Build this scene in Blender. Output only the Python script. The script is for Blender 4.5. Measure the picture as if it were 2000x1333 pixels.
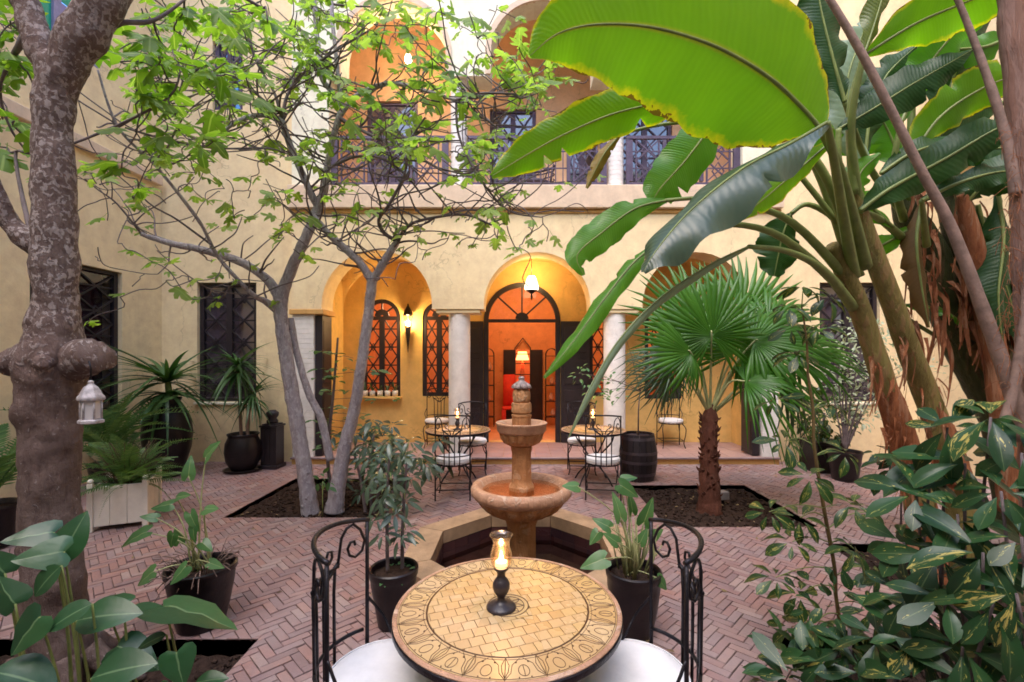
import bpy, math, random
from mathutils import Vector, Matrix, noise

C = bpy.context.scene.collection
R = math.radians
PI = math.pi
for o in list(bpy.data.objects):
    bpy.data.objects.remove(o)

# ------------------------------------------------------------------ camera, sky, sun, exposure
EYE = 1.75
F = 889.0                      # focal length in photograph pixels (2000 wide)
CX, CY = 1012.0, 700.0         # vanishing point in the photograph
sc = bpy.context.scene
cam_d = bpy.data.cameras.new('camera')
cam_d.sensor_width = 36.0
cam_d.lens = F * 36.0 / 2000.0
cam_d.shift_x = -(CX - 1000.0) / 2000.0
cam_d.shift_y = (CY - 666.5) / 2000.0
cam_d.clip_start = 0.05
cam_d.clip_end = 400.0
cam = bpy.data.objects.new('camera', cam_d)
C.objects.link(cam)
cam.location = (0, 0, EYE)
cam.rotation_euler = (R(90), 0, 0)
sc.camera = cam

SUN_EL, SUN_AZ = 62.0, 205.0   # azimuth measured clockwise from +Y
world = bpy.data.worlds.new("World")
sc.world = world
world.use_nodes = True
wn = world.node_tree
wn.nodes.clear()
w_out = wn.nodes.new('ShaderNodeOutputWorld')
w_bg = wn.nodes.new('ShaderNodeBackground')
w_sky = wn.nodes.new('ShaderNodeTexSky')
w_sky.sky_type = 'NISHITA'
w_sky.sun_disc = False
w_sky.sun_elevation = R(SUN_EL)
w_sky.sun_rotation = R(SUN_AZ)
w_sky.air_density = 1.0
w_sky.dust_density = 2.5
w_sky.ozone_density = 1.0
w_hs = wn.nodes.new('ShaderNodeHueSaturation')
w_hs.inputs['Saturation'].default_value = 1.4
w_bg.inputs['Strength'].default_value = 0.15
wn.links.new(w_sky.outputs[0], w_hs.inputs['Color'])
wn.links.new(w_hs.outputs[0], w_bg.inputs['Color'])
wn.links.new(w_bg.outputs[0], w_out.inputs['Surface'])

sun_d = bpy.data.lights.new('sun', 'SUN')
sun_d.energy = 0.75
sun_d.angle = R(55)
sun_d.color = (0.96, 0.95, 1.0)
sun = bpy.data.objects.new('sun', sun_d)
C.objects.link(sun)
_sd = Vector((math.sin(R(SUN_AZ)) * math.cos(R(SUN_EL)), math.cos(R(SUN_AZ)) * math.cos(R(SUN_EL)), math.sin(R(SUN_EL))))
sun.rotation_euler = (-_sd).to_track_quat('-Z', 'Y').to_euler()

sc.view_settings.view_transform = 'Standard'
sc.view_settings.look = 'None'
sc.view_settings.gamma = 1.0
sc.view_settings.use_curve_mapping = False
sc.view_settings.exposure = 1.85
sc.cycles.use_denoising = True
sc.cycles.filter_width = 1.7
sc.cycles.max_bounces = 8
sc.cycles.diffuse_bounces = 4
sc.cycles.transparent_max_bounces = 12
sc.cycles.sample_clamp_indirect = 4.0
sc.cycles.caustics_reflective = False
sc.cycles.caustics_refractive = False

# ------------------------------------------------------------------ helpers
def P(px, py, d):
    """the point of the place that stands d metres away at a pixel of the photograph"""
    return Vector(((px - CX) * d / F, d, EYE - (py - CY) * d / F))

def PG(px, py):
    d = F * EYE / (py - CY)
    return Vector(((px - CX) * d / F, d, 0.0))

def lerp(a, b, t):
    return a + (b - a) * t

def catmull(pts, n):
    """n segments through pts (Vectors or floats)"""
    m = len(pts)
    out = []
    for i in range(n + 1):
        t = i / n * (m - 1)
        k = min(int(t), m - 2)
        f = t - k
        p0 = pts[max(k - 1, 0)]; p1 = pts[k]; p2 = pts[k + 1]; p3 = pts[min(k + 2, m - 1)]
        out.append(0.5 * ((2 * p1) + (p2 - p0) * f + (2 * p0 - 5 * p1 + 4 * p2 - p3) * f * f + (3 * p1 - p0 - 3 * p2 + p3) * f ** 3))
    return out

class MB:
    """collects geometry in world coordinates and links it as ONE mesh object"""
    def __init__(self):
        self.v = []; self.f = []; self.uv = {}; self.mi = []
        self.cur = 0
    def vert(self, p, uv=None):
        self.v.append((p[0], p[1], p[2]))
        if uv is not None:
            self.uv[len(self.v) - 1] = uv
        return len(self.v) - 1
    def face(self, *ids):
        self.f.append(ids); self.mi.append(self.cur)
    def quad(self, a, b, c, d):
        n = len(self.v)
        for p in (a, b, c, d): self.v.append((p[0], p[1], p[2]))
        self.face(n, n + 1, n + 2, n + 3)
    def box(self, c, s, rz=0.0, bev=0.0, M=None):
        x, y, z = s[0] / 2, s[1] / 2, s[2] / 2
        n = len(self.v)
        ca, sa = math.cos(rz), math.sin(rz)
        def put(a, b, e):
            p = Vector((c[0] + a * ca - b * sa, c[1] + a * sa + b * ca, c[2] + e))
            if M is not None: p = M @ p
            self.v.append(tuple(p))
        if bev <= 0:
            for e in (-z, z):
                for a, b in ((-x, -y), (x, -y), (x, y), (-x, y)): put(a, b, e)
            for q in ((3, 2, 1, 0), (4, 5, 6, 7), (0, 1, 5, 4), (1, 2, 6, 5), (2, 3, 7, 6), (3, 0, 4, 7)):
                self.face(*[n + i for i in q])
        else:
            w = bev
            rings = [(x - w, y - w, -z), (x, y, -z + w), (x, y, z - w), (x - w, y - w, z)]
            for (rx, ry, rzv) in rings:
                for a, b in ((-1, -1), (1, -1), (1, 1), (-1, 1)): put(a * rx, b * ry, rzv)
            self.face(n + 3, n + 2, n + 1, n); self.face(n + 12, n + 13, n + 14, n + 15)
            for k in range(3):
                for i in range(4):
                    j = (i + 1) % 4
                    self.face(n + 4 * k + i, n + 4 * k + j, n + 4 * k + 4 + j, n + 4 * k + 4 + i)
        return self
    def box2(self, a, b, bev=0.0):
        return self.box([(a[i] + b[i]) / 2 for i in range(3)], [abs(b[i] - a[i]) for i in range(3)], 0, bev)
    def tube(self, pts, rad, seg=6, cap=True, flat=None):
        """round tube; rad is a number or a list; flat = (sx, sy) squashes the section"""
        m = len(pts)
        if not isinstance(rad, (list, tuple)): rad = [rad] * m
        n0 = len(self.v)
        pts = [Vector(p) for p in pts]
        prev = None
        L = 0.0
        for i, p in enumerate(pts):
            t = (pts[min(i + 1, m - 1)] - pts[max(i - 1, 0)])
            if t.length < 1e-9: t = Vector((0, 0, 1))
            t.normalize()
            if prev is None:
                a = Vector((0, 0, 1)) if abs(t.z) < 0.9 else Vector((1, 0, 0))
                u = t.cross(a).normalized()
            else:
                u = (prev - t * prev.dot(t))
                if u.length < 1e-6: u = t.orthogonal()
                u.normalize()
            prev = u
            w = t.cross(u)
            if i: L += (pts[i] - pts[i - 1]).length
            for k in range(seg):
                a = 2 * PI * k / seg
                fu, fw = (1, 1) if flat is None else flat
                q = p + u * (math.cos(a) * rad[i] * fu) + w * (math.sin(a) * rad[i] * fw)
                self.v.append((q.x, q.y, q.z))
                self.uv[len(self.v) - 1] = (k / seg, L)
        for i in range(m - 1):
            for k in range(seg):
                k2 = (k + 1) % seg
                self.face(n0 + i * seg + k, n0 + i * seg + k2, n0 + (i + 1) * seg + k2, n0 + (i + 1) * seg + k)
        if cap:
            self.face(*[n0 + k for k in reversed(range(seg))])
            self.face(*[n0 + (m - 1) * seg + k for k in range(seg)])
        return self
    def lathe(self, prof, seg=24, c=(0, 0, 0), a0=0.0, gad=None):
        """prof: list of (r, z); gad(k_angle, i) scales the radius"""
        n0 = len(self.v)
        for i, (r, z) in enumerate(prof):
            for k in range(seg):
                a = a0 + 2 * PI * k / seg
                rr = r * (gad(a, i) if gad else 1.0)
                self.v.append((c[0] + rr * math.cos(a), c[1] + rr * math.sin(a), c[2] + z))
        for i in range(len(prof) - 1):
            for k in range(seg):
                k2 = (k + 1) % seg
                self.face(n0 + i * seg + k, n0 + i * seg + k2, n0 + (i + 1) * seg + k2, n0 + (i + 1) * seg + k)
        if prof[0][0] > 1e-4: self.face(*[n0 + k for k in reversed(range(seg))])
        if prof[-1][0] > 1e-4: self.face(*[n0 + (len(prof) - 1) * seg + k for k in range(seg)])
        return self
    def prism(self, poly, z0, z1):
        """poly: list of (x, y), counter-clockwise"""
        n = len(self.v); m = len(poly)
        for z in (z0, z1):
            for (x, y) in poly: self.v.append((x, y, z))
        self.face(*[n + i for i in reversed(range(m))])
        self.face(*[n + m + i for i in range(m)])
        for i in range(m):
            j = (i + 1) % m
            self.face(n + i, n + j, n + m + j, n + m + i)
        return self
    def tmpl(self, T, M):
        """add a template (MB) transformed by M"""
        n = len(self.v)
        for i, p in enumerate(T.v):
            q = M @ Vector(p)
            self.v.append((q.x, q.y, q.z))
            if i in T.uv: self.uv[n + i] = T.uv[i]
        for f, m in zip(T.f, T.mi):
            self.f.append(tuple(n + i for i in f)); self.mi.append(m)
        return self
    def mesh(self, name, mats, smooth=True, off=None):
        me = bpy.data.meshes.new(name)
        v = self.v
        if off is not None and off.length > 0:
            ox, oy, oz = off
            v = [(a - ox, b - oy, c - oz) for a, b, c in v]
        me.from_pydata(v, [], self.f)
        if not isinstance(mats, (list, tuple)): mats = [mats]
        for m in mats: me.materials.append(m)
        if len(mats) > 1: me.polygons.foreach_set('material_index', self.mi)
        if smooth:
            me.polygons.foreach_set('use_smooth', [True] * len(me.polygons))
        if self.uv:
            lay = me.uv_layers.new(name='UVMap')
            buf = [0.0] * (2 * len(me.loops))
            li = [0] * len(me.loops)
            me.loops.foreach_get('vertex_index', li)
            for k, vi in enumerate(li):
                u = self.uv.get(vi)
                if u: buf[2 * k] = u[0]; buf[2 * k + 1] = u[1]
            lay.data.foreach_set('uv', buf)
        me.update()
        return me
    def build(self, name, mat, parent=None, smooth=True, sharp=None):
        off = wloc(parent) if parent is not None else None
        me = self.mesh(name, mat, smooth, off)
        if sharp is not None and smooth:
            me.set_sharp_from_angle(angle=R(sharp))
        o = bpy.data.objects.new(name, me)
        C.objects.link(o)
        if parent is not None: o.parent = parent
        return o

def wloc(o):
    p = Vector((0, 0, 0))
    while o is not None:
        p = p + o.location
        o = o.parent
    return p

def tag(o, label=None, cat=None, group=None, kind=None):
    if label: o['label'] = label
    if cat: o['category'] = cat
    if group: o['group'] = group
    if kind: o['kind'] = kind
    return o

def thing(name, label, cat, loc=(0, 0, 0), group=None):
    o = bpy.data.objects.new(name, None)
    C.objects.link(o)
    o.location = loc
    o.empty_display_size = 0.1
    return tag(o, label, cat, group)

def inst(name, me, M, parent=None):
    """an object that shares mesh me, placed by world matrix M under parent (parents are never rotated)"""
    o = bpy.data.objects.new(name, me)
    C.objects.link(o)
    if parent is not None:
        o.parent = parent
        M = Matrix.Translation(-wloc(parent)) @ M
    o.matrix_local = M
    return o

KIDS = None
def copy_tree(o, parent=None):
    c = o.copy(); C.objects.link(c)
    c.parent = parent
    for ch in list(o.children): copy_tree(ch, c)
    return c

def frame_M(pos, ydir, znorm, s=1.0):
    """matrix whose Y runs along ydir and whose Z is close to znorm"""
    y = Vector(ydir).normalized()
    z = Vector(znorm) - y * Vector(znorm).dot(y)
    if z.length < 1e-5: z = y.orthogonal()
    z.normalize()
    x = y.cross(z)
    M = Matrix(((x.x * s, y.x * s, z.x * s, pos[0]), (x.y * s, y.y * s, z.y * s, pos[1]), (x.z * s, y.z * s, z.z * s, pos[2]), (0, 0, 0, 1)))
    return M

# ------------------------------------------------------------------ materials
def new_mat(name):
    m = bpy.data.materials.new(name)
    m.use_nodes = True
    nt = m.node_tree
    b = nt.nodes['Principled BSDF']
    return m, nt, b

def mixrgb(nt, fac, a, b, blend='MIX'):
    n = nt.nodes.new('ShaderNodeMix')
    n.data_type = 'RGBA'; n.blend_type = blend
    for sock, val in ((n.inputs[0], fac), (n.inputs[6], a), (n.inputs[7], b)):
        if hasattr(val, 'is_output') or isinstance(val, bpy.types.NodeSocket): nt.links.new(val, sock)
        elif isinstance(val, (tuple, list)): sock.default_value = (*val[:3], 1)
        else: sock.default_value = val
    return n.outputs[2]

def noise_tex(nt, scale, detail=4, rough=0.6, vec=None, dist=0.0):
    n = nt.nodes.new('ShaderNodeTexNoise')
    n.inputs['Scale'].default_value = scale
    n.inputs['Detail'].default_value = detail
    n.inputs['Roughness'].default_value = rough
    n.inputs['Distortion'].default_value = dist
    if vec is not None: nt.links.new(vec, n.inputs['Vector'])
    return n.outputs['Fac']

def ramp(nt, src, stops):
    n = nt.nodes.new('ShaderNodeValToRGB')
    cr = n.color_ramp
    while len(cr.elements) < len(stops): cr.elements.new(0.5)
    for e, (p, c) in zip(cr.elements, stops):
        e.position = p
        e.color = (*c[:3], 1) if isinstance(c, (tuple, list)) else (c, c, c, 1)
    nt.links.new(src, n.inputs[0])
    return n.outputs[0]

def objcoord(nt, kind='Object'):
    n = nt.nodes.new('ShaderNodeTexCoord')
    return n.outputs[kind]

def worldpos(nt):
    return nt.nodes.new('ShaderNodeNewGeometry').outputs['Position']

def bump(nt, b, h, strength=0.3, dist=0.02):
    n = nt.nodes.new('ShaderNodeBump')
    n.inputs['Strength'].default_value = strength
    n.inputs['Distance'].default_value = dist
    nt.links.new(h, n.inputs['Height'])
    nt.links.new(n.outputs[0], b.inputs['Normal'])

def math_n(nt, op, a, b=None):
    n = nt.nodes.new('ShaderNodeMath'); n.operation = op
    for i, val in enumerate((a, b)):
        if val is None: continue
        if isinstance(val, bpy.types.NodeSocket): nt.links.new(val, n.inputs[i])
        else: n.inputs[i].default_value = val
    return n.outputs[0]

def simple(name, col, rough=0.6, metal=0.0, var=0.25, scale=8.0, bmp=0.15, spec=0.5, bscale=None):
    m, nt, b = new_mat(name)
    wp = worldpos(nt)
    nz = noise_tex(nt, scale, 5, 0.65, wp)
    dark = tuple(c * (1 - var) for c in col); lite = tuple(min(1, c * (1 + var * 0.6)) for c in col)
    c = ramp(nt, nz, [(0.3, dark), (0.7, lite)])
    nt.links.new(c, b.inputs['Base Color'])
    b.inputs['Roughness'].default_value = rough
    b.inputs['Metallic'].default_value = metal
    b.inputs['Specular IOR Level'].default_value = spec
    if bmp: bump(nt, b, noise_tex(nt, bscale or scale * 6, 3, 0.6, wp), bmp, 0.01)
    return m

def plaster(name, col, stain=(0.45, 0.33, 0.22), amt=0.35, rough=0.85):
    m, nt, b = new_mat(name)
    wp = worldpos(nt)
    mp = nt.nodes.new('ShaderNodeMapping')
    mp.inputs['Scale'].default_value = (1, 1, 0.45)
    nt.links.new(wp, mp.inputs['Vector'])
    n1 = noise_tex(nt, 0.9, 5, 0.62, mp.outputs[0], 0.4)
    n2 = noise_tex(nt, 5.0, 5, 0.7, wp)
    dark = tuple(c * 0.84 for c in col); lite = tuple(min(0.9, c * 1.1) for c in col)
    c1 = ramp(nt, n2, [(0.3, dark), (0.7, lite)])
    f = ramp(nt, n1, [(0.52, 0.0), (0.78, amt)])
    c2 = mixrgb(nt, f, c1, stain)
    ms = nt.nodes.new('ShaderNodeMapping'); ms.inputs['Scale'].default_value = (1, 1, 0.06)
    nt.links.new(wp, ms.inputs['Vector'])
    ns = noise_tex(nt, 5.0, 5, 0.7, ms.outputs[0])
    c2 = mixrgb(nt, ramp(nt, ns, [(0.56, 0.0), (0.74, amt * 0.75)]), c2, tuple(q * 0.62 for q in col))
    np_ = noise_tex(nt, 2.3, 6, 0.75, wp, 1.2)
    c2 = mixrgb(nt, ramp(nt, np_, [(0.60, 0.0), (0.63, amt * 0.5)]), c2, tuple(min(0.9, q * 1.13) for q in col))
    vo = nt.nodes.new('ShaderNodeTexVoronoi'); vo.feature = 'DISTANCE_TO_EDGE'; vo.inputs['Scale'].default_value = 0.55
    vd = nt.nodes.new('ShaderNodeVectorMath'); vd.operation = 'ADD'
    nn = nt.nodes.new('ShaderNodeTexNoise'); nn.inputs['Scale'].default_value = 3.0; nn.inputs['Detail'].default_value = 5
    nt.links.new(wp, nn.inputs['Vector']); nt.links.new(wp, vd.inputs[0]); nt.links.new(nn.outputs['Color'], vd.inputs[1])
    nt.links.new(vd.outputs[0], vo.inputs['Vector'])
    ck = math_n(nt, 'MULTIPLY', ramp(nt, vo.outputs['Distance'], [(0.0, 0.55), (0.008, 0.0)]), ramp(nt, n1, [(0.48, 0.0), (0.56, 1.0)]))
    c2 = mixrgb(nt, ck, c2, tuple(q * 0.45 for q in col))
    nt.links.new(c2, b.inputs['Base Color'])
    b.inputs['Roughness'].default_value = rough
    b.inputs['Specular IOR Level'].default_value = 0.25
    bump(nt, b, noise_tex(nt, 14, 6, 0.7, wp), 0.25, 0.02)
    return m

def leaf_mat(name, c1, c2, trans=0.35, tcol=None, rough=0.35, veins=0.0, vfreq=60.0, edge=None, midrib=None, dead=0.0, var_rand=True, spec=0.5, cream=None, sheen=0.0):
    """leaf with light through it; uv.x = -1..1 across, uv.y = 0..1 along"""
    m, nt, b = new_mat(name)
    out = nt.nodes['Material Output']
    uvn = nt.nodes.new('ShaderNodeUVMap'); uvn.uv_map = 'UVMap'
    sep = nt.nodes.new('ShaderNodeSeparateXYZ'); nt.links.new(uvn.outputs[0], sep.inputs[0])
    au = math_n(nt, 'ABSOLUTE', sep.outputs[0])
    wp = worldpos(nt)
    oi = nt.nodes.new('ShaderNodeObjectInfo')
    geo = nt.nodes.new('ShaderNodeNewGeometry')
    rnd = math_n(nt, 'FRACT', math_n(nt, 'ADD', oi.outputs['Random'], geo.outputs['Random Per Island']))
    nz = noise_tex(nt, 6, 4, 0.6, wp)
    fac = math_n(nt, 'ADD', math_n(nt, 'MULTIPLY', rnd, 0.65), math_n(nt, 'MULTIPLY', math_n(nt, 'SUBTRACT', nz, 0.3), 0.6))
    col = ramp(nt, fac, [(0.05, c1), (0.95, c2)])
    if cream is not None:
        cv = nt.nodes.new('ShaderNodeCombineXYZ')
        nt.links.new(math_n(nt, 'MULTIPLY', sep.outputs[0], 1.6), cv.inputs[0])
        nt.links.new(math_n(nt, 'MULTIPLY', sep.outputs[1], 2.0), cv.inputs[1])
        nt.links.new(math_n(nt, 'MULTIPLY', rnd, 37.0), cv.inputs[2])
        cz = noise_tex(nt, 1.7, 4, 0.62, cv.outputs[0], 0.8)
        lean = math_n(nt, 'ADD', cz, math_n(nt, 'MULTIPLY', au, cream[2] if len(cream) > 2 else -0.06))
        f = ramp(nt, lean, [(cream[1], 0.0), (cream[1] + 0.035, 1.0)])
        col = mixrgb(nt, f, col, cream[0])
    if dead > 0:
        dz = noise_tex(nt, 2.2, 3, 0.6, wp)
        f = ramp(nt, dz, [(1 - dead, 0.0), (min(1, 1.06 - dead), 0.8)])
        col = mixrgb(nt, f, col, (0.30, 0.24, 0.04))
    if edge is not None:
        ez = noise_tex(nt, 9, 4, 0.65, wp)
        e = math_n(nt, 'ADD', au, math_n(nt, 'MULTIPLY', math_n(nt, 'SUBTRACT', ez, 0.5), 0.45))
        f = ramp(nt, e, [(0.84, 0.0), (0.97, 1.0)])
        col = mixrgb(nt, f, col, edge)
        f = ramp(nt, math_n(nt, 'ADD', e, math_n(nt, 'MULTIPLY', math_n(nt, 'SUBTRACT', noise_tex(nt, 26, 3, 0.6, wp), 0.5), 0.3)), [(0.99, 0.0), (1.06, 1.0)])
        col = mixrgb(nt, f, col, (0.16, 0.075, 0.02))
    if midrib is not None:
        f = ramp(nt, au, [(0.025, 1.0), (0.07, 0.0)])
        col = mixrgb(nt, f, col, midrib)
    h = None
    if veins > 0:
        vz = noise_tex(nt, 4.0, 3, 0.6, wp)
        ph = math_n(nt, 'ADD', math_n(nt, 'ADD', math_n(nt, 'MULTIPLY', sep.outputs[1], vfreq), math_n(nt, 'MULTIPLY', au, -vfreq * 0.05)), math_n(nt, 'MULTIPLY', vz, 2.5))
        wv = math_n(nt, 'SINE', math_n(nt, 'MULTIPLY', ph, 6.2832))
        wv2 = math_n(nt, 'SINE', math_n(nt, 'MULTIPLY', ph, 1.7))
        h = math_n(nt, 'ADD', math_n(nt, 'MULTIPLY', math_n(nt, 'ADD', wv, math_n(nt, 'MULTIPLY', wv2, 0.9)), noise_tex(nt, 7.0, 2, 0.5, wp)), math_n(nt, 'MULTIPLY', noise_tex(nt, 3.0, 2, 0.5, wp), 1.2))
        f = math_n(nt, 'MULTIPLY', math_n(nt, 'ADD', math_n(nt, 'MULTIPLY', h, 0.3), 0.5), veins)
        col = mixrgb(nt, f, col, tuple(c * 0.55 for c in c1))
    nt.links.new(col, b.inputs['Base Color'])
    b.inputs['Roughness'].default_value = rough
    b.inputs['Specular IOR Level'].default_value = spec
    if h is not None: bump(nt, b, h, 0.3, 0.0035)
    else: bump(nt, b, noise_tex(nt, 30, 2, 0.5, wp), 0.12, 0.01)
    if sheen:
        b.inputs['Coat Weight'].default_value = sheen
        b.inputs['Coat Roughness'].default_value = 0.25
    tr = nt.nodes.new('ShaderNodeBsdfTranslucent')
    tc = mixrgb(nt, 1.0, col, tcol or (1.5, 1.6, 0.6), 'MULTIPLY')
    nt.links.new(tc, tr.inputs['Color'])
    mx = nt.nodes.new('ShaderNodeMixShader')
    mx.inputs[0].default_value = trans
    nt.links.new(b.outputs[0], mx.inputs[1]); nt.links.new(tr.outputs[0], mx.inputs[2])
    nt.links.new(mx.outputs[0], out.inputs['Surface'])
    return m

def pieces_mat(name, cols, rough=0.7, bmp=0.35, dirt=(0.16, 0.13, 0.12), dirt_amt=0.5, spec=0.4, grain=30):
    """bricks and tiles: every piece its own tone"""
    m, nt, b = new_mat(name)
    oi = nt.nodes.new('ShaderNodeObjectInfo'); geo = nt.nodes.new('ShaderNodeNewGeometry')
    rnd = math_n(nt, 'FRACT', math_n(nt, 'ADD', oi.outputs['Random'], geo.outputs['Random Per Island']))
    n = len(cols)
    base = ramp(nt, rnd, [(i / max(1, n - 1), c) for i, c in enumerate(cols)])
    wp = geo.outputs['Position']
    nz = noise_tex(nt, grain, 5, 0.7, wp)
    c = mixrgb(nt, math_n(nt, 'MULTIPLY', nz, 0.55), base, tuple(x * 0.6 for x in cols[n // 2]))
    nd = noise_tex(nt, 1.1, 6, 0.68, wp, 0.6)
    f = ramp(nt, nd, [(0.45, 0.0), (0.75, dirt_amt)])
    c = mixrgb(nt, f, c, dirt)
    nt.links.new(c, b.inputs['Base Color'])
    rr = ramp(nt, nd, [(0.35, rough - 0.15), (0.7, min(1, rough + 0.15))])
    nt.links.new(rr, b.inputs['Roughness'])
    b.inputs['Specular IOR Level'].default_value = spec
    bump(nt, b, noise_tex(nt, grain * 2, 4, 0.7, wp), bmp, 0.006)
    return m

def emit(name, col, strength):
    m, nt, b = new_mat(name)
    b.inputs['Base Color'].default_value = (*col, 1)
    b.inputs['Emission Color'].default_value = (*col, 1)
    b.inputs['Emission Strength'].default_value = strength
    return m

def glass(name, tint=(1, 1, 1), refl=1.0, rough=0.03, opaque=0.0):
    """thin pane: clear where looked straight through, mirror-like at a slant"""
    m = bpy.data.materials.new(name); m.use_nodes = True
    nt = m.node_tree; nt.nodes.clear()
    out = nt.nodes.new('ShaderNodeOutputMaterial')
    tr = nt.nodes.new('ShaderNodeBsdfTransparent'); tr.inputs[0].default_value = (*tint, 1)
    gl = nt.nodes.new('ShaderNodeBsdfGlossy'); gl.inputs['Roughness'].default_value = rough
    lw = nt.nodes.new('ShaderNodeLayerWeight'); lw.inputs[0].default_value = 0.5
    f = math_n(nt, 'MULTIPLY', math_n(nt, 'POWER', lw.outputs['Facing'], 4.0), 0.8 * refl)
    f = math_n(nt, 'MINIMUM', math_n(nt, 'ADD', f, 0.03 + opaque), 0.95)
    mx = nt.nodes.new('ShaderNodeMixShader')
    nt.links.new(f, mx.inputs[0]); nt.links.new(tr.outputs[0], mx.inputs[1]); nt.links.new(gl.outputs[0], mx.inputs[2])
    nt.links.new(mx.outputs[0], out.inputs['Surface'])
    return m

def bark(name, base, lichen, amt=0.45, scale=9.0, dark=(0.03, 0.02, 0.018), rough=0.85, zs=0.55, fade=None, l2=1.9, warm=(1.3, 0.9, 0.75)):
    m, nt, b = new_mat(name)
    wp = worldpos(nt)
    mp = nt.nodes.new('ShaderNodeMapping'); mp.inputs['Scale'].default_value = (1, 1, zs)
    nt.links.new(wp, mp.inputs['Vector'])
    n1 = noise_tex(nt, scale, 6, 0.7, mp.outputs[0], 0.3)
    n2 = noise_tex(nt, scale * l2, 4, 0.55, mp.outputs[0], 0.6)
    c = ramp(nt, n1, [(0.25, dark), (0.5, base), (0.8, tuple(min(1, x * 1.5) for x in base))])
    if fade is not None:
        sz = nt.nodes.new('ShaderNodeSeparateXYZ'); nt.links.new(wp, sz.inputs[0])
        mr = nt.nodes.new('ShaderNodeMapRange'); nt.links.new(sz.outputs[2], mr.inputs[0])
        mr.inputs[1].default_value = fade[0]; mr.inputs[2].default_value = fade[1]; mr.inputs[3].default_value = -fade[2]; mr.inputs[4].default_value = 0.0
        n2 = math_n(nt, 'ADD', n2, mr.outputs[0])
    f = ramp(nt, n2, [(1 - amt - 0.02, 0.0), (1 - amt + 0.03, 0.9)])
    c = mixrgb(nt, f, c, lichen)
    mq = nt.nodes.new('ShaderNodeMapping'); mq.inputs['Scale'].default_value = (1, 1, 0.12)
    nt.links.new(wp, mq.inputs['Vector'])
    n5 = noise_tex(nt, scale * 2.2, 5, 0.75, mq.outputs[0], 0.5)
    c = mixrgb(nt, ramp(nt, n5, [(0.54, 0.0), (0.68, 0.7)]), c, dark)
    n3 = noise_tex(nt, 1.6, 3, 0.6, wp)
    c = mixrgb(nt, math_n(nt, 'MULTIPLY', n3, 0.7), c, tuple(min(1, q * w) for q, w in zip(base, warm)))
    nt.links.new(c, b.inputs['Base Color'])
    b.inputs['Roughness'].default_value = rough
    b.inputs['Specular IOR Level'].default_value = 0.3
    bump(nt, b, math_n(nt, 'ADD', math_n(nt, 'SUBTRACT', n1, math_n(nt, 'MULTIPLY', n5, 0.9)), math_n(nt, 'MULTIPLY', f, 0.25)), 0.7, 0.03)
    return m

M_TERRA = bark('sandstone', (0.43, 0.22, 0.10), (0.54, 0.37, 0.24), 0.40, 6, (0.15, 0.06, 0.025), 0.6, 1.0, None, 1.6, (1.0, 0.85, 0.7))
M_TERRARIM = bark('sandstone_rim', (0.50, 0.30, 0.20), (0.60, 0.46, 0.36), 0.42, 6, (0.24, 0.13, 0.08), 0.45, 1.0, None, 1.6, (1.0, 0.85, 0.75))
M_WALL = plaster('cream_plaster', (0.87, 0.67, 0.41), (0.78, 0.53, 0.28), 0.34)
M_WALLUP = plaster('skylit_pale_plaster', (0.87, 0.79, 0.62), (0.75, 0.62, 0.45), 0.3)  # same wall as below; skylight on its upper part put into a paler colour
M_BAND = plaster('band_plaster', (0.72, 0.55, 0.40), (0.5, 0.4, 0.33), 0.4)
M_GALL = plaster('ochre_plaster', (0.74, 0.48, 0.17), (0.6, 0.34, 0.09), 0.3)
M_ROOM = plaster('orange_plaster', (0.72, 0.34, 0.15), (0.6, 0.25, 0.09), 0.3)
M_UPPER = plaster('apricot_plaster', (0.78, 0.50, 0.30), (0.64, 0.38, 0.2), 0.3)
M_COL = plaster('whitewash', (0.80, 0.76, 0.74), (0.6, 0.5, 0.42), 0.25)
M_TRIM = plaster('ochre_trim', (0.62, 0.36, 0.13), (0.4, 0.22, 0.08), 0.4)
M_DARKWOOD = simple('dark_wood', (0.022, 0.015, 0.02), 0.45, 0, 0.4, 5, 0.2)
M_IRON = simple('wrought_iron', (0.018, 0.016, 0.022), 0.38, 0.55, 0.5, 14, 0.25)
M_RAIL = simple('painted_iron', (0.09, 0.065, 0.11), 0.5, 0.2, 0.3, 9, 0.15)
M_CUSH = simple('white_cushion', (0.76, 0.75, 0.77), 0.85, 0, 0.13, 5, 0.5, 0.2, 14)
M_BLACKPOT = simple('black_glaze', (0.014, 0.009, 0.011), 0.36, 0, 0.6, 7, 0.25, 0.35, 25)
M_SOIL = simple('soil', (0.045, 0.028, 0.022), 0.95, 0, 0.6, 22, 0.9, 0.1, 70)
M_POOLRIM = simple('stone_rim', (0.42, 0.28, 0.17), 0.7, 0, 0.4, 3.5, 0.4, 0.4, 70)
M_WHITEPAINT = simple('white_paint', (0.76, 0.70, 0.62), 0.5, 0, 0.12, 7, 0.15)
M_SLAT = simple('white_metal', (0.5, 0.46, 0.48), 0.5, 0.1, 0.55, 26, 0.3)
M_MORTAR = simple('mortar', (0.25, 0.175, 0.165), 0.95, 0, 0.4, 18, 0.6, 0.2, 90)
M_BRICK = pieces_mat('red_brick', [(0.22, 0.15, 0.15), (0.36, 0.19, 0.165), (0.30, 0.18, 0.175), (0.40, 0.215, 0.175), (0.25, 0.165, 0.17), (0.44, 0.32, 0.29), (0.33, 0.19, 0.165), (0.33, 0.24, 0.24)], 0.6, 0.45, (0.29, 0.23, 0.235), 0.85)
M_TILE = pieces_mat('terrace_tile', [(0.40, 0.25, 0.23), (0.46, 0.30, 0.27), (0.36, 0.23, 0.22), (0.48, 0.31, 0.27)], 0.5, 0.2, (0.3, 0.2, 0.18), 0.3)
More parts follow.
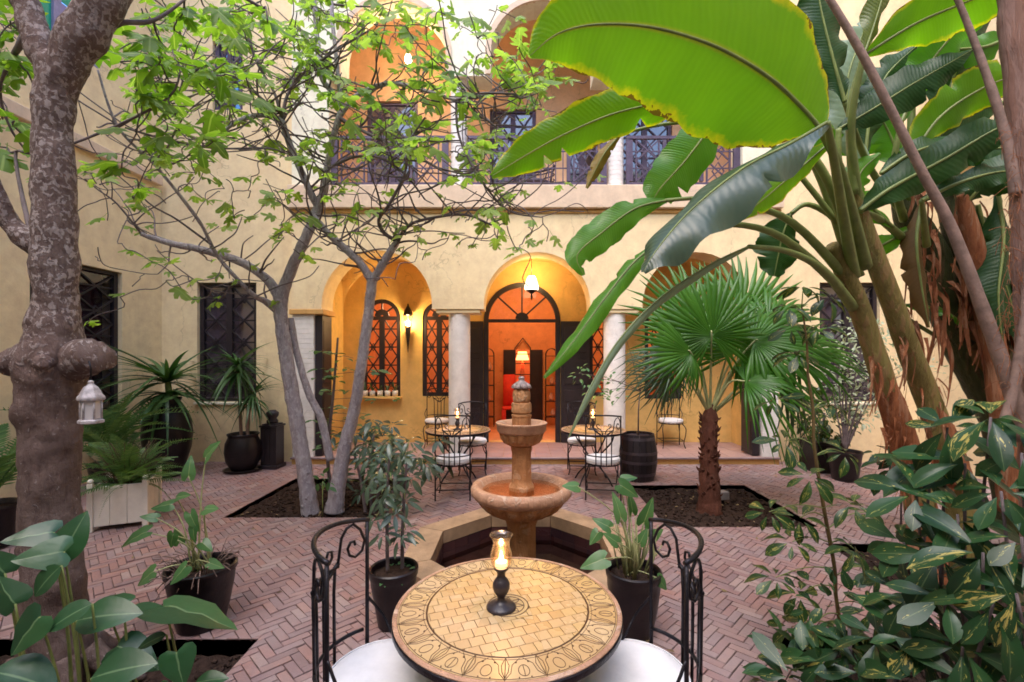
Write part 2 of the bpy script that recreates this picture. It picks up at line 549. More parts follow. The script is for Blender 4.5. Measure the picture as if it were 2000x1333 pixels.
M_POOLTILE = pieces_mat('pool_tile', [(0.075, 0.03, 0.035), (0.10, 0.035, 0.035), (0.06, 0.028, 0.04), (0.12, 0.045, 0.04)], 0.4, 0.2, (0.05, 0.03, 0.03), 0.5)
M_TABLETILE = pieces_mat('yellow_tile', [(0.58, 0.37, 0.14), (0.62, 0.42, 0.18), (0.52, 0.32, 0.125), (0.64, 0.46, 0.25), (0.57, 0.37, 0.15)], 0.28, 0.12, (0.58, 0.44, 0.30), 0.5, 0.6)
M_GROUT = simple('brown_grout', (0.27, 0.15, 0.075), 0.8, 0, 0.4, 30, 0.3)
M_INK = simple('brown_line', (0.10, 0.045, 0.02), 0.6, 0, 0.3, 30, 0.1)
M_GLASS = glass('window_glass', (0.95, 0.93, 0.9), 0.9, 0.03, 0.03)
M_DARKGLASS = glass('dim_glass', (0.5, 0.46, 0.5), 1.6, 0.06, 0.16)
M_CLEAR = glass('clear_glass', (0.97, 0.95, 0.93), 1.0, 0.02, 0.02)
# ------------------------------------------------------------------ walls with openings
def opening(a, b, zb, zs, arch=False):
    if arch:
        c, r = (a + b) / 2, (b - a) / 2
        br = [c - r * math.cos(PI * k / 20) for k in range(21)]
        hi = lambda u: zs + math.sqrt(max(0.0, r * r - (u - c) ** 2))
    else:
        br = [a, b]; hi = lambda u: zs
    return dict(a=a, b=b, lo=lambda u: zb, hi=hi, br=br, zb=zb, zs=zs, arch=arch)

def wall(mb, u0, u1, z0, z1, t0, t1, ops, mp, back=True, caps=True):
    br = {round(u0, 5), round(u1, 5)}
    for o in ops:
        for x in o['br']: br.add(round(min(max(x, u0), u1), 5))
    br = sorted(br)
    for ua, ub in zip(br, br[1:]):
        if ub - ua < 1e-5: continue
        um = (ua + ub) / 2
        act = sorted([o for o in ops if o['a'] < um < o['b']], key=lambda o: o['lo'](um))
        la, lb = z0, z0
        if caps and not (act and act[0]['lo'](um) <= z0 + 1e-5): mb.quad(mp(ua, z0, t0), mp(ua, z0, t1), mp(ub, z0, t1), mp(ub, z0, t0))
        for o in act + [None]:
            ha, hb = (o['lo'](ua), o['lo'](ub)) if o else (z1, z1)
            if ha - la > 1e-5 or hb - lb > 1e-5:
                mb.quad(mp(ua, la, t0), mp(ub, lb, t0), mp(ub, hb, t0), mp(ua, ha, t0))
                if back: mb.quad(mp(ua, la, t1), mp(ua, ha, t1), mp(ub, hb, t1), mp(ub, lb, t1))
                if o: mb.quad(mp(ua, ha, t0), mp(ub, hb, t0), mp(ub, hb, t1), mp(ua, ha, t1))
            if o:
                la, lb = o['hi'](ua), o['hi'](ub)
                if la < z1 - 1e-5: mb.quad(mp(ua, la, t0), mp(ua, la, t1), mp(ub, lb, t1), mp(ub, lb, t0))
    for o in ops:
        for u in (o['a'], o['b']):
            lo, hi = o['lo'](u), o['hi'](u)
            if hi - lo > 1e-4 and u0 < u < u1: mb.quad(mp(u, lo, t0), mp(u, lo, t1), mp(u, hi, t1), mp(u, hi, t0))
    if caps:
        mb.quad(mp(u0, z0, t0), mp(u0, z1, t0), mp(u0, z1, t1), mp(u0, z0, t1))
        mb.quad(mp(u1, z0, t0), mp(u1, z0, t1), mp(u1, z1, t1), mp(u1, z1, t0))
        mb.quad(mp(u0, z1, t0), mp(u1, z1, t0), mp(u1, z1, t1), mp(u0, z1, t1))
    return mb

def m_front(u, z, t): return (u, t, z)
def m_left(u, z, t): return (-t, u, z)      # t grows outwards
def m_right(u, z, t): return (t, u, z)
def m_floor(u, z, t): return (u, z, t)

def ribbon(mb, pts, w, t0, t1, mp, closed=False):
    """flat bar of width w along a 2-D line in a wall plane, between depths t0 and t1"""
    m = len(pts)
    L, Rr = [], []
    for i in range(m):
        if closed: a, b = pts[(i - 1) % m], pts[(i + 1) % m]
        else: a, b = pts[max(i - 1, 0)], pts[min(i + 1, m - 1)]
        dx, dz = b[0] - a[0], b[1] - a[1]
        l = math.hypot(dx, dz) or 1
        nx, nz = -dz / l * w / 2, dx / l * w / 2
        L.append((pts[i][0] + nx, pts[i][1] + nz)); Rr.append((pts[i][0] - nx, pts[i][1] - nz))
    n = len(mb.v)
    for i in range(m):
        for (q, t) in ((L[i], t0), (Rr[i], t0), (Rr[i], t1), (L[i], t1)):
            mb.v.append(tuple(mp(q[0], q[1], t)))
    for i in range(m if closed else m - 1):
        j = (i + 1) % m
        for k in range(4):
            k2 = (k + 1) % 4
            mb.face(n + 4 * i + k, n + 4 * i + k2, n + 4 * j + k2, n + 4 * j + k)
    if not closed:
        mb.face(n + 3, n + 2, n + 1, n); e = n + 4 * (m - 1); mb.face(e, e + 1, e + 2, e + 3)

def arcpts(c, zs, r, n=16, a0=0.0, a1=PI):
    return [(c + r * math.cos(a0 + (a1 - a0) * k / n), zs + r * math.sin(a0 + (a1 - a0) * k / n)) for k in range(n + 1)]

def add_window(parent, mp, o, t, mat=M_DARKWOOD, pane=M_GLASS, cell=0.42, lat=True, spokes=True, sign=1, cols=2):
    """frame as a part, lattice bars and pane as sub-parts; t = depth of the frame's face"""
    a, b, zb, zs = o['a'], o['b'], o['zb'], o['zs']
    c, r = (a + b) / 2, (b - a) / 2
    d = 0.06 * sign
    mb = MB(); w = 0.075; h = w / 2
    if o['arch']:
        pts = [(a + h, zb + h)] + [(x, z) for x, z in reversed(arcpts(c, zs, r - h))] + [(b - h, zb + h)]
        ribbon(mb, pts, w, t, t + d, mp)
        ribbon(mb, [(a, zb + h), (b, zb + h)], w, t + 0.003 * sign, t + d + 0.003 * sign, mp)
        ribbon(mb, [(a + w, zs), (b - w, zs)], 0.07, t + 0.004 * sign, t + d, mp)
    else:
        ribbon(mb, [(a + h, zb + h), (a + h, zs - h), (b - h, zs - h), (b - h, zb + h)], w, t, t + d, mp, True)
    ribbon(mb, [(c, zb + w), (c, zs - (0.035 if o['arch'] else w))], 0.10 if cols == 2 else 0.04, t + 0.006 * sign, t + d, mp)
    fr = mb.build('window', mat, parent, False)
    if lat:
        lb = MB()
        lw = 0.024
        x_ranges = [(a + w, c - 0.05), (c + 0.05, b - w)] if cols == 2 else [(a + w, b - w)]
        top = zs - (0.035 if o['arch'] else w)
        n = max(1, round((top - zb - w) / cell)); ch = (top - zb - w) / n
        for (xa, xb) in x_ranges:
            for k in range(n):
                za, zc = zb + w + k * ch, zb + w + (k + 1) * ch
                ribbon(lb, [(xa, za), (xb, zc)], lw, t + 0.016 * sign, t + 0.036 * sign, mp)
                ribbon(lb, [(xb, za), (xa, zc)], lw, t + 0.019 * sign, t + 0.039 * sign, mp)
                ribbon(lb, [(xa, (za + zc) / 2), (xb, (za + zc) / 2)], lw, t + 0.022 * sign, t + 0.041 * sign, mp)
                if k % 2 == 0:
                    ribbon(lb, [((xa + xb) / 2 - 0.05, za + ch / 2), ((xa + xb) / 2, za + ch / 2 + 0.07), ((xa + xb) / 2 + 0.05, za + ch / 2), ((xa + xb) / 2, za + ch / 2 - 0.07)], lw * 0.8, t + 0.024 * sign, t + 0.040 * sign, mp, True)
        lb.build('lattice', mat, fr, False)
    if o['arch'] and spokes:
        sb = MB()
        ribbon(sb, arcpts(c, zs + 0.035, 0.085, 10), 0.11, t + 0.008 * sign, t + d, mp)
        for k in range(1, 4):
            an = PI * k / 4
            ribbon(sb, [(c + 0.12 * math.cos(an), zs + 0.035 + 0.12 * math.sin(an)), (c + (r - w) * math.cos(an), zs + (r - w) * math.sin(an))], 0.028, t + 0.012 * sign, t + d * 0.8, mp)
        sb.build('fanlight', mat, fr, False)
    if pane is not None:
        pb = MB(); tt = t + 0.045 * sign
        if o['arch']:
            ap = arcpts(c, zs, r - w, 14)
            n = len(pb.v)
            for (x, z) in [(a + w, zb + w), (b - w, zb + w)] + ap: pb.v.append(tuple(mp(x, z, tt)))
            pb.face(*range(n, len(pb.v)))
        else:
            pb.quad(mp(a + w, zb + w, tt), mp(b - w, zb + w, tt), mp(b - w, zs - w, tt), mp(a + w, zs - w, tt))
        pb.build('pane', pane, fr, False)
    return fr

# ------------------------------------------------------------------ ground
BEDS = {  # x0, x1, y0, y1
    'fig': (-3.24, -1.55, 5.0, 6.62), 'palm': (1.54, 3.12, 4.72, 6.28),
    'frontleft': (-3.6, -1.62, 0.9, 2.84), 'frontright': (1.60, 3.6, 0.9, 2.86), 'banana': (2.9, 5.2, 3.15, 4.30)}
PX, PY, PA = 0.03, 4.1, 0.76            # pool centre and inner apothem
def octagon(ap):
    r = ap / math.cos(PI / 8)
    return [(PX + r * math.cos(PI / 8 + PI / 4 * k), PY + r * math.sin(PI / 8 + PI / 4 * k)) for k in range(8)]

g = MB(); g.quad((-60, -60, -0.5), (60, -60, -0.5), (60, 60, -0.5), (-60, 60, -0.5))
tag(g.build('ground', M_SOIL, None, False), kind='structure')

ops = [opening(b[0], b[1], b[2], b[3]) for b in BEDS.values()]
rp = 0.92
side = rp * math.tan(PI / 8)
def oct_hi(u):
    x = abs(u - PX)
    return PY + (rp if x <= side else rp + side - x)
ops.append(dict(a=PX - rp, b=PX + rp, lo=lambda u: 2 * PY - oct_hi(u), hi=oct_hi, br=[PX - rp, PX - side, PX + side, PX + rp]))
fl = wall(MB(), -6.03, 6.75, -7.0, 7.75, -0.014, -0.35, ops, m_floor, back=False)
floor = tag(fl.build('courtyard_floor', M_MORTAR, None, False), kind='structure')

def clip_half(poly, n, c):
    """keep the side n.p <= c"""
    out = []
    for i in range(len(poly)):
        p, q = poly[i], poly[(i + 1) % len(poly)]
        dp = n[0] * p[0] + n[1] * p[1] - c; dq = n[0] * q[0] + n[1] * q[1] - c
        if dp <= 0: out.append(p)
        if dp * dq < 0:
            t = dp / (dp - dq)
            out.append((p[0] + (q[0] - p[0]) * t, p[1] + (q[1] - p[1]) * t))
    return out if len(out) >= 3 else []

def planes_of(poly):
    r = []
    for i in range(len(poly)):
        p, q = poly[i], poly[(i + 1) % len(poly)]
        n = (q[1] - p[1], -(q[0] - p[0]))
        l = math.hypot(*n); n = (n[0] / l, n[1] / l)
        r.append((n, n[0] * p[0] + n[1] * p[1]))
    return r
holes = [planes_of([(b[0], b[2]), (b[1], b[2]), (b[1], b[3]), (b[0], b[3])]) for b in BEDS.values()] + [planes_of(octagon(0.94))]

def outside(poly, pl):
    """pieces of a convex polygon outside a convex hole"""
    res, cur = [], poly
    for n, c in pl:
        o = clip_half(cur, (-n[0], -n[1]), -c)
        if o: res.append(o)
        cur = clip_half(cur, n, c)
        if not cur: break
    return res

rb = random.Random(7)
W = 0.056; NB = 3; GAP = 0.005
s45 = math.sqrt(0.5)
def rot(x, y): return ((x - y) * s45, (x + y) * s45 + 3.0)
full, frag = [], []
def do_brick(x0, y0, lx, ly):
    c = rot(x0 + lx / 2, y0 + ly / 2)
    if not (-6.05 < c[0] < 6.8 and 0.2 < c[1] < 7.8) or abs(c[0]) > 1.35 * c[1] + 0.9: return
    q = [rot(x0 + GAP / 2, y0 + GAP / 2), rot(x0 + lx - GAP / 2, y0 + GAP / 2), rot(x0 + lx - GAP / 2, y0 + ly - GAP / 2), rot(x0 + GAP / 2, y0 + ly - GAP / 2)]
    polys = [q]; hit = False
    for pl in holes:
        if all(n[0] * c[0] + n[1] * c[1] - k < 0.16 for n, k in pl):
            new = []
            for p in polys:
                new += outside(p, pl)
            if len(new) != len(polys) or any(len(a) != len(b) or max(abs(p[0] - r[0]) + abs(p[1] - r[1]) for p, r in zip(a, b)) > 1e-6 for a, b in zip(new, polys)): hit = True
            polys = new
    if hit or len(polys) != 1: frag.extend(p for p in polys)
    else: full.append((c, lx > ly, q))
N = 126
for j in range(-N, N):
    for k in range(-N // 6 - 20, N // 6 + 20):
        x = j + 2 * NB * k
        if -N < x < N: do_brick(x * W, j * W, NB * W, W)
        r0 = j - 2 * NB + 1 + 2 * NB * k
        if -N < r0 < N: do_brick(j * W, r0 * W, W, NB * W)

def brick_geo(mb, poly, zt):
    n = len(mb.v); m = len(poly)
    cx = sum(p[0] for p in poly) / m; cy = sum(p[1] for p in poly) / m
    tx, ty = rb.uniform(-.03, .03), rb.uniform(-.03, .03)
    e = 0.0035
    for (x, y) in poly: mb.v.append((x, y, -0.03))
    for (x, y) in poly: mb.v.append((x, y, zt - 0.0035 + (x - cx) * tx + (y - cy) * ty))
    for (x, y) in poly:
        l = math.hypot(x - cx, y - cy) or 1
        mb.v.append((x - (x - cx) / l * e, y - (y - cy) / l * e, zt + (x - cx) * tx + (y - cy) * ty))
    mb.face(*[n + 2 * m + i for i in range(m)])
    for i in range(m):
        j = (i + 1) % m
        mb.face(n + i, n + j, n + m + j, n + m + i)
        mb.face(n + m + i, n + m + j, n + 2 * m + j, n + 2 * m + i)

def inframe(c):
    px = CX + c[0] * F / c[1]; py = CY + EYE * F / c[1]
    return 0 < px < 2000 and py < 1333
full.sort(key=lambda b: (not inframe(b[0]), b[0][1]))
kinds = []
for horiz in (True, False):
    mb = MB(); lx, ly = (NB * W, W) if horiz else (W, NB * W)
    p = [(-lx / 2 + GAP / 2, -ly / 2 + GAP / 2), (lx / 2 - GAP / 2, -ly / 2 + GAP / 2), (lx / 2 - GAP / 2, ly / 2 - GAP / 2), (-lx / 2 + GAP / 2, ly / 2 - GAP / 2)]
    brick_geo(mb, p, 0.0)
    kinds.append(mb.mesh('brick', M_BRICK, False))
for c, horiz, q in full[:300]:
    M = Matrix.Translation((c[0], c[1], rb.uniform(-0.002, 0.003) if rb.random() > .04 else -0.007)) @ Matrix.Rotation(PI / 4 + rb.gauss(0, .012), 4, 'Z') @ Matrix.Rotation(rb.uniform(-.02, .02), 4, 'X')
    inst('brick', kinds[0 if horiz else 1], M, floor)
mb = MB()
for c, horiz, q in full[300:]: brick_geo(mb, q, rb.uniform(-0.002, 0.003) if rb.random() > .04 else -0.007)
for p in frag: brick_geo(mb, p, rb.uniform(-0.002, 0.003))
o = mb.build('brick', M_BRICK, floor, False); o['kind'] = 'stuff'

# planting beds: sunk boxes of dark soil with brick-dark walls
M_BEDWALL = simple('bed_wall', (0.15, 0.09, 0.085), 0.85, 0, 0.4, 9, 0.4)
for nm, b in BEDS.items():
    x0, x1, y0, y1 = b
    e = MB()
    for (p, q) in (((x0, y0), (x1, y0)), ((x1, y0), (x1, y1)), ((x1, y1), (x0, y1)), ((x0, y1), (x0, y0))):
        e.quad((p[0], p[1], -0.005), (q[0], q[1], -0.005), (q[0], q[1], -0.34), (p[0], p[1], -0.34))
    e.quad((x0, y0, -0.33), (x1, y0, -0.33), (x1, y1, -0.33), (x0, y1, -0.33))
    bed = tag(e.build('planting_bed', M_BEDWALL, None, False), kind='structure')
    s = MB(); nx, ny = int((x1 - x0) / 0.045), int((y1 - y0) / 0.045)
    dep = -0.11 if nm in ('frontleft', 'frontright') else -0.06
    for i in range(nx + 1):
        for j in range(ny + 1):
            x = x0 + (x1 - x0) * i / nx; y = y0 + (y1 - y0) * j / ny
            s.vert((x, y, dep + 0.035 * noise.noise((x * 5, y * 5, 1)) + 0.03 * noise.noise((x * 17, y * 17, 3))))
    for i in range(nx):
        for j in range(ny):
            k = i * (ny + 1) + j
            s.face(k, k + ny + 1, k + ny + 2, k + 1)
    so = s.build('soil', M_SOIL, bed); so['kind'] = 'stuff'
    cl = MB()                                               # clods, bark chips and small stones on the soil
    for k in range(int(260 * (x1 - x0) * (y1 - y0))):
        x, y = rb.uniform(x0 + .03, x1 - .03), rb.uniform(y0 + .03, y1 - .03); r = rb.uniform(.006, .02)
        M = Matrix.Translation((x, y, dep + 0.035 * noise.noise((x * 5, y * 5, 1)) + 0.01)) @ Matrix.Rotation(rb.uniform(0, 6), 4, 'Z') @ Matrix.Rotation(rb.uniform(-.6, .6), 4, 'X')
        cl.box((0, 0, 0), (r * 2.2, r * 1.4, r), 0, r * 0.2, M)
    co = cl.build('clod', M_SOIL, bed); co['kind'] = 'stuff'

# ------------------------------------------------------------------ the house across the court
YF, YB = 7.5, 8.85
ZP = 0.117
house = thing('courtyard_house', 'cream riad house front with an arcade of three arches and a balcony above it', 'building', (0.3, YF, 0))
ARCH = [(-3.24, -1.42), (-0.565, 1.195), (2.05, 3.81)]
UARCH = [(-2.93, -1.19), (-0.45, 1.25), (2.0, 3.7)]
mb = MB()
wall(mb, -3.73, 4.30, 2.56, 4.20, YF, YF + 0.45, [opening(a, b, 2.56, 2.62, True) for a, b in ARCH], m_front)
mb.build('arcade_wall', M_WALL, house, True, 30)
mb = MB()
wall(mb, -3.73, 4.30, 6.40, 11.5, YF, YF + 0.40, [opening(a, b, 6.40, 6.78, True) for a, b in UARCH], m_front)
mb.build('upper_wall', M_WALLUP, house, True, 30)
# moulded rims of the upper arches
for a, b in UARCH:
    mb = MB(); c, r = (a + b) / 2, (b - a) / 2
    ribbon(mb, [(b + .045, 6.42)] + arcpts(c, 6.78, r + 0.045, 28) + [(a - .045, 6.42)], 0.09, YF - 0.035, YF + 0.02, m_front)
    mb.build('arch_rim', M_BAND, house, True, 35)
mb = MB(); mb.box2((-3.76, YF - 0.09, 4.20), (4.33, YF + 0.45, 4.58), 0.012)
mb.build('string_course', M_BAND, house, False)
mb = MB(); mb.box2((-3.75, YF - 0.03, 4.135), (4.32, YF + 0.05, 4.197), 0.008)
mb.build('moulding', M_TRIM, house, False)
for ux in (-3.49, 4.06):
    mb = MB()
    for k in range(30):
        z0 = ZP + 2.44 * k / 30; z1 = ZP + 2.44 * (k + 1) / 30
        mb.box2((-3.725 if ux < 0 else 4.03, YF + 0.012, z0 + 0.002), (-3.375 if ux < 0 else 4.295, YF + 0.438, z1 - 0.002), 0.0018)
    mb.build('pier', M_COL, house, False)
    mb = MB(); mb.box2((ux - 0.27, YF - 0.03, 2.47), (ux + 0.29 if ux < 0 else ux + 0.27, YF + 0.47, 2.557), 0.01)
    mb.build('impost', M_TRIM, house, False)
# round columns in courses of white tile
for ux in (-0.995, 1.632):
    mb = MB(); prof = []
    n = 32; H = 2.40
    for k in range(n):
        z0 = ZP + 0.0 + H * k / n; z1 = ZP + H * (k + 1) / n
        prof += [(0.179, z0), (0.183, z0 + 0.004), (0.183, z1 - 0.004), (0.179, z1)]
    mb.lathe(prof, 20, (ux, YF + 0.22, 0))
    col = mb.build('column', M_COL, house, True, 30)
    mb = MB(); mb.box2((ux - 0.36, YF + 0.02, 2.495), (ux + 0.36, YF + 0.43, 2.557), 0.008)
    mb.build('capital', M_WALL, col, False)
for ux in (-1.0, 1.64):
    mb = MB(); prof = []
    n = 24; z0 = 4.58; H = 6.40 - z0
    for k in range(n):
        a, b = z0 + H * k / n, z0 + H * (k + 1) / n
        prof += [(0.135, a), (0.14, a + 0.005), (0.14, b - 0.005), (0.135, b)]
    mb.lathe(prof, 16, (ux, YF + 0.2, 0))
    mb.build('upper_column', M_COL, house, True, 30)
for ux in (-3.42, 4.0):
    MBp = MB(); MBp.box2((ux - 0.30, YF + 0.003, 4.58), (ux + 0.30, YF + 0.4, 6.40)); MBp.build('upper_pier', M_WALLUP, house, False)
# plain walls beside the arcade
LW = [opening(-5.43, -4.43, 1.01, 3.03), opening(-5.17, -4.66, 5.95, 7.12)]
RW = [opening(5.10, 6.12, 1.01, 3.03), opening(5.3, 5.85, 5.95, 7.12)]
mb = MB(); wall(mb, -6.33, -3.725, -0.3, 11.5, 7.70, 8.05, LW, m_front); wl = mb.build('wall', M_WALL, house, False)
mb = MB(); wall(mb, 4.295, 7.05, -0.3, 11.5, 7.70, 8.05, RW, m_front); mb.build('wall', M_WALL, house, False)
# returns of the arcade beyond the piers
mb = MB(); mb.box2((-3.732, YF + 0.004, 4.58), (-3.70, 7.70, 11.5)); mb.box2((4.275, YF + 0.004, 4.58), (4.302, 7.70, 11.5)); mb.build('return_wall', M_WALLUP, house, False)
for o in (LW[0], RW[0]):
    add_window(house, m_front, o, 7.76, M_DARKWOOD, M_DARKGLASS, 0.40)
    mb = MB(); mb.box2((o['a'] - 0.04, 7.66, 0.965), (o['b'] + 0.04, 7.84, 1.007), 0.006); mb.build('sill', M_WALLUP, house, False)
    mb = MB(); mb.box2((o['a'] - .02, 7.85, 0.95), (o['b'] + .02, 7.86, 3.06)); mb.build('curtain', simple('pale_curtain', (0.50, 0.42, 0.46), 0.9, 0, 0.3, 4, 0.2), house, False)
for o in (LW[1], RW[1]):
    add_window(house, m_front, o, 7.76, M_RAIL, M_DARKGLASS, 0.40)
# terrace
ops_door = [opening(-0.667, 0.816, ZP, 2.477, True)]
WINS = [opening(-3.03, -2.29, 1.01, 2.53, True), opening(-1.86, -1.22, 1.01, 2.53, True), opening(1.38, 2.04, 1.01, 2.53, True), opening(2.46, 3.18, 0.96, 2.53, True)]
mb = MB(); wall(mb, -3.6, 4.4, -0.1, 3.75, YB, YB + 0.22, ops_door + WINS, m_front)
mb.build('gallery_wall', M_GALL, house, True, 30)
for o in WINS: add_window(house, m_front, o, YB + 0.02, M_DARKWOOD, M_GLASS, 0.38)
mb = MB(); mb.box2((-3.60, 7.95, ZP - 0.1), (-3.40, YB, 3.75)); mb.build('end_wall', M_GALL, house, False)
mb = MB(); mb.box2((4.15, 7.95, ZP - 0.1), (4.35, YB, 3.75)); mb.build('end_wall', M_GALL, house, False)
# side shutters folded on the gallery's end walls
for ux in (-3.31, 3.945):
    mb = MB(); mb.box2((ux - 0.06, 7.56, ZP + 0.02), (ux + 0.06, 7.93, 2.46), 0.004)
    for k in range(4):
        mb.box2((ux - 0.068, 7.60, ZP + 0.10 + 0.56 * k), (ux + 0.068, 7.89, ZP + 0.58 + 0.56 * k), 0.004)
    mb.build('shutter', M_DARKWOOD, house, False)
# groined vault
vx = [-3.42, -0.995, 1.632, 4.17]
mb = MB(); nx, ny = 108, 16
for i in range(nx + 1):
    x = vx[0] + (vx[3] - vx[0]) * i / nx
    for j in range(ny + 1):
        y = 7.93 + (YB - 7.93) * j / ny
        k = 0 if x < vx[1] else 1 if x < vx[2] else 2
        c, w = (vx[k] + vx[k + 1]) / 2, (vx[k + 1] - vx[k]) / 2
        hx = math.sqrt(max(0, 1 - ((x - c) / w) ** 2))
        yc = (7.93 + YB) / 2
        hy = math.sqrt(max(0, 1 - ((y - yc) / (YB - yc)) ** 2))
        mb.vert((x, y, 2.62 + 1.02 * max(hx, hy)))
for i in range(nx):
    for j in range(ny):
        k = i * (ny + 1) + j
        mb.face(k, k + 1, k + ny + 2, k + ny + 1)
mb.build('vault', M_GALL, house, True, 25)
# upper gallery
UW = [opening(-2.95, -1.95, 4.60, 6.75), opening(0.95, 1.55, 4.6, 6.6), opening(1.95, 3.0, 4.6, 6.75), opening(-0.55, 0.35, 4.6, 6.6)]
mb = MB(); mb.box2((-3.73, 7.94, 3.78), (4.3, YB + .2, 4.50)); mb.build('balcony_slab', M_BAND, house, False)
mb = MB(); wall(mb, -3.73, 4.3, 4.50, 8.3, YB, YB + 0.2, UW, m_front); mb.build('upper_gallery_wall', M_UPPER, house, False)
mb = MB(); mb.box2((-3.73, 7.9, 8.1), (4.3, YB, 8.3)); mb.build('upper_ceiling', M_UPPER, house, False)
for ux in (-3.73, 4.2):
    mb = MB(); mb.box2((ux, 7.9, 4.5), (ux + .1, YB, 8.1)); mb.build('upper_end_wall', M_UPPER, house, False)
for o in UW:
    add_window(house, m_front, o, YB + 0.05, M_RAIL, M_DARKGLASS, 0.42)
mb = MB(); mb.box2((-3.6, YB + 0.9, 4.5), (4.2, YB + 1.0, 8.3)); mb.build('upper_room_wall', simple('dim_wall', (0.5, 0.4, 0.36), 0.9), house, False)
mb = MB(); mb.box2((-3.73, YB - 0.5, 10.0), (4.3, YB + 0.2, 10.55)); mb.box2((-3.73, 7.9, 10.45), (4.3, YB + .2, 10.6)); mb.build('roof', M_WALLUP, house, False)
# balcony railing
RAILS = [(-3.12, -1.16), (-0.84, 1.48), (1.80, 3.70)]
bal = MB(); bal.box((0, 0, 0), (0.016, 0.016, 0.74)); bal_me = bal.mesh('baluster', M_RAIL, False)
for (a, b) in RAILS:
    mb = MB(); y = 7.60
    for z, w in ((5.43, 0.05), (4.66, 0.04), (5.20, 0.018), (4.92, 0.018)):
        mb.box2((a, y - w / 2, z - w / 2), (b, y + w / 2, z + w / 2))
    for x in (a + 0.025, b - 0.025): mb.box2((x - 0.024, y - 0.022, 4.583), (x + 0.024, y + 0.022, 5.40))
    rl = mb.build('railing', M_RAIL, house, False)
    pw = 0.62
    for (pa, pb) in ((a + 0.05, a + 0.05 + pw), (b - 0.05 - pw, b - 0.05)):
        lb = MB()
        for (q0, q1) in ((pa, pa + 0.17), (pb - 0.17, pb)):
            pass
        ribbon(lb, [(pa + .03, 4.70), (pa + .03, 5.39)], 0.06, y - 0.02, y + 0.02, m_front)
        ribbon(lb, [(pb - .03, 4.70), (pb - .03, 5.39)], 0.06, y - 0.02, y + 0.02, m_front)
        ia, ib = pa + 0.12, pb - 0.12; im = (ia + ib) / 2
        for k in range(2):
            za, zb_ = 4.70 + 0.345 * k, 4.70 + 0.345 * (k + 1)
            zm = (za + zb_) / 2
            ribbon(lb, [(ia, za), (ib, zb_)], 0.022, y - 0.014, y + 0.004, m_front)
            ribbon(lb, [(ib, za), (ia, zb_)], 0.022, y - 0.010, y + 0.008, m_front)
            ribbon(lb, [(im - .1, zm), (im, zm + .15), (im + .1, zm), (im, zm - .15)], 0.02, y - 0.006, y + 0.012, m_front, True)
        for x in (ia, ib): ribbon(lb, [(x, 4.69), (x, 5.40)], 0.025, y - 0.013, y + 0.015, m_front)
        lb.build('lattice_panel', M_RAIL, rl, False)
    n = int((b - a - 2 * pw - 0.1) / 0.115)
    for k in range(n):
        x = a + 0.05 + pw + (b - a - 2 * pw - 0.1) * (k + 0.5) / n
        inst('baluster', bal_me, Matrix.Translation((x, y, 5.045)), rl)
# the great door
do = ops_door[0]
mb = MB(); c, r = 0.0745, 0.7415; t = YB - 0.03
pts = [(do['a'] + .045, ZP)] + list(reversed(arcpts(c, 2.477, r - 0.045, 30))) + [(do['b'] - .045, ZP)]
ribbon(mb, pts, 0.09, t, t + 0.12, m_front)
ribbon(mb, [(do['a'] + .09, 2.477), (do['b'] - .09, 2.477)], 0.06, t + .01, t + 0.10, m_front)
dr = mb.build('door_frame', M_DARKWOOD, house, True, 35)
sb = MB()
ribbon(sb, arcpts(c, 2.51, 0.065, 12), 0.13, t + .015, t + .09, m_front)
for k in range(1, 4):
    an = PI * k / 4
    ribbon(sb, [(c + .12 * math.cos(an), 2.51 + .12 * math.sin(an)), (c + (r - .09) * math.cos(an), 2.477 + (r - .09) * math.sin(an))], 0.03, t + .02, t + .08, m_front)
sb.build('fanlight', M_DARKWOOD, dr, False)
pb = MB(); ap = arcpts(c, 2.50, r - 0.09, 18)
for (x, z) in ap: pb.v.append((x, t + 0.05, z))
pb.face(*range(len(ap))); pb.build('pane', M_GLASS, dr, False)
for (x0, x1, nm) in ((-1.235, -0.675, 'l'), (0.825, 1.375, 'r')):
    mb = MB(); mb.box2((x0, YB - 0.10, ZP + 0.015), (x1, YB - 0.055, 2.46), 0.006)
    dl = mb.build('door_leaf', M_DARKWOOD, house, False)
    for (z0, z1) in ((0.22, 0.80), (0.90, 1.15), (1.25, 1.75), (1.85, 2.36)):
        pm = MB(); pm.box2((x0 + 0.07, YB - 0.118, z0), (x1 - 0.07, YB - 0.101, z1), 0.012)
        pm.build('panel', M_DARKWOOD, dl, False)
# the lit room behind
mb = MB()
XR0, XR1, YR = -3.5, 4.3, 11.2
mb.quad((XR0, YB + .22, ZP - .004), (XR1, YB + .22, ZP - .004), (XR1, YR, ZP - .004), (XR0, YR, ZP - .004)); mb.build('room_floor', M_ROOM, house, False)
rdoor = [opening(-0.36, 0.60, ZP, 1.96)]
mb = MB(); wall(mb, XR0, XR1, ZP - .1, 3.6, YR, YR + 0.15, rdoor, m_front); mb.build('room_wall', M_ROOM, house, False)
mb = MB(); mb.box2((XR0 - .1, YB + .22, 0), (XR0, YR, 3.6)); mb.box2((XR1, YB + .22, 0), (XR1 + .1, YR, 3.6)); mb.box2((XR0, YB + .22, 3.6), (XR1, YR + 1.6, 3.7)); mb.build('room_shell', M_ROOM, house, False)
mb = MB(); mb.box2((-1.2, 12.6, 0), (1.5, 12.7, 3.6)); mb.box2((-1.2, YR + .15, 0), (-1.1, 12.6, 3.6)); mb.box2((1.4, YR + .15, 0), (1.5, 12.6, 3.6)); mb.box2((-1.1, YR + .15, 0.05), (1.4, 12.6, ZP - .006)); mb.build('inner_room', plaster('rose_plaster', (0.7, 0.4, 0.25)), house, False)
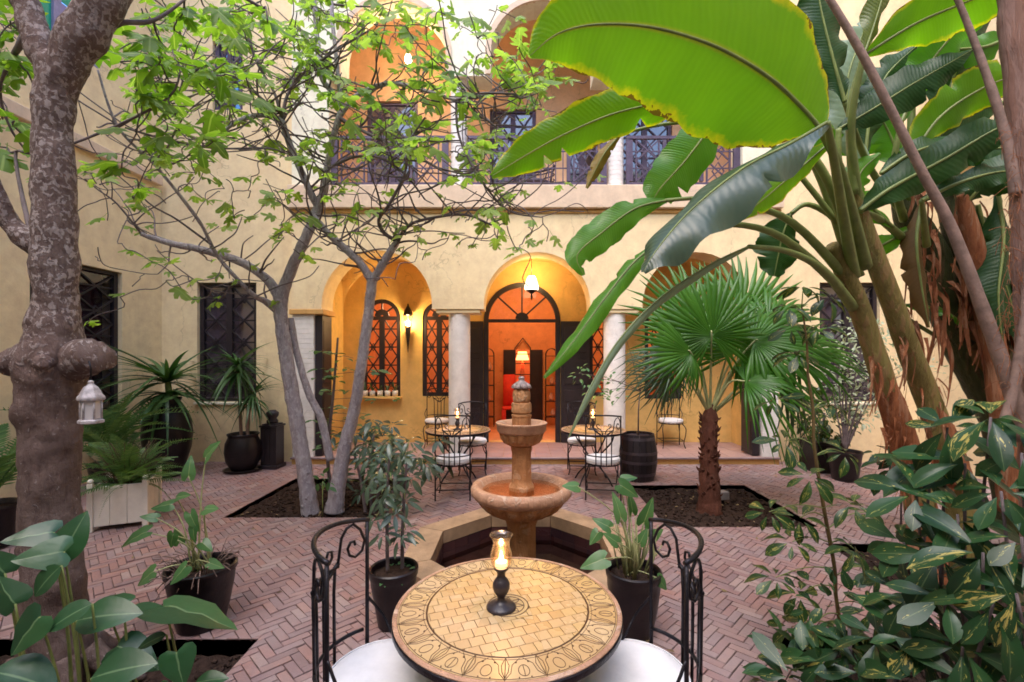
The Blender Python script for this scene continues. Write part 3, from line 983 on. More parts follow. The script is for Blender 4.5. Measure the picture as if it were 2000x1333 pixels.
for (x0, x1) in ((-0.36, -0.075), (0.30, 0.60)):
    mb = MB(); mb.box2((x0, YR - 0.055, ZP + .01), (x1, YR - 0.012, 1.955), 0.004)
    for (z0, z1) in ((0.25, 0.9), (1.0, 1.85)): mb.box2((x0 + .05, YR - 0.066, z0), (x1 - .05, YR - 0.054, z1), 0.008)
    mb.build('inner_door_leaf', M_DARKWOOD, house, False)
mb = MB(); t = YR - 0.10
ribbon(mb, [(-0.075, ZP), (-0.075, 2.0), (0.115, 2.24), (0.30, 2.0), (0.30, ZP)], 0.028, t, t + 0.04, m_front)
for z in (1.62, 1.85, 1.35): ribbon(mb, [(-0.06, z), (0.285, z)], 0.022, t + .005, t + 0.035, m_front)
mb.build('pointed_screen', M_DARKWOOD, house, False)

# terrace platform with its tiles
mb = MB(); mb.box2((-3.73, YF, -0.3), (4.30, YB + .22, ZP - 0.012))
plat = tag(mb.build('terrace', M_TRIM, None, False), kind='structure')
tl = MB(); tl.box((0, 0, -0.009), (0.262, 0.262, 0.02), 0, 0.0025); tme = tl.mesh('tile', M_TILE, False)
for i in range(30):
    for j in range(5):
        x, y = -3.73 + 0.134 + 0.2677 * i, YF + 0.134 + 0.27 * j
        inst('tile', tme, Matrix.Translation((x, y, ZP + rb.uniform(-.0015, .001))), plat)
nos = MB(); nos.box2((-3.74, YF - 0.035, ZP - 0.03), (4.31, YF - 0.001, ZP + 0.003), 0.008); nos.build('nosing', M_DARKWOOD if False else simple('nosing_stone', (0.28, 0.2, 0.2), 0.5), plat, False)

# side walls and the wall behind the photographer
lo = [opening(5.62, 6.93, 0.75, 3.05), opening(5.45, 6.6, 5.9, 7.7), opening(0.6, 1.9, 5.9, 7.7)]
lwall = thing('side_wall', 'cream courtyard wall along the left with a dark tall window behind the mottled trunk', 'wall', (-6.03, 0, 0))
mb = MB(); wall(mb, -7.0, 7.698, -0.3, 11.5, 6.03, 6.33, lo, m_left); mb.build('plaster', M_WALL, lwall, False)
mb = MB(); mb.box2((-6.03, -6.9, 4.62), (-5.93, 7.6, 4.78), 0.01); mb.build('ledge', M_BAND, lwall, False)
add_window(lwall, m_left, lo[0], 6.09, M_DARKWOOD, M_DARKGLASS, 0.36)
mb = MB(); mb.box2((-6.36, 5.4, 0.5), (-6.34, 7.1, 3.3)); mb.build('curtain', simple('wine_curtain', (0.09, 0.012, 0.04), 0.85, 0, 0.5, 3), lwall, False)
fr = add_window(lwall, m_left, lo[1], 6.09, simple('violet_frame', (0.30, 0.26, 0.42), 0.5), None, 0.4, False)
cols = [('pink', (0.75, 0.10, 0.22)), ('green', (0.02, 0.36, 0.22)), ('violet', (0.32, 0.26, 0.5))]
k = 0
for i in range(4):
    for j in range(3):
        y0 = 5.53 + 0.255 * i + (0.03 if i > 1 else -.0); z0 = 5.985 + 0.55 * j
        pm = MB(); pm.box2((-6.145, y0 + .008, z0 + .01), (-6.13, y0 + 0.247, z0 + 0.535)); pm.build('stained_pane', simple('stained_' + cols[(i + 2 * j) % 3][0], cols[(i + 2 * j) % 3][1], 0.15, 0, 0.1), fr, False)
add_window(lwall, m_left, lo[2], 6.09, M_RAIL, M_DARKGLASS, 0.4)
ro = [opening(5.5, 6.8, 0.95, 3.05), opening(5.2, 6.4, 5.9, 7.6)]
rwall = thing('side_wall', 'cream courtyard wall along the right behind the banana stems', 'wall', (6.75, 0, 0))
mb = MB(); wall(mb, -7.0, 7.698, -0.3, 11.5, 6.75, 7.05, ro, m_right); mb.build('plaster', M_WALL, rwall, False)
mb = MB(); mb.box2((6.65, -6.9, 4.62), (6.75, 7.6, 4.78), 0.01); mb.build('ledge', M_BAND, rwall, False)
for o in ro: add_window(rwall, m_right, o, 6.81, M_RAIL, M_DARKGLASS, 0.4)
bwall = thing('rear_wall', 'pale courtyard wall behind the nearest table', 'wall', (0, -4.6, 0))
mb = MB(); wall(mb, -6.33, 7.05, -0.3, 11.0, -4.6, -4.9, [opening(-2.2, -1.0, 0.0, 2.4, True), opening(1.0, 2.2, 0.0, 2.4, True)], m_front); mb.build('plaster', M_WALLUP, bwall, False)
mb = MB(); mb.box2((-2.3, -4.86, -.1), (-.9, -4.82, 3.2)); mb.box2((.9, -4.86, -.1), (2.3, -4.82, 3.2)); mb.build('door_leaf', M_DARKWOOD, bwall, False)
# ------------------------------------------------------------------ bistro chair (faces +X, seat centre at the origin)
def bow(phi, r=0.25): return (-r * math.cos(R(phi)), r * math.sin(R(phi)))
def bowp(phi, z, r=0.25):
    x, y = bow(phi, r); return Vector((x, y, z))

def make_chair():
    t = thing('bistro_chair', 'chair', 'chair')
    mb = MB()
    mb.lathe([(0.0, 0.452), (0.19, 0.452), (0.212, 0.458), (0.222, 0.474), (0.221, 0.492), (0.208, 0.507), (0.17, 0.514), (0.09, 0.517), (0.0, 0.517)], 40)
    cu = mb.build('seat_cushion', M_CUSH, t)
    mb = MB()
    for zz in (0.459, 0.507): mb.tube([Vector((0.2135 * math.cos(2 * PI * k / 40), 0.2135 * math.sin(2 * PI * k / 40), zz)) for k in range(41)], 0.0035, 5, False)
    mb.build('piping', M_CUSH, cu)
    mb = MB()
    ring = [Vector((0.215 * math.cos(2 * PI * k / 28), 0.215 * math.sin(2 * PI * k / 28), 0.44)) for k in range(29)]
    mb.tube(ring, 0.009, 8, False)
    for k in range(5): mb.box((0, -0.14 + 0.07 * k, 0.442), (0.36 if k in (1, 2, 3) else 0.27, 0.02, 0.006))
    mb.build('seat_frame', M_IRON, t)
    for s in (-1, 1):
        x, y = bow(58 * s)
        mb = MB()
        mb.tube([Vector((x - 0.01, y, 0.0)), Vector((x, y, 0.22)), Vector((x, y, 0.46)), Vector((x, y, 0.8)), Vector((x, y, 1.035))], [.009, .009, .0088, .0085, .0085], 8)
        mb.build('back_post', M_IRON, t)
        mb = MB()                                            # cabriole front leg
        pts = catmull([Vector((0.12, 0.165 * s, 0.44)), Vector((0.20, 0.21 * s, 0.36)), Vector((0.20, 0.20 * s, 0.22)), Vector((0.17, 0.185 * s, 0.09)), Vector((0.20, 0.205 * s, 0.0))], 16)
        mb.tube(pts, 0.0082, 7)
        mb.build('leg', M_IRON, t)
        mb = MB()                                            # curved brace from post to seat
        mb.tube(catmull([Vector((x, y, 0.70)), Vector((x + .06, y + .03 * s, 0.60)), Vector((-0.02, 0.212 * s, 0.53)), Vector((0.04, 0.212 * s, 0.445))], 12), 0.0065, 6)
        mb.build('brace', M_IRON, t)
        mb = MB()
        mb.tube(catmull([Vector((x, y, 0.24)), Vector((-.05, .17 * s, 0.34)), Vector((0.0, 0.15 * s, 0.435))], 8), 0.007, 6)
        mb.build('brace', M_IRON, t)
    mb = MB()
    mb.tube([bowp(p, 1.035 + 0.025 * math.cos(R(p * 1.5))) for p in range(-60, 61, 6)], 0.0098, 8)
    mb.build('top_rail', M_IRON, t)
    mb = MB()
    mb.tube([bowp(p, 0.56, 0.247) for p in range(-58, 59, 8)], 0.008, 6)
    mb.build('lower_rail', M_IRON, t)
    mb = MB()
    for s in (-1, 1):
        mb.tube([bowp(28 * s * k / 8, 0.80 + 0.085 * k / 8, 0.252) for k in range(9)], 0.010, 6)
    mb.tube([bowp(p, 0.872, 0.25) for p in range(-28, 29, 7)], 0.006, 6)
    mb.build('collar', M_IRON, t)
    for p, zt in ((-24, 0.872), (-8, 0.824), (8, 0.824), (24, 0.872)):
        mb = MB(); mb.tube([bowp(p * 0.92, 0.45, 0.246), bowp(p * 0.92, zt - .1, 0.25), bowp(p, zt, 0.252)], 0.0068, 7)
        mb.build('back_bar', M_IRON, t)
    for s in (-1, 1):
        mb = MB()                                            # S from the collar's tip up to the rail
        mb.tube([bowp(s * a, z) for a, z in ((27, 0.88), (29, 0.93), (31, 0.985), (37, 1.02), (44, 1.03), (51, 1.00), (55.5, 0.95), (53, 0.905), (46, 0.885), (40, 0.90), (38, 0.93), (41, 0.955), (45, 0.955), (46, 0.938))], 0.0062, 6)
        mb.build('scroll', M_IRON, t)
        mb = MB()
        mb.tube([bowp(s * a, z) for a, z in ((2, 0.81), (5, 0.86), (10, 0.895), (16, 0.905), (20, 0.925), (19, 0.95), (14, 0.955), (12, 0.935))], 0.0058, 6)
        mb.build('scroll', M_IRON, t)
    mb = MB()
    pts = [(-.13, -.20), (.175, -.185), (.175, .185), (-.13, .20)]
    for a, b in zip(pts, pts[1:] + pts[:1]): mb.tube([Vector((a[0], a[1], 0.13)), Vector((b[0], b[1], 0.13))], 0.007, 6)
    mb.build('stretcher', M_IRON, t)
    return t

chair0 = make_chair()
used = [False]
CG = 'wrought iron bistro chairs with white round seats'
def place_chair(x, y, z, rz, label):
    c = copy_tree(chair0) if used[0] else chair0
    used[0] = True
    c.location = (x, y, z); c.rotation_euler = (0, 0, rz); c['label'] = label; c['group'] = CG
    return c

TX, TY, TZ = -0.042, 1.85, 0.745
# ------------------------------------------------------------------ table with tiled top
def make_table():
    t = thing('bistro_table', 'table', 'table')
    mb = MB(); mb.lathe([(0.0, 0.715), (0.40, 0.712), (0.452, 0.712), (0.457, 0.718), (0.457, 0.736), (0.452, 0.7405), (0.0, 0.7405)], 72)
    mb.build('top_plate', M_IRON, t, True, 40)
    mb = MB(); mb.lathe([(0.4365, 0.741), (0.4365, 0.7465), (0.450, 0.7465), (0.4535, 0.744), (0.4535, 0.741)], 72)
    mb.build('edge_band', M_TERRARIM, t, True, 40)
    mb = MB(); mb.lathe([(0.0, 0.7412), (0.436, 0.7412)], 72); mb.build('grout', M_GROUT, t, False)
    rr = random.Random(3)
    circ = planes_of([(0.3205 * math.cos(2 * PI * k / 32), 0.3205 * math.sin(2 * PI * k / 32)) for k in range(32)])
    med = planes_of([(0.086 * math.cos(2 * PI * k / 20), 0.086 * math.sin(2 * PI * k / 20)) for k in range(20)])
    ca, sa = math.cos(R(21)), math.sin(R(21))
    s, lx = 0.052, 0.052
    def tile(poly):
        m = MB(); n = len(poly)
        cx = sum(p[0] for p in poly) / n; cy = sum(p[1] for p in poly) / n
        dz = rr.uniform(-0.0004, 0.0004)
        ins = [(cx + (p[0] - cx) * 0.965, cy + (p[1] - cy) * 0.965) for p in poly]
        for (x, y) in poly: m.v.append((x, y, 0.741))
        for (x, y) in poly: m.v.append((x, y, 0.7452 + dz))
        for (x, y) in ins: m.v.append((x, y, 0.7462 + dz))
        m.face(*range(2 * n, 3 * n))
        for i in range(n):
            j = (i + 1) % n
            m.face(i, j, n + j, n + i); m.face(n + i, n + j, 2 * n + j, 2 * n + i)
        m.build('tile', M_TABLETILE, t, False)
    g = 0.0012
    for j in range(-7, 8):
        sh = 0.5 * lx if j % 2 else 0
        for i in range(-8, 9):
            x0, y0 = i * lx + sh, j * s
            q = [(x0 + g, y0 + g), (x0 + lx - g, y0 + g), (x0 + lx - g, y0 + s - g), (x0 + g, y0 + s - g)]
            q = [(x * ca - y * sa, x * sa + y * ca) for x, y in q]
            for n, c in circ:
                q = clip_half(q, n, c)
                if not q: break
            if not q: continue
            for p in outside(q, med):
                area = abs(sum(p[k][0] * p[(k + 1) % len(p)][1] - p[(k + 1) % len(p)][0] * p[k][1] for k in range(len(p)))) / 2
                if area > 5e-5: tile(p)
    # carved border: wedge tiles, each with an incised leaf motif
    NW = 20
    for k in range(NW):
        a0, a1 = 2 * PI * k / NW + 0.004, 2 * PI * (k + 1) / NW - 0.004
        poly = [(0.434 * math.cos(lerp(a0, a1, i / 4)), 0.434 * math.sin(lerp(a0, a1, i / 4))) for i in range(5)] + [(0.322 * math.cos(lerp(a1, a0, i / 4)), 0.322 * math.sin(lerp(a1, a0, i / 4))) for i in range(5)]
        m = MB(); n = len(poly)
        for z in (0.741, 0.746):
            for (x, y) in poly: m.v.append((x, y, z))
        m.face(*range(n, 2 * n))
        for i in range(n): m.face(i, (i + 1) % n, n + (i + 1) % n, n + i)
        bt = m.build('border_tile', M_TABLETILE, t, False)
        ink = MB()
        am, aw = (a0 + a1) / 2, (a1 - a0)
        def pt(u, v): # u -1..1 across, v 0..1 outwards
            r_ = lerp(0.325, 0.431, v); a = am + u * aw / 2
            return Vector((r_ * math.cos(a), r_ * math.sin(a), 0.7463))
        def line(pts, w=0.0013): ink.tube([pt(*q) for q in pts], w, 4, True, (1, 1) )
        loop = [(0.30 * math.sin(2 * PI * i / 16), 0.62 + 0.25 * math.cos(2 * PI * i / 16)) for i in range(17)]
        line(loop)
        if k % 2: line([(0.0, 0.40), (0.02, 0.7), (0, 0.86)], 0.0013)
        for s_ in (-1, 1):
            line([(s_ * 1.0, 0.98), (s_ * 0.72, 0.72), (s_ * 0.62, 0.35), (s_ * 0.12, 0.06)])
            line([(s_ * 1.0, 0.05), (s_ * 0.80, 0.36), (s_ * 0.86, 0.66), (s_ * 1.0, 0.9)])
            line([(s_ * .36, .22), (s_ * .40, .27)], 0.003)
            line([(s_ * .28, .93), (s_ * .33, .92)], 0.0026)
        line([(-1, 0.985), (0, 0.985), (1, 0.985)]); line([(-1, 0.0), (0, 0.0), (1, 0.0)], 0.0026); line([(-1, 0.11), (0, 0.11), (1, 0.11)], 0.001)
        ink.build('leaf_motif', M_INK, bt, False)
    m = MB(); m.lathe([(0.0, 0.7455), (0.082, 0.7455), (0.084, 0.744), (0.084, 0.741)], 40); md = m.build('medallion', M_TABLETILE, t, False)
    ink = MB()
    for r_ in (0.083, 0.066): ink.tube([Vector((r_ * math.cos(2 * PI * i / 36), r_ * math.sin(2 * PI * i / 36), 0.7458)) for i in range(37)], 0.0018, 4, False)
    for k in range(8):
        a = 2 * PI * k / 8
        for s_ in (-1, 1):
            ink.tube([Vector((r_ * math.cos(a + s_ * w), r_ * math.sin(a + s_ * w), 0.7458)) for r_, w in ((0.006, 0), (0.025, 0.30), (0.045, 0.22), (0.064, 0.0))], 0.0017, 4)
    ink.build('rosette', M_INK, md, False)
    for k in range(4):
        a = PI / 4 + k * PI / 2
        ca_, sa_ = math.cos(a), math.sin(a)
        m = MB()
        m.tube([Vector((r_ * ca_, r_ * sa_, z)) for r_, z in catmull2([(0.34, 0.71), (0.30, 0.60), (0.16, 0.45), (0.09, 0.36), (0.13, 0.22), (0.25, 0.10), (0.32, 0.0)], 20)], 0.011, 7)
        m.build('leg', M_IRON, t)
    m = MB()
    m.tube([Vector((0.115 * math.cos(2 * PI * i / 24), 0.115 * math.sin(2 * PI * i / 24), 0.36)) for i in range(25)], 0.009, 6, False)
    m.tube([Vector((0.33 * math.cos(2 * PI * i / 32), 0.33 * math.sin(2 * PI * i / 32), 0.705)) for i in range(33)], 0.009, 6, False)
    m.build('leg_ring', M_IRON, t)
    return t

def catmull2(pts, n):
    a = catmull([p[0] for p in pts], n); b = catmull([p[1] for p in pts], n)
    return list(zip(a, b))

table0 = make_table()
table0.location = (TX, TY, 0)
table0['label'] = 'nearest round table with yellow tiled top and carved leaf border'
TG = 'round tables with yellow tiled tops'
table0['group'] = TG
FT = [(-0.845, 6.42, 'yellow tiled table standing left of the fountain before the terrace'), (1.06, 6.42, 'yellow tiled table beside the black barrel before the terrace')]
for x, y, lb in FT:
    c = copy_tree(table0); c.location = (x, y, 0); c['label'] = lb

place_chair(-0.535, 1.80, 0, 0.0, 'nearest left iron chair with scrolled back, its white seat under the near table')
place_chair(0.455, 1.80, 0, PI, 'nearest right iron chair with scrolled back, its white seat under the near table')
place_chair(-0.81, 5.72, 0, PI / 2 + .05, 'iron chair with its back to the fountain at the left far table')
place_chair(-0.70, 6.98, 0, -PI / 2 + .1, 'iron chair between the left far table and the terrace step')
place_chair(1.06, 5.72, 0, PI / 2 - .12, 'iron chair with its back to the fountain at the right far table')
place_chair(0.98, 7.0, 0, -PI / 2 - .1, 'iron chair between the right far table and the terrace step')
place_chair(-1.50, 8.42, ZP, -PI / 2, 'iron chair on the terrace under the window left of the column')
place_chair(2.82, 8.42, ZP, -PI / 2, 'iron chair on the terrace alone against the ochre wall at right')

# ------------------------------------------------------------------ candle holders
M_WAX = simple('wax', (0.85, 0.72, 0.6), 0.5, 0, 0.1, 8, 0.05)
M_LITWAX = emit('lit_wax', (1.0, 0.62, 0.34), 0.8)  # flame light in the wax put in as emission
M_FLAME = emit('flame', (1.0, 0.62, 0.22), 30.0)
M_AMBER = glass('amber_glass', (1.0, 0.90, 0.80), 0.8, 0.22, 0.07)
def lamp(loc, e, r=0.03, col=(1.0, 0.62, 0.28), parent=None):
    d = bpy.data.lights.new('glow', 'POINT'); d.energy = e; d.shadow_soft_size = r; d.color = col
    o = bpy.data.objects.new('glow', d); C.objects.link(o); o.location = loc
    return o

def make_candle():
    t = thing('candle_holder', 'candle', 'candle holder')
    m = MB(); m.lathe([(0.058, 0.0), (0.060, 0.006), (0.052, 0.014), (0.030, 0.022), (0.016, 0.032), (0.015, 0.045), (0.021, 0.055), (0.030, 0.068), (0.035, 0.085), (0.034, 0.100), (0.026, 0.115), (0.017, 0.125), (0.016, 0.14), (0.022, 0.15), (0.030, 0.158), (0.030, 0.163), (0.0, 0.163)], 28)
    m.build('stem', simple('dark_turned_wood', (0.035, 0.026, 0.032), 0.35, 0, 0.4, 20, 0.15), t)
    m = MB(); m.lathe([(0.022, 0.158), (0.034, 0.168), (0.041, 0.185), (0.044, 0.205), (0.041, 0.228), (0.034, 0.248), (0.033, 0.262), (0.038, 0.278), (0.047, 0.294), (0.0455, 0.2945), (0.036, 0.278), (0.031, 0.262), (0.032, 0.248), (0.0385, 0.228), (0.0415, 0.205), (0.0385, 0.186), (0.0315, 0.171)], 32)
    m.build('glass_shade', M_AMBER, t)
    m = MB(); m.lathe([(0.024, 0.164), (0.025, 0.167), (0.025, 0.186), (0.022, 0.188), (0.0, 0.186)], 20); m.build('candle', M_LITWAX, t)
    m = MB(); m.lathe([(0.001, 0.188), (0.0065, 0.194), (0.008, 0.201), (0.006, 0.212), (0.003, 0.222), (0.0005, 0.230)], 12); m.build('flame', M_FLAME, t)
    return t
cd = make_candle()
cd.location = (-0.068, 1.83, TZ + 0.0013)
cd['label'] = 'lit candle in a glass shade on a dark turned stem on the nearest table'
cd['group'] = 'lit candle holders on the tables'
lamp((-0.068, 1.83, TZ + 0.225), 0.9, 0.008)
for (x, y, _), lb in zip(FT, ('lit candle on the left far table', 'lit candle on the right far table beside the barrel')):
    c = copy_tree(cd); c.location = (x - 0.01, y - 0.02, TZ + 0.0013); c['label'] = lb
    lamp((x - .01, y - 0.02, TZ + 0.225), 3.0, 0.008)
# cups and glasses on the far tables
def cup(x, y, lb):
    t = thing('drinking_glass', lb, 'glass', (x, y, TZ + 0.0015), 'small glasses on the far tables')
    m = MB(); m.lathe([(0.02, 0.0), (0.024, 0.002), (0.028, 0.07), (0.0268, 0.07), (0.0225, 0.005), (0, 0.005)], 16, (x, y, TZ + 0.0015)); m.build('cup', M_CLEAR, t)
    m = MB(); m.lathe([(0.038, 0.0), (0.05, 0.004), (0.049, 0.0055), (0.037, 0.0018), (0.0, 0.0018)], 18, (x, y, TZ + 0.0012)); m.build('saucer', M_WAX, t)
for i, (dx, dy, lb) in enumerate(((0.12, -0.1, 'small clear glass right of the candle on the left far table'), (-0.15, -0.06, 'small clear glass left of the candle on the left far table'))):
    cup(FT[0][0] + dx, FT[0][1] + dy, lb)
for i, (dx, dy, lb) in enumerate(((0.10, -0.15, 'small clear glass nearest the candle on the right far table'), (0.24, -0.02, 'small clear glass beside the barrel edge of the right far table'))):
    cup(FT[1][0] + dx, FT[1][1] + dy, lb)

# ------------------------------------------------------------------ fountain in its sunken octagonal pool
pool = thing('fountain_pool', 'sunken octagonal pool with tan stone rim and dark tiled inside', 'pool', (PX, PY, 0))
oc_i, oc_o = octagon(PA), octagon(1.0)
for k in range(8):
    j = (k + 1) % 8
    m = MB(); z0, z1 = -0.05, 0.075
    A, B, Cc, D = oc_i[k], oc_i[j], oc_o[j], oc_o[k]
    g = 0.004
    def mv(p, q, s_): l = math.hypot(q[0] - p[0], q[1] - p[1]); return (p[0] + (q[0] - p[0]) / l * s_, p[1] + (q[1] - p[1]) / l * s_)
    m.prism([mv(A, B, g), mv(D, Cc, g), mv(Cc, D, g), mv(B, A, g)], z0, z1)
    m.build('rim_stone', M_POOLRIM, pool, False)
    # inner wall tiles
    n = 4
    for i in range(n):
        for r_ in range(3):
            a = (lerp(A[0], B[0], (i + .015) / n), lerp(A[1], B[1], (i + .015) / n)); b = (lerp(A[0], B[0], (i + .985) / n), lerp(A[1], B[1], (i + .985) / n))
            zz0, zz1 = -0.24 + 0.093 * r_, -0.24 + 0.093 * r_ + 0.09
            out = Vector((A[0] + B[0] - 2 * PX, A[1] + B[1] - 2 * PY, 0)).normalized()
            tm = MB(); e = 0.006
            p4 = [Vector((a[0], a[1], zz0)), Vector((b[0], b[1], zz0)), Vector((b[0], b[1], zz1)), Vector((a[0], a[1], zz1))]
            for p in p4: tm.v.append(tuple(p + out * 0.012))
            for p in p4: tm.v.append(tuple(p + out * 0.003))
            tm.face(4, 5, 6, 7)
            for q in range(4): tm.face(q, (q + 1) % 4, 4 + (q + 1) % 4, 4 + q)
            tm.build('wall_tile', M_POOLTILE, pool, False)
m = MB(); ob = octagon(PA + 0.02)
for k in range(8):
    j = (k + 1) % 8
    m.quad((*ob[k], 0.03), (*ob[j], 0.03), (*ob[j], -0.3), (*ob[k], -0.3))
n = len(m.v)
for p in ob: m.v.append((p[0], p[1], -0.245))
m.face(*range(n, n + 8)); m.build('basin_shell', M_BEDWALL, pool, False)
m = MB(); n = 0
for p in octagon(PA + .008): m.v.append((p[0], p[1], -0.195))
m.face(*range(8)); wtr = m.build('water', glass('pool_water', (0.5, 0.4, 0.36), 1.3, 0.04, 0.03), pool, False)

FX, FY = 0.03, 4.1
fo = thing('fountain', 'tiered carved sandstone fountain with two basins rising from the octagonal pool', 'fountain', (FX, FY, -0.245))
c0 = (FX, FY, 0)
m = MB(); m.lathe([(0.19, -0.245), (0.19, -0.20), (0.150, -0.17), (0.138, -0.1), (0.136, 0.25), (0.150, 0.30), (0.17, 0.33), (0.17, 0.36)], 8, c0, PI / 8)
m.build('pedestal', M_TERRA, fo, True, 25)
def lobes(nl, depth, sel):
    return lambda a, i: 1.0 - (depth * (abs(math.cos(nl * a / 2)) ** 6) if i in sel else 0.0)
m = MB()
prof = [(0.15, 0.345), (0.22, 0.352), (0.30, 0.385), (0.36, 0.43), (0.395, 0.48), (0.405, 0.515)]
m.lathe(prof, 160, c0, 0, lobes(16, 0.085, (1, 2, 3, 4)))
m.build('lobed_bowl', M_TERRA, fo)
m = MB()
m.lathe([(0.402, 0.505), (0.425, 0.512), (0.452, 0.545), (0.455, 0.585), (0.440, 0.615), (0.415, 0.625), (0.385, 0.617), (0.365, 0.59), (0.33, 0.545), (0.2, 0.53), (0.05, 0.53)], 72, c0)
m.build('basin', M_TERRARIM, fo)
m = MB(); m.lathe([(0.0, 0.572), (0.35, 0.572)], 48, c0); m.build('water', glass('basin_water', (0.95, 0.82, 0.7), 0.9, 0.03, 0.0), fo, False)
m = MB(); m.lathe([(0.12, 0.53), (0.12, 0.60), (0.10, 0.63), (0.095, 0.66), (0.092, 0.9), (0.100, 0.93), (0.105, 0.96), (0.09, 0.975)], 8, c0, PI / 8)
m.build('stem', M_TERRA, fo, True, 25)
m = MB(); m.lathe([(0.09, 0.97), (0.13, 0.975), (0.165, 0.995), (0.19, 1.03), (0.20, 1.07), (0.205, 1.09)], 120, c0, 0, lobes(14, 0.085, (1, 2, 3, 4)))
m.build('lobed_bowl', M_TERRA, fo)
m = MB(); m.lathe([(0.203, 1.085), (0.212, 1.09), (0.222, 1.105), (0.224, 1.15), (0.232, 1.158), (0.232, 1.172), (0.215, 1.176), (0.19, 1.165), (0.15, 1.13), (0.05, 1.12)], 56, c0)
m.build('basin', M_TERRARIM, fo, True, 50)
m = MB(); m.lathe([(0.085, 1.12), (0.085, 1.225), (0.090, 1.228), (0.090, 1.245), (0.078, 1.25), (0.078, 1.262), (0.090, 1.266), (0.090, 1.335), (0.084, 1.35), (0.07, 1.352)], 24, c0)
m.build('drum', M_TERRA, fo, True, 40)
m = MB(); m.lathe([(0.068, 1.35), (0.078, 1.37), (0.082, 1.41), (0.078, 1.45), (0.062, 1.475), (0.05, 1.478)], 80, c0, 0, lobes(12, 0.10, (1, 2, 3)))
m.build('fluted_knob', M_TERRA, fo)
m = MB(); m.lathe([(0.05, 1.475), (0.088, 1.478), (0.096, 1.490), (0.080, 1.515), (0.055, 1.53), (0.03, 1.545), (0.022, 1.56), (0.03, 1.572), (0.02, 1.585), (0.0, 1.588)], 64, c0, 0, lobes(8, 0.22, (1, 2, 3)))
m.build('spout_cap', simple('grey_spout', (0.36, 0.28, 0.27), 0.4, 0.2, 0.5, 20, 0.3), fo)

# ------------------------------------------------------------------ pots, jars, barrel and lanterns
def pot_part(parent, prof, c, mat=M_BLACKPOT, name='pot', soil_r=None, soil_z=None, seg=36):
    m = MB(); m.lathe(prof, seg, c); p = m.build(name, mat, parent, True, 45)
    if soil_r:
        m = MB(); m.lathe([(0.0, soil_z), (soil_r * 0.5, soil_z + 0.008), (soil_r, soil_z)], 20, c, 0, lambda a, i: 1 + 0.0 * a)
        m.build('soil', M_SOIL, parent)
    return p

ln = thing('hanging_lantern', 'small white pierced lantern hanging from the sawn stub of the mottled trunk', 'lantern', (-2.215, 2.36, 1.40))
lc = (-2.215, 2.36, 0)
m = MB(); m.lathe([(0.048, 1.412), (0.054, 1.416), (0.054, 1.428), (0.045, 1.434)], 6, lc, PI / 6); m.build('base', M_SLAT, ln, False)
for k in range(6):
    a = PI / 6 + k * PI / 3
    m = MB(); p = Vector((lc[0] + 0.042 * math.cos(a), lc[1] + 0.042 * math.sin(a), 0)); m.tube([p + Vector((0, 0, 1.434)), p + Vector((0, 0, 1.535))], 0.0048, 6); m.build('post', M_SLAT, ln)
    b = a + PI / 3
    q = Vector((lc[0] + 0.0405 * math.cos(b), lc[1] + 0.0405 * math.sin(b), 0)); p2 = Vector((lc[0] + 0.0405 * math.cos(a), lc[1] + 0.0405 * math.sin(a), 0))
    m = MB(); m.quad(p2 + Vector((0, 0, 1.436)), q + Vector((0, 0, 1.436)), q + Vector((0, 0, 1.533)), p2 + Vector((0, 0, 1.533))); m.build('pane', simple('milk_glass', (0.62, 0.58, 0.58), 0.3, 0, 0.1, 8, 0), ln, False)
m = MB(); m.lathe([(0.055, 1.532), (0.058, 1.540), (0.055, 1.552), (0.045, 1.565), (0.039, 1.582), (0.029, 1.600), (0.015, 1.612), (0.011, 1.62), (0.013, 1.63), (0.0, 1.638)], 6, lc, PI / 6); m.build('roof', M_SLAT, ln, True, 40)
m = MB(); m.tube([Vector((lc[0], lc[1], 1.636)), Vector((lc[0], lc[1], 1.70)), Vector((lc[0] - .01, lc[1], 1.735))], 0.004, 5); m.build('hook', M_IRON, ln)

wb = thing('wall_lantern', 'lit pierced lantern with long tail on the ochre wall between two arched windows', 'lantern', (-2.11, 8.72, 2.2))
wc = (-2.11, 8.72, 0)
def star(a, i): return 1.0
m = MB(); m.lathe([(0.085, 2.56), (0.10, 2.575), (0.085, 2.62), (0.06, 2.68), (0.02, 2.75), (0.012, 2.79), (0.0, 2.80)], 8, wc); m.build('cap', M_IRON, wb, True, 40)
for k in range(8):
    a = k * PI / 4
    p = Vector((wc[0] + 0.082 * math.cos(a), wc[1] + 0.082 * math.sin(a), 0)); q = Vector((wc[0] + 0.062 * math.cos(a), wc[1] + 0.062 * math.sin(a), 0))
    m = MB(); m.tube([q + Vector((0, 0, 2.34)), p + Vector((0, 0, 2.565))], 0.006, 5); m.build('rib', M_IRON, wb)
m = MB(); m.lathe([(0.065, 2.345), (0.06, 2.33), (0.05, 2.26), (0.032, 2.12), (0.016, 1.98), (0.006, 1.88), (0.0, 1.84)], 8, wc); m.build('tail', M_IRON, wb, True, 40)
m = MB(); m.tube([Vector((wc[0], 8.85, 2.60)), Vector((wc[0], 8.76, 2.64)), Vector((wc[0], 8.72, 2.58))], 0.009, 6); m.build('bracket', M_IRON, wb)
m = MB(); m.lathe([(0.0, 2.36), (0.025, 2.37), (0.035, 2.40), (0.03, 2.44), (0.012, 2.47), (0, 2.475)], 14, wc); m.build('bulb', emit('lantern_bulb', (1.0, 0.70, 0.34), 60.0), wb)
lamp((wc[0], wc[1] - 0.09, 2.42), 13.0, 0.05, (1.0, 0.66, 0.27))

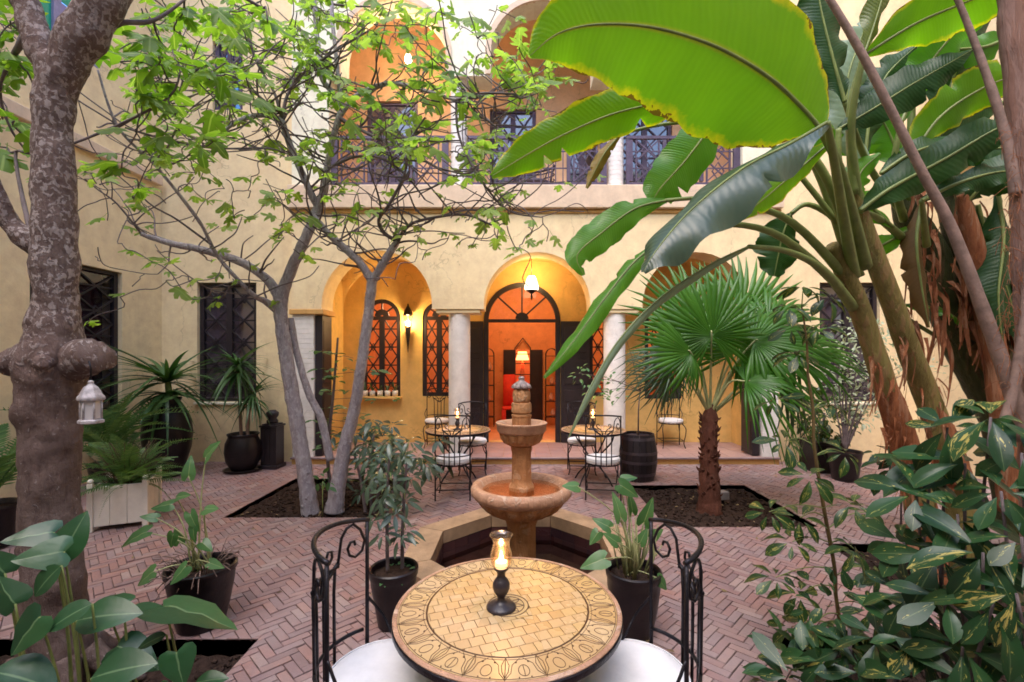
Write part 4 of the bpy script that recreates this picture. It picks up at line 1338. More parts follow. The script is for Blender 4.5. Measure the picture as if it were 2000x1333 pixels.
pc = (0.245, 8.30, 0)
pl = thing('pendant_lamp', 'lit white beaded pendant lamp hanging in the middle arch before the fanlight', 'lamp', (pc[0], pc[1], 3.65))
m = MB(); m.lathe([(0.112, 2.99), (0.122, 3.005), (0.125, 3.06), (0.105, 3.13), (0.085, 3.20), (0.06, 3.245)], 28, pc, 0, lambda a, i: 1 + 0.03 * math.cos(14 * a)); m.build('shade', emit('lamp_shade', (1.0, 0.80, 0.52), 1.3), pl)
m = MB(); m.lathe([(0.0, 2.92), (0.03, 2.93), (0.05, 2.95), (0.10, 2.975), (0.113, 2.987), (0.0, 2.987)], 24, pc); m.build('bowl', M_IRON, pl)
m = MB(); m.lathe([(0.0, 2.80), (0.012, 2.83), (0.02, 2.87), (0.014, 2.92), (0, 2.93)], 10, pc); m.build('finial', M_IRON, pl)
m = MB(); m.tube([Vector((pc[0], pc[1], 3.245)), Vector((pc[0], pc[1], 3.66))], 0.006, 6); m.build('chain', M_IRON, pl)
lamp((pc[0], pc[1], 3.33), 8.0, 0.06, (1.0, 0.68, 0.28))

ul = thing('balcony_lamp', 'lit round lamp glowing under the balcony ceiling in the upper left arch', 'lamp', (-1.98, 8.2, 8.1))
m = MB(); m.lathe([(0.0, 7.06), (0.04, 7.075), (0.06, 7.11), (0.06, 7.15), (0.04, 7.2), (0.02, 7.24)], 20, (-1.98, 8.2, 0)); m.build('globe', emit('balcony_globe', (1.0, 0.75, 0.42), 14.0), ul)
m = MB(); m.tube([Vector((-1.98, 8.2, 7.235)), Vector((-1.98, 8.2, 8.12))], 0.008, 6); m.build('rod', M_IRON, ul)
lamp((-1.98, 8.2 - 0.13, 7.1), 11.0, 0.08, (1.0, 0.72, 0.42))

# the lit room: armchair, shelves and table lamp
rl = thing('table_lamp', 'lit red shaded lamp in the inner room seen through the great door', 'lamp', (0.11, 11.75, 0.9))
m = MB(); m.lathe([(0.17, 1.70), (0.11, 1.92), (0.10, 1.92), (0.16, 1.70)], 20, (0.11, 11.75, 0)); m.build('shade', emit('red_shade', (1.0, 0.22, 0.07), 2.2), rl)
m = MB(); m.lathe([(0.10, 0.9), (0.10, 0.92), (0.03, 0.95), (0.05, 1.1), (0.07, 1.3), (0.04, 1.5), (0.02, 1.72)], 16, (0.11, 11.75, 0)); m.build('stem', M_TERRARIM, rl)
tb = thing('side_table', 'small dark table under the red shaded lamp in the inner room', 'table', (0.11, 11.75, ZP))
m = MB(); m.lathe([(0.0, 0.87), (0.28, 0.87), (0.28, 0.898), (0.0, 0.898)], 24, (0.11, 11.75, 0)); m.build('top', M_DARKWOOD, tb, False)
for s in (-1, 0, 1):
    m = MB(); m.box((0.11 + 0.17 * s, 11.75 + (0.12 if s else -.15), 0.493), (0.04, 0.04, 0.752)); m.build('leg', M_DARKWOOD, tb, False)
lamp((0.11, 11.5, 2.25), 9.0, 0.1, (1.0, 0.45, 0.18))
M_RED = simple('red_cloth', (0.75, 0.05, 0.03), 0.7, 0, 0.2, 8, 0.2)
ac = thing('armchair', 'bright red high backed chair inside the doorway left of the fountain top', 'chair', (-0.22, 10.7, ZP))
m = MB(); m.box2((-0.36, 10.86, 0.62), (-0.06, 10.95, 1.36), 0.03); m.build('backrest', M_RED, ac, True)
m = MB(); m.box2((-0.37, 10.48, 0.56), (-0.05, 10.95, 0.615), 0.02); m.build('seat', M_RED, ac, True)
m = MB(); m.box2((-0.38, 10.47, 0.17), (-0.28, 10.5, 0.555)); m.build('skirt', M_RED, ac, False)
for x, y in ((-0.34, 10.52), (-0.08, 10.52), (-0.34, 10.9), (-0.08, 10.9)):
    m = MB(); m.box((x, y, 0.335), (0.035, 0.035, 0.436)); m.build('leg', M_DARKWOOD, ac, False)
for sx, lb in ((-0.72, 'iron shelf rack with arched top inside the doorway at left'), (0.80, 'iron shelf rack with arched top inside the doorway at right')):
    t = thing('shelf_rack', lb, 'shelf', (sx, 10.9, ZP), 'iron shelf racks inside the lit room')
    m = MB()
    for dx in (-0.14, 0.14):
        for dy in (-0.12, 0.12): m.tube([Vector((sx + dx, 10.9 + dy, ZP)), Vector((sx + dx, 10.9 + dy, 1.82))], 0.009, 5)
    for dy in (-.12, .12): m.tube([Vector((sx + 0.14 * math.cos(PI * k / 10), 10.9 + dy, 1.82 + 0.16 * math.sin(PI * k / 10))) for k in range(11)], 0.009, 5)
    m.build('frame', M_IRON, t)
    for z in (0.35, 0.72, 1.1, 1.45, 1.8):
        m = MB(); m.box((sx, 10.9, z), (0.29, 0.25, 0.015)); m.build('shelf', M_IRON, t, False)
    for q, z in enumerate((0.365, 0.735, 1.115, 1.465)):
        b = thing('ornament_jar', ('small pale jar on the bottom shelf', 'small pale jar on the second shelf', 'small pale jar on the third shelf', 'small pale jar on the topmost shelf')[q] + (' of the left rack' if sx < 0 else ' of the right rack'), 'jar', (sx, 10.9, z - .0065))
        m = MB(); m.lathe([(0.03, z - .007), (0.055, z + .04), (0.06, z + .09), (0.035, z + .14), (0.03, z + .17), (0.04, z + .185), (0, z + .185)], 14, (sx + rb.uniform(-.04, .04), 10.85, 0)); m.build('body', simple('pale_jar', (0.6, 0.4, 0.33), 0.4), b)
lamp((-2.4, 10.1, 2.9), 11.0, 0.15, (1.0, 0.56, 0.27))
lamp((0.1, 9.9, 3.2), 12.0, 0.15, (1.0, 0.56, 0.27))
lamp((2.7, 10.1, 2.9), 9.0, 0.15, (1.0, 0.56, 0.27))
for x, y, z, lb in ((-2.4, 10.1, 2.9, 'lit globe lamp in the orange room behind the left arched windows'), (0.1, 9.9, 3.2, 'lit globe lamp in the orange room above the doorway'), (2.7, 10.1, 2.9, 'lit globe lamp in the orange room behind the right arched windows')):
    t = thing('ceiling_lamp', lb, 'lamp', (x, y, z), 'globe lamps in the orange room')
    m = MB(); m.lathe([(0.0, z + .18), (0.05, z + .2), (0.075, z + .25), (0.05, z + .3), (0.015, z + .32)], 14, (x, y, 0)); m.build('globe', emit('room_globe', (1.0, 0.7, 0.4), 6.0), t)
    m = MB(); m.tube([Vector((x, y, z + .31)), Vector((x, y, 3.61))], 0.006, 5); m.build('cord', M_IRON, t)

# cane chair on the balcony
M_CANE = simple('cane', (0.10, 0.07, 0.10), 0.6, 0, 0.4, 30, 0.4)
cc = thing('cane_chair', 'dark round backed cane chair standing behind the balcony railing', 'chair', (0.27, 8.2, 4.5))
m = MB(); m.lathe([(0.30, 4.80), (0.33, 4.82), (0.33, 4.87), (0.0, 4.88)], 24, (0.27, 8.2, 0)); m.build('seat', M_CANE, cc)
for z in (4.9, 5.0, 5.1, 5.19, 5.25):
    m = MB(); m.tube([Vector((0.27 + 0.38 * math.cos(R(a)), 8.2 + 0.36 * math.sin(R(a)), z - 0.0012 * max(0, abs(a - 90) - 50))) for a in range(-20, 201, 11)], 0.022 if z > 5.2 else 0.012, 6); m.build('back_hoop', M_CANE, cc)
for a in range(-20, 201, 11):
    m = MB(); m.tube([Vector((0.27 + 0.31 * math.cos(R(a)), 8.2 + 0.31 * math.sin(R(a)), 4.83)), Vector((0.27 + 0.38 * math.cos(R(a)), 8.2 + 0.36 * math.sin(R(a)), 5.22))], 0.007, 5); m.build('back_cane', M_CANE, cc)
for sx in (-.22, .22):
    for sy in (-.2, .2):
        m = MB(); m.tube([Vector((0.27 + sx * 1.15, 8.2 + sy * 1.15, 4.502)), Vector((0.27 + sx, 8.2 + sy, 4.83))], 0.018, 6); m.build('leg', M_CANE, cc)

# barrel
bt = thing('barrel', 'black wooden barrel with metal hoops beside the right far table', 'barrel', (1.745, 6.62, 0))
bc = (1.745, 6.62, 0)
def brad(z): return 0.225 + 0.045 * math.sin(PI * (z / 0.66))
for k in range(18):
    a0, a1 = 2 * PI * (k + .03) / 18, 2 * PI * (k + .97) / 18
    m = MB()
    for i in range(7):
        z = 0.66 * i / 6; r_ = brad(z)
        for rr_, a in ((r_, a0), (r_, (a0 + a1) / 2), (r_, a1), (r_ - .02, a1), (r_ - .02, a0)):
            m.v.append((bc[0] + rr_ * math.cos(a), bc[1] + rr_ * math.sin(a), z))
    for i in range(6):
        for q in range(5): m.face(i * 5 + q, i * 5 + (q + 1) % 5, i * 5 + 5 + (q + 1) % 5, i * 5 + 5 + q)
    m.face(30, 31, 32, 33, 34)
    m.build('stave', M_DARKWOOD, bt, True, 30)
for z in (0.10, 0.27, 0.40, 0.60):
    m = MB(); m.lathe([(brad(z - .02) - .004, z - .02), (brad(z - .02) + .004, z - .02), (brad(z + .02) + .004, z + .02), (brad(z + .02) - .004, z + .02)], 40, bc); m.build('hoop', simple('hoop_metal', (0.12, 0.10, 0.12), 0.35, 0.7, 0.3, 9, 0.1), bt, True, 40)
m = MB(); m.lathe([(0.0, 0.615), (0.21, 0.612)], 24, bc); m.build('soil', M_SOIL, bt)

# black square pedestal beside the round pot
pd = thing('carved_pedestal', 'black square wooden pedestal standing against the wall beside the round pot', 'pedestal', (-3.93, 7.28, 0))
m = MB()
for s in ((-3.93, 7.28, 0.03, .29, .29, .06), (-3.93, 7.28, 0.36, .245, .245, .60), (-3.93, 7.28, 0.675, .28, .28, .03), (-3.93, 7.28, 0.70, .22, .22, .02)): m.box(s[:3], s[3:], 0, 0.006)
for k in (-1, 0, 1): m.box((-3.93 + .075 * k, 7.154, 0.36), (0.045, 0.012, 0.54), 0, 0.004); 
m.build('shaft', M_DARKWOOD, pd, False)
m = MB(); m.lathe([(0.08, 0.712), (0.085, 0.75), (0.06, 0.79), (0.09, 0.83), (0.095, 0.88), (0.05, 0.92), (0.0, 0.925)], 12, (-3.93, 7.28, 0)); m.build('finial', M_DARKWOOD, pd)

# small garden spotlight in the palm bed, loose pebbles
sp = thing('garden_light', 'small grey box light standing in the soil right of the palm', 'light', (2.52, 5.62, -0.04))
m = MB(); m.box((2.52, 5.62, 0.06), (0.12, 0.10, 0.10), 0.3, 0.008); m.build('housing', simple('grey_metal', (0.3, 0.29, 0.32), 0.5, 0.4), sp, False)
m = MB(); m.box((2.52, 5.62, -0.03), (0.03, 0.03, 0.09)); m.build('spike', M_IRON, sp, False)
# white sill pots under the left arched window
for k in range(5):
    x = -2.96 + 0.145 * k
    t = thing('sill_pot', ('first', 'second', 'third', 'fourth', 'fifth')[k] + ' small white pot from the left on the window sill behind the fig', 'pot', (x, 8.80, 1.012), 'white pots on the window sill')
    m = MB(); m.lathe([(0.038, 1.012), (0.05, 1.015), (0.058, 1.125), (0.052, 1.125), (0.045, 1.10), (0, 1.10)], 14, (x, 8.80, 0)); m.build('pot', M_WHITEPAINT, t)
    m = MB()
    for q in range(14):
        a = rb.uniform(0, 6.28); l = rb.uniform(.08, .2); b0 = Vector((x, 8.80, 1.10))
        d_ = Vector((math.cos(a) * .6, math.sin(a) * .5 - .2, rb.uniform(.5, 1.2))).normalized()
        p1 = b0 + d_ * l; sd = d_.cross(Vector((0, 0, 1))).normalized() * 0.014
        m.quad(b0 - sd * .3, b0 + sd * .3, p1 + sd, p1 - sd)
    m.build('leaves', simple('sill_green', (0.05, 0.11, 0.04), 0.5), t, False)
mb = MB(); mb.box2((-3.06, 8.70, 0.97), (-2.26, 8.87, 1.010), 0.004); mb.build('sill', M_GALL, house, False)
# ------------------------------------------------------------------ plant materials
L_FIG = leaf_mat('fig_leaf', (0.12, 0.22, 0.045), (0.28, 0.39, 0.11), 0.55, (1.9, 2.0, 0.7), 0.5, dead=0.2, midrib=(0.28, 0.40, 0.12))
L_FIGG = leaf_mat('fig_leaf_near', (0.09, 0.19, 0.022), (0.20, 0.33, 0.05), 0.52, (1.8, 1.9, 0.6), 0.5, dead=0.18, midrib=(0.28, 0.40, 0.12))
L_BAN = leaf_mat('banana_leaf', (0.12, 0.29, 0.012), (0.17, 0.38, 0.02), 0.55, (1.8, 1.9, 0.4), 0.36, 0.24, 62, edge=(0.55, 0.50, 0.02), midrib=(0.30, 0.34, 0.06), var_rand=False)
L_BANP = leaf_mat('banana_leaf_plain', (0.075, 0.23, 0.02), (0.12, 0.31, 0.03), 0.45, (1.5, 1.8, 0.5), 0.35, 0.22, 62, midrib=(0.25, 0.33, 0.08))
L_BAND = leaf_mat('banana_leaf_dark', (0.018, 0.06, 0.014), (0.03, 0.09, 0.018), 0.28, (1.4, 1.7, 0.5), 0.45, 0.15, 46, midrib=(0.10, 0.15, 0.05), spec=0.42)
L_BANG = leaf_mat('banana_leaf_gloss', (0.035, 0.065, 0.04), (0.055, 0.09, 0.055), 0.12, (1.3, 1.6, 0.6), 0.36, 0.12, 34, midrib=(0.16, 0.20, 0.12), spec=0.5, sheen=0.1)
L_BLUE = leaf_mat('banana_leaf_edge', (0.20, 0.29, 0.20), (0.26, 0.36, 0.25), 0.2, None, 0.4, 0.15, 30, midrib=(0.26, 0.32, 0.18))
L_PALM = leaf_mat('fan_palm_leaf', (0.04, 0.135, 0.012), (0.075, 0.215, 0.025), 0.42, (1.4, 1.7, 0.5), 0.38)
L_PALMG = leaf_mat('fan_palm_leaf_grey', (0.05, 0.10, 0.06), (0.08, 0.14, 0.085), 0.2, None, 0.4)
L_VAR = leaf_mat('variegated_leaf', (0.010, 0.038, 0.013), (0.026, 0.085, 0.024), 0.18, (1.4, 1.5, 0.6), 0.36, cream=((0.42, 0.38, 0.09), 0.585, -0.12), dead=0.05, midrib=(0.08, 0.13, 0.05), spec=0.42)
L_UMB = leaf_mat('umbrella_leaf', (0.014, 0.05, 0.012), (0.035, 0.085, 0.016), 0.25, (1.4, 1.5, 0.5), 0.38, cream=((0.36, 0.34, 0.08), 0.54, -0.12), midrib=(0.2, 0.2, 0.07))
L_SCH = leaf_mat('schefflera_leaf', (0.03, 0.06, 0.035), (0.085, 0.13, 0.085), 0.2, None, 0.34, spec=0.6, midrib=(0.12, 0.16, 0.1))
L_ARUM = leaf_mat('arum_leaf', (0.05, 0.15, 0.045), (0.13, 0.27, 0.10), 0.32, (1.3, 1.5, 0.6), 0.36, midrib=(0.24, 0.34, 0.15))
L_BROAD = leaf_mat('broad_leaf', (0.012, 0.052, 0.02), (0.038, 0.12, 0.04), 0.2, (1.3, 1.5, 0.6), 0.36, 0.0, 8, midrib=(0.12, 0.21, 0.10), spec=0.5)
L_FERN = leaf_mat('fern_frond', (0.05, 0.12, 0.035), (0.14, 0.25, 0.08), 0.3, None, 0.5)
L_DRAC = leaf_mat('strap_leaf', (0.025, 0.075, 0.022), (0.07, 0.15, 0.045), 0.25, None, 0.4)
L_SEED = leaf_mat('young_leaf', (0.05, 0.14, 0.05), (0.12, 0.24, 0.09), 0.3, None, 0.45)
L_PALE = leaf_mat('pale_leaf', (0.28, 0.36, 0.24), (0.55, 0.60, 0.44), 0.3, (1.1, 1.2, 0.9), 0.45)
M_BARK = bark('mottled_bark', (0.165, 0.125, 0.112), (0.52, 0.46, 0.44), 0.475, 20, (0.035, 0.02, 0.02), zs=0.85, fade=(1.3, 2.0, 0.15), l2=1.9, warm=(1.1, 0.85, 0.8))
M_FIGBARK = bark('fig_bark', (0.42, 0.37, 0.40), (0.60, 0.56, 0.60), 0.45, 16, (0.14, 0.11, 0.12), warm=(0.8, 0.8, 0.85))
M_TWIG = simple('twig_bark', (0.15, 0.115, 0.12), 0.8, 0, 0.4, 14, 0.3)
M_BANSTEM = bark('banana_stem', (0.24, 0.22, 0.075), (0.34, 0.22, 0.11), 0.45, 22, (0.10, 0.095, 0.03), 0.5, 0.07, None, 1.0)
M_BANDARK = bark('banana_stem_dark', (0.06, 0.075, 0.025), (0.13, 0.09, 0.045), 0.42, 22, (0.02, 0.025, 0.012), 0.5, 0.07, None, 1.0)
M_SHEATH = bark('dry_sheath', (0.28, 0.115, 0.05), (0.42, 0.25, 0.15), 0.44, 24, (0.07, 0.025, 0.012), 0.75, 0.09, None, 0.8)
M_PALMTRUNK = bark('palm_fibre', (0.11, 0.045, 0.03), (0.18, 0.10, 0.07), 0.35, 16, (0.03, 0.012, 0.01))
M_GREYTRUNK = bark('grey_fibre', (0.28, 0.20, 0.175), (0.20, 0.12, 0.09), 0.44, 24, (0.09, 0.06, 0.05), 0.85, 0.1, None, 1.0)
M_PETIOLE = simple('petiole_green', (0.20, 0.25, 0.07), 0.5, 0, 0.3, 9, 0.1)
M_PETPALE = simple('petiole_pale', (0.40, 0.42, 0.20), 0.5, 0, 0.25, 9, 0.1)
M_DEADSTALK = simple('dry_stalk', (0.26, 0.17, 0.14), 0.8, 0, 0.4, 13, 0.4)
rp_ = random.Random(21)
UP = Vector((0, 0, 1))
CAM = Vector((0, 0, EYE))

def tocam(p): return (CAM - Vector(p)).normalized()

# ------------------------------------------------------------------ leaf templates: along +Y, face +Z, length 1
def leaf_t(wf, n=7, fold=0.25, curl=0.25, side=1, wave=0.0, seed=0):
    m = MB(); r = random.Random(seed)
    cols = [-1, -0.5, 0, 0.5, 1] if side > 1 else [-1, 0, 1]
    for i in range(n + 1):
        v = i / n; w = wf(v)
        for u in cols:
            x = u * w * math.cos(fold)
            z = abs(u) * w * math.sin(fold) - curl * v * v + wave * w * abs(u) * math.sin(9 * v + 2 * u + seed)
            m.vert((x, v * (1 - 0.25 * curl * curl), z), (u, v))
    c = len(cols)
    for i in range(n):
        for k in range(c - 1):
            a = i * c + k
            m.face(a, a + 1, a + c + 1, a + c)
    return m

def wf_ellip(a, p=0.9): return lambda v: a * max(0.0, math.sin(PI * min(1, max(0, v)) ** p)) ** 0.8 + 0.004
def wf_obov(a): return lambda v: a * max(0, math.sin(PI * v ** 1.5)) ** 0.75 + 0.004
def wf_strap(a): return lambda v: a * (1 - v ** 2.2) * min(1, 0.5 + 4 * v) + 0.001

def heart_t(a=0.38, fold=0.12, curl=0.25, back=0.22, n=10):
    """arrow or heart shaped blade whose stalk joins at the origin"""
    m = MB()
    out = [(0.0, -0.02), (0.45 * a, -back), (0.85 * a, -back * 0.75), (1.0 * a, 0.05), (0.95 * a, 0.25), (0.75 * a, 0.48), (0.48 * a, 0.70), (0.2 * a, 0.90), (0.0, 1.0)]
    ctr = [0.0, 0.02, 0.06, 0.15, 0.3, 0.5, 0.72, 0.9, 1.0]
    def zz(x, y): return abs(x) * fold - curl * max(0, y) ** 2 - 0.12 * x * x / max(a, .01) + 0.02 * math.sin(14 * y + 5 * x)
    for s in (-1, 1):
        n0 = len(m.v)
        for (x, y), cy in zip(out, ctr):
            m.vert((0, cy, zz(0, cy)), (0, cy))
            m.vert((s * x * 0.55, lerp(cy, y, 0.55), zz(x * .55, lerp(cy, y, .55))), (s * .55, cy))
            m.vert((s * x, y, zz(x, y)), (s, cy))
        for i in range(len(out) - 1):
            for q in range(2):
                k = n0 + 3 * i + q
                m.face(*((k, k + 1, k + 4, k + 3) if s > 0 else (k + 3, k + 4, k + 1, k)))
    return m

def fig_t(seed):
    r = random.Random(seed)
    base = [(0.0, 0.0), (0.11, -0.07), (0.27, -0.05), (0.44, 0.08), (0.34, 0.17), (0.22, 0.24), (0.38, 0.33), (0.50, 0.52), (0.36, 0.56), (0.17, 0.47), (0.22, 0.66), (0.17, 0.86), (0.0, 1.0)]
    m = MB(); c0 = (0, 0.30)
    def z(x, y): return -0.30 * x * x * 2 - 0.18 * (y - .3) ** 2 + 0.05 * math.sin(8 * x + seed) + 0.04 * math.sin(7 * y + seed * 2)
    R_ = [(x * r.uniform(.9, 1.1), y * r.uniform(.95, 1.05)) for x, y in base]; L_ = [(-x * r.uniform(.9, 1.1), y * r.uniform(.95, 1.05)) for x, y in base]
    ring = R_ + list(reversed(L_[1:-1]))
    c = m.vert((c0[0], c0[1], z(*c0) + 0.03), (0, 0.3))
    ids = [m.vert((x, y, z(x, y)), (x / 0.5, max(0, y))) for x, y in ring]
    for i in range(len(ids)): m.face(c, ids[i], ids[(i + 1) % len(ids)])
    m.tube([Vector((0, 0.0, 0)), Vector((0, -0.25, 0.04)), Vector((0, -0.45, 0.12))], 0.012, 3, False)
    return m

FIGS = [fig_t(i) for i in range(4)]
T_OBOV = [leaf_t(wf_obov(0.21), 6, 0.22, 0.30, 2, 0.06, i) for i in range(3)]
T_LANCE = [leaf_t(wf_ellip(0.15), 6, 0.25, 0.28, 1, 0.05, i) for i in range(3)]
T_SMALL = leaf_t(wf_ellip(0.24), 4, 0.25, 0.2)
T_STRAP = leaf_t(wf_strap(0.035), 8, 0.35, 0.65)
T_HEART = [heart_t(0.36, 0.15, 0.22), heart_t(0.30, 0.28, 0.35, 0.26), heart_t(0.40, -0.1, 0.15, 0.2)]
T_BROAD = [heart_t(0.46, 0.10, 0.20, 0.16), heart_t(0.42, -0.15, 0.30, 0.12), leaf_t(wf_ellip(0.34, 0.8), 9, 0.15, 0.25, 2, 0.05)]

def me_of(T, name, mat): return T.mesh(name, mat, True)
ME_FIG = [me_of(t, 'leaf', L_FIG) for t in FIGS]
ME_FIGG = [me_of(t, 'leaf', L_FIGG) for t in FIGS]

# ------------------------------------------------------------------ trunks with rough surface
def rough_tube(mb, pts, rad, seg=16, n=40, amp=0.06, fr=6.0, cap=True):
    p = catmull([Vector(q) for q in pts], n); r = catmull(rad, n)
    s = len(mb.v)
    mb.tube(p, [max(0.001, x) for x in r], seg, cap)
    for i in range(len(p)):
        for k in range(seg):
            q = Vector(mb.v[s + i * seg + k]); d = q - p[i]
            f = 1 + amp * noise.noise(q * fr) * 1.6 + amp * 0.6 * noise.noise(q * fr * 3.1)
            mb.v[s + i * seg + k] = tuple(p[i] + d * f)
    return p

def px_path(lst, d=None):
    """[(px, py, depth, radius in px)] -> points and radii in metres"""
    return [P(a, b, c) for a, b, c, _ in lst], [w * c / F / math.sqrt(1 + ((a - CX) / F) ** 2) for a, _, c, w in lst]

# ------------------------------------------------------------------ the mottled trunk at left
tr = thing('mottled_tree', 'thick forked tree with mottled lichened bark standing at the far left', 'tree', (-2.53, 2.5, -0.1))
mb = MB()
pts, rad = px_path([(112, 1400, 2.5, 84), (110, 1290, 2.5, 77), (104, 1180, 2.5, 70), (100, 1040, 2.5, 64), (98, 900, 2.5, 62), (99, 830, 2.5, 66), (101, 780, 2.5, 70), (103, 722, 2.5, 74), (104, 682, 2.5, 70), (106, 640, 2.5, 61), (108, 590, 2.5, 50), (107, 470, 2.5, 50), (104, 320, 2.5, 45), (106, 210, 2.5, 45), (110, 160, 2.5, 47), (114, 125, 2.5, 40), (118, 98, 2.5, 14)])
rough_tube(mb, pts, rad, 40, 140, 0.13, 6.5)
mb.build('trunk', M_BARK, tr)
for nm, lst in (('limb', [(110, 200, 2.5, 30), (104, 150, 2.5, 38), (86, 102, 2.5, 40), (62, 40, 2.5, 33), (35, -30, 2.5, 30), (-10, -130, 2.5, 26)]),
                ('limb', [(108, 215, 2.5, 32), (118, 160, 2.5, 44), (156, 85, 2.5, 50), (196, 20, 2.5, 46), (235, -60, 2.5, 38), (280, -150, 2.5, 34)]),
                ('limb', [(105, 500, 2.5, 40), (62, 470, 2.5, 33), (25, 440, 2.48, 26), (5, 400, 2.45, 22), (-25, 340, 2.4, 20)]),
                ('sawn_stub', [(104, 715, 2.54, 56), (62, 708, 2.54, 50), (34, 710, 2.53, 42), (20, 712, 2.53, 34)]),
                ('sawn_stub', [(112, 720, 2.53, 56), (146, 708, 2.50, 50), (172, 699, 2.48, 47), (192, 693, 2.47, 46)]),
                ('burl', [(92, 705, 2.46, 40), (88, 708, 2.40, 32), (85, 710, 2.36, 20), (84, 710, 2.35, 6)])):
    mb = MB(); pts, rad = px_path(lst); rough_tube(mb, pts, rad, 22, 30, 0.16, 9); mb.build(nm, M_BARK, tr)
roots = MB()
for k in range(7):
    a = 2 * PI * k / 7 + .3; b = P(112, 1330, 2.5); b.z = 0
    d_ = Vector((math.cos(a), math.sin(a), 0))
    rough_tube(roots, [b + d_ * 0.13 + UP * 0.13, b + d_ * 0.24 + UP * 0.01, b + d_ * 0.40 - UP * 0.09], [0.07, 0.05, 0.02], 8, 8, 0.1, 9)
roots.build('roots', M_BARK, tr)

# ------------------------------------------------------------------ fig branches with leaves
class Brancher:
    def __init__(self, parent, rnd):
        self.parent = parent; self.r = rnd; self.pts = []; self.twigs = MB(); self.leaves = []
    def seed(self, pts, rad):
        for p, r_ in zip(pts, rad): self.pts.append((p.copy(), r_))
    def reach(self, tgt, rmax=0.02, kink=0.13):
        best = min(self.pts, key=lambda q: (q[0] - tgt).length_squared)
        a = best[0]; L = (tgt - a).length
        r0 = min(best[1] * 0.85, rmax, 0.0055 + 0.013 * L)
        rv = lambda s: Vector((self.r.uniform(-s, s), self.r.uniform(-s, s), self.r.uniform(-s, s)))
        mid1 = a.lerp(tgt, 0.33) + rv(kink * L) - UP * 0.03 * L
        mid2 = a.lerp(tgt, 0.7) + rv(kink * L) + UP * 0.05 * L
        pts = catmull([a, mid1, mid2, tgt], 9)
        n = len(pts)
        rad = [lerp(r0, 0.005, i / (n - 1)) for i in range(n)]
        self.twigs.tube(pts, rad, 5)
        for p, q in list(zip(pts, rad))[2:]: self.pts.append((p, q))
        return pts
    def cluster(self, tip, before, n, size, facing=0.5):
        ax = (tip - before).normalized()
        for k in range(n):
            a = self.r.uniform(0, 2 * PI)
            d_ = (Vector((math.cos(a), math.sin(a), self.r.uniform(-.6, .25))) + ax * 0.5).normalized()
            s = size * self.r.uniform(0.6, 1.15)
            nrm = (UP * 1.0 + Vector((self.r.uniform(-.6, .6), self.r.uniform(-1.0, .4) - facing, self.r.uniform(-.3, .3)))).normalized()
            base = tip + ax * self.r.uniform(-.12, .02) + d_ * 0.42 * s
            self.leaves.append((base, d_, nrm, s))

def emit_leaves(parent, leaves, tmpls, mes, mat, nmax, rnd):
    cam_d2 = sorted(leaves, key=lambda q: (q[0] - CAM).length / q[3])
    stuff = MB()
    for i, (b, d_, n_, s) in enumerate(cam_d2):
        M = frame_M(b, d_, n_, s); k = rnd.randrange(len(tmpls))
        if i < nmax: inst('leaf', mes[k], M, parent)
        else: stuff.tmpl(tmpls[k], M)
    if stuff.v:
        o = stuff.build('leaf', mat, parent); o['kind'] = 'stuff'

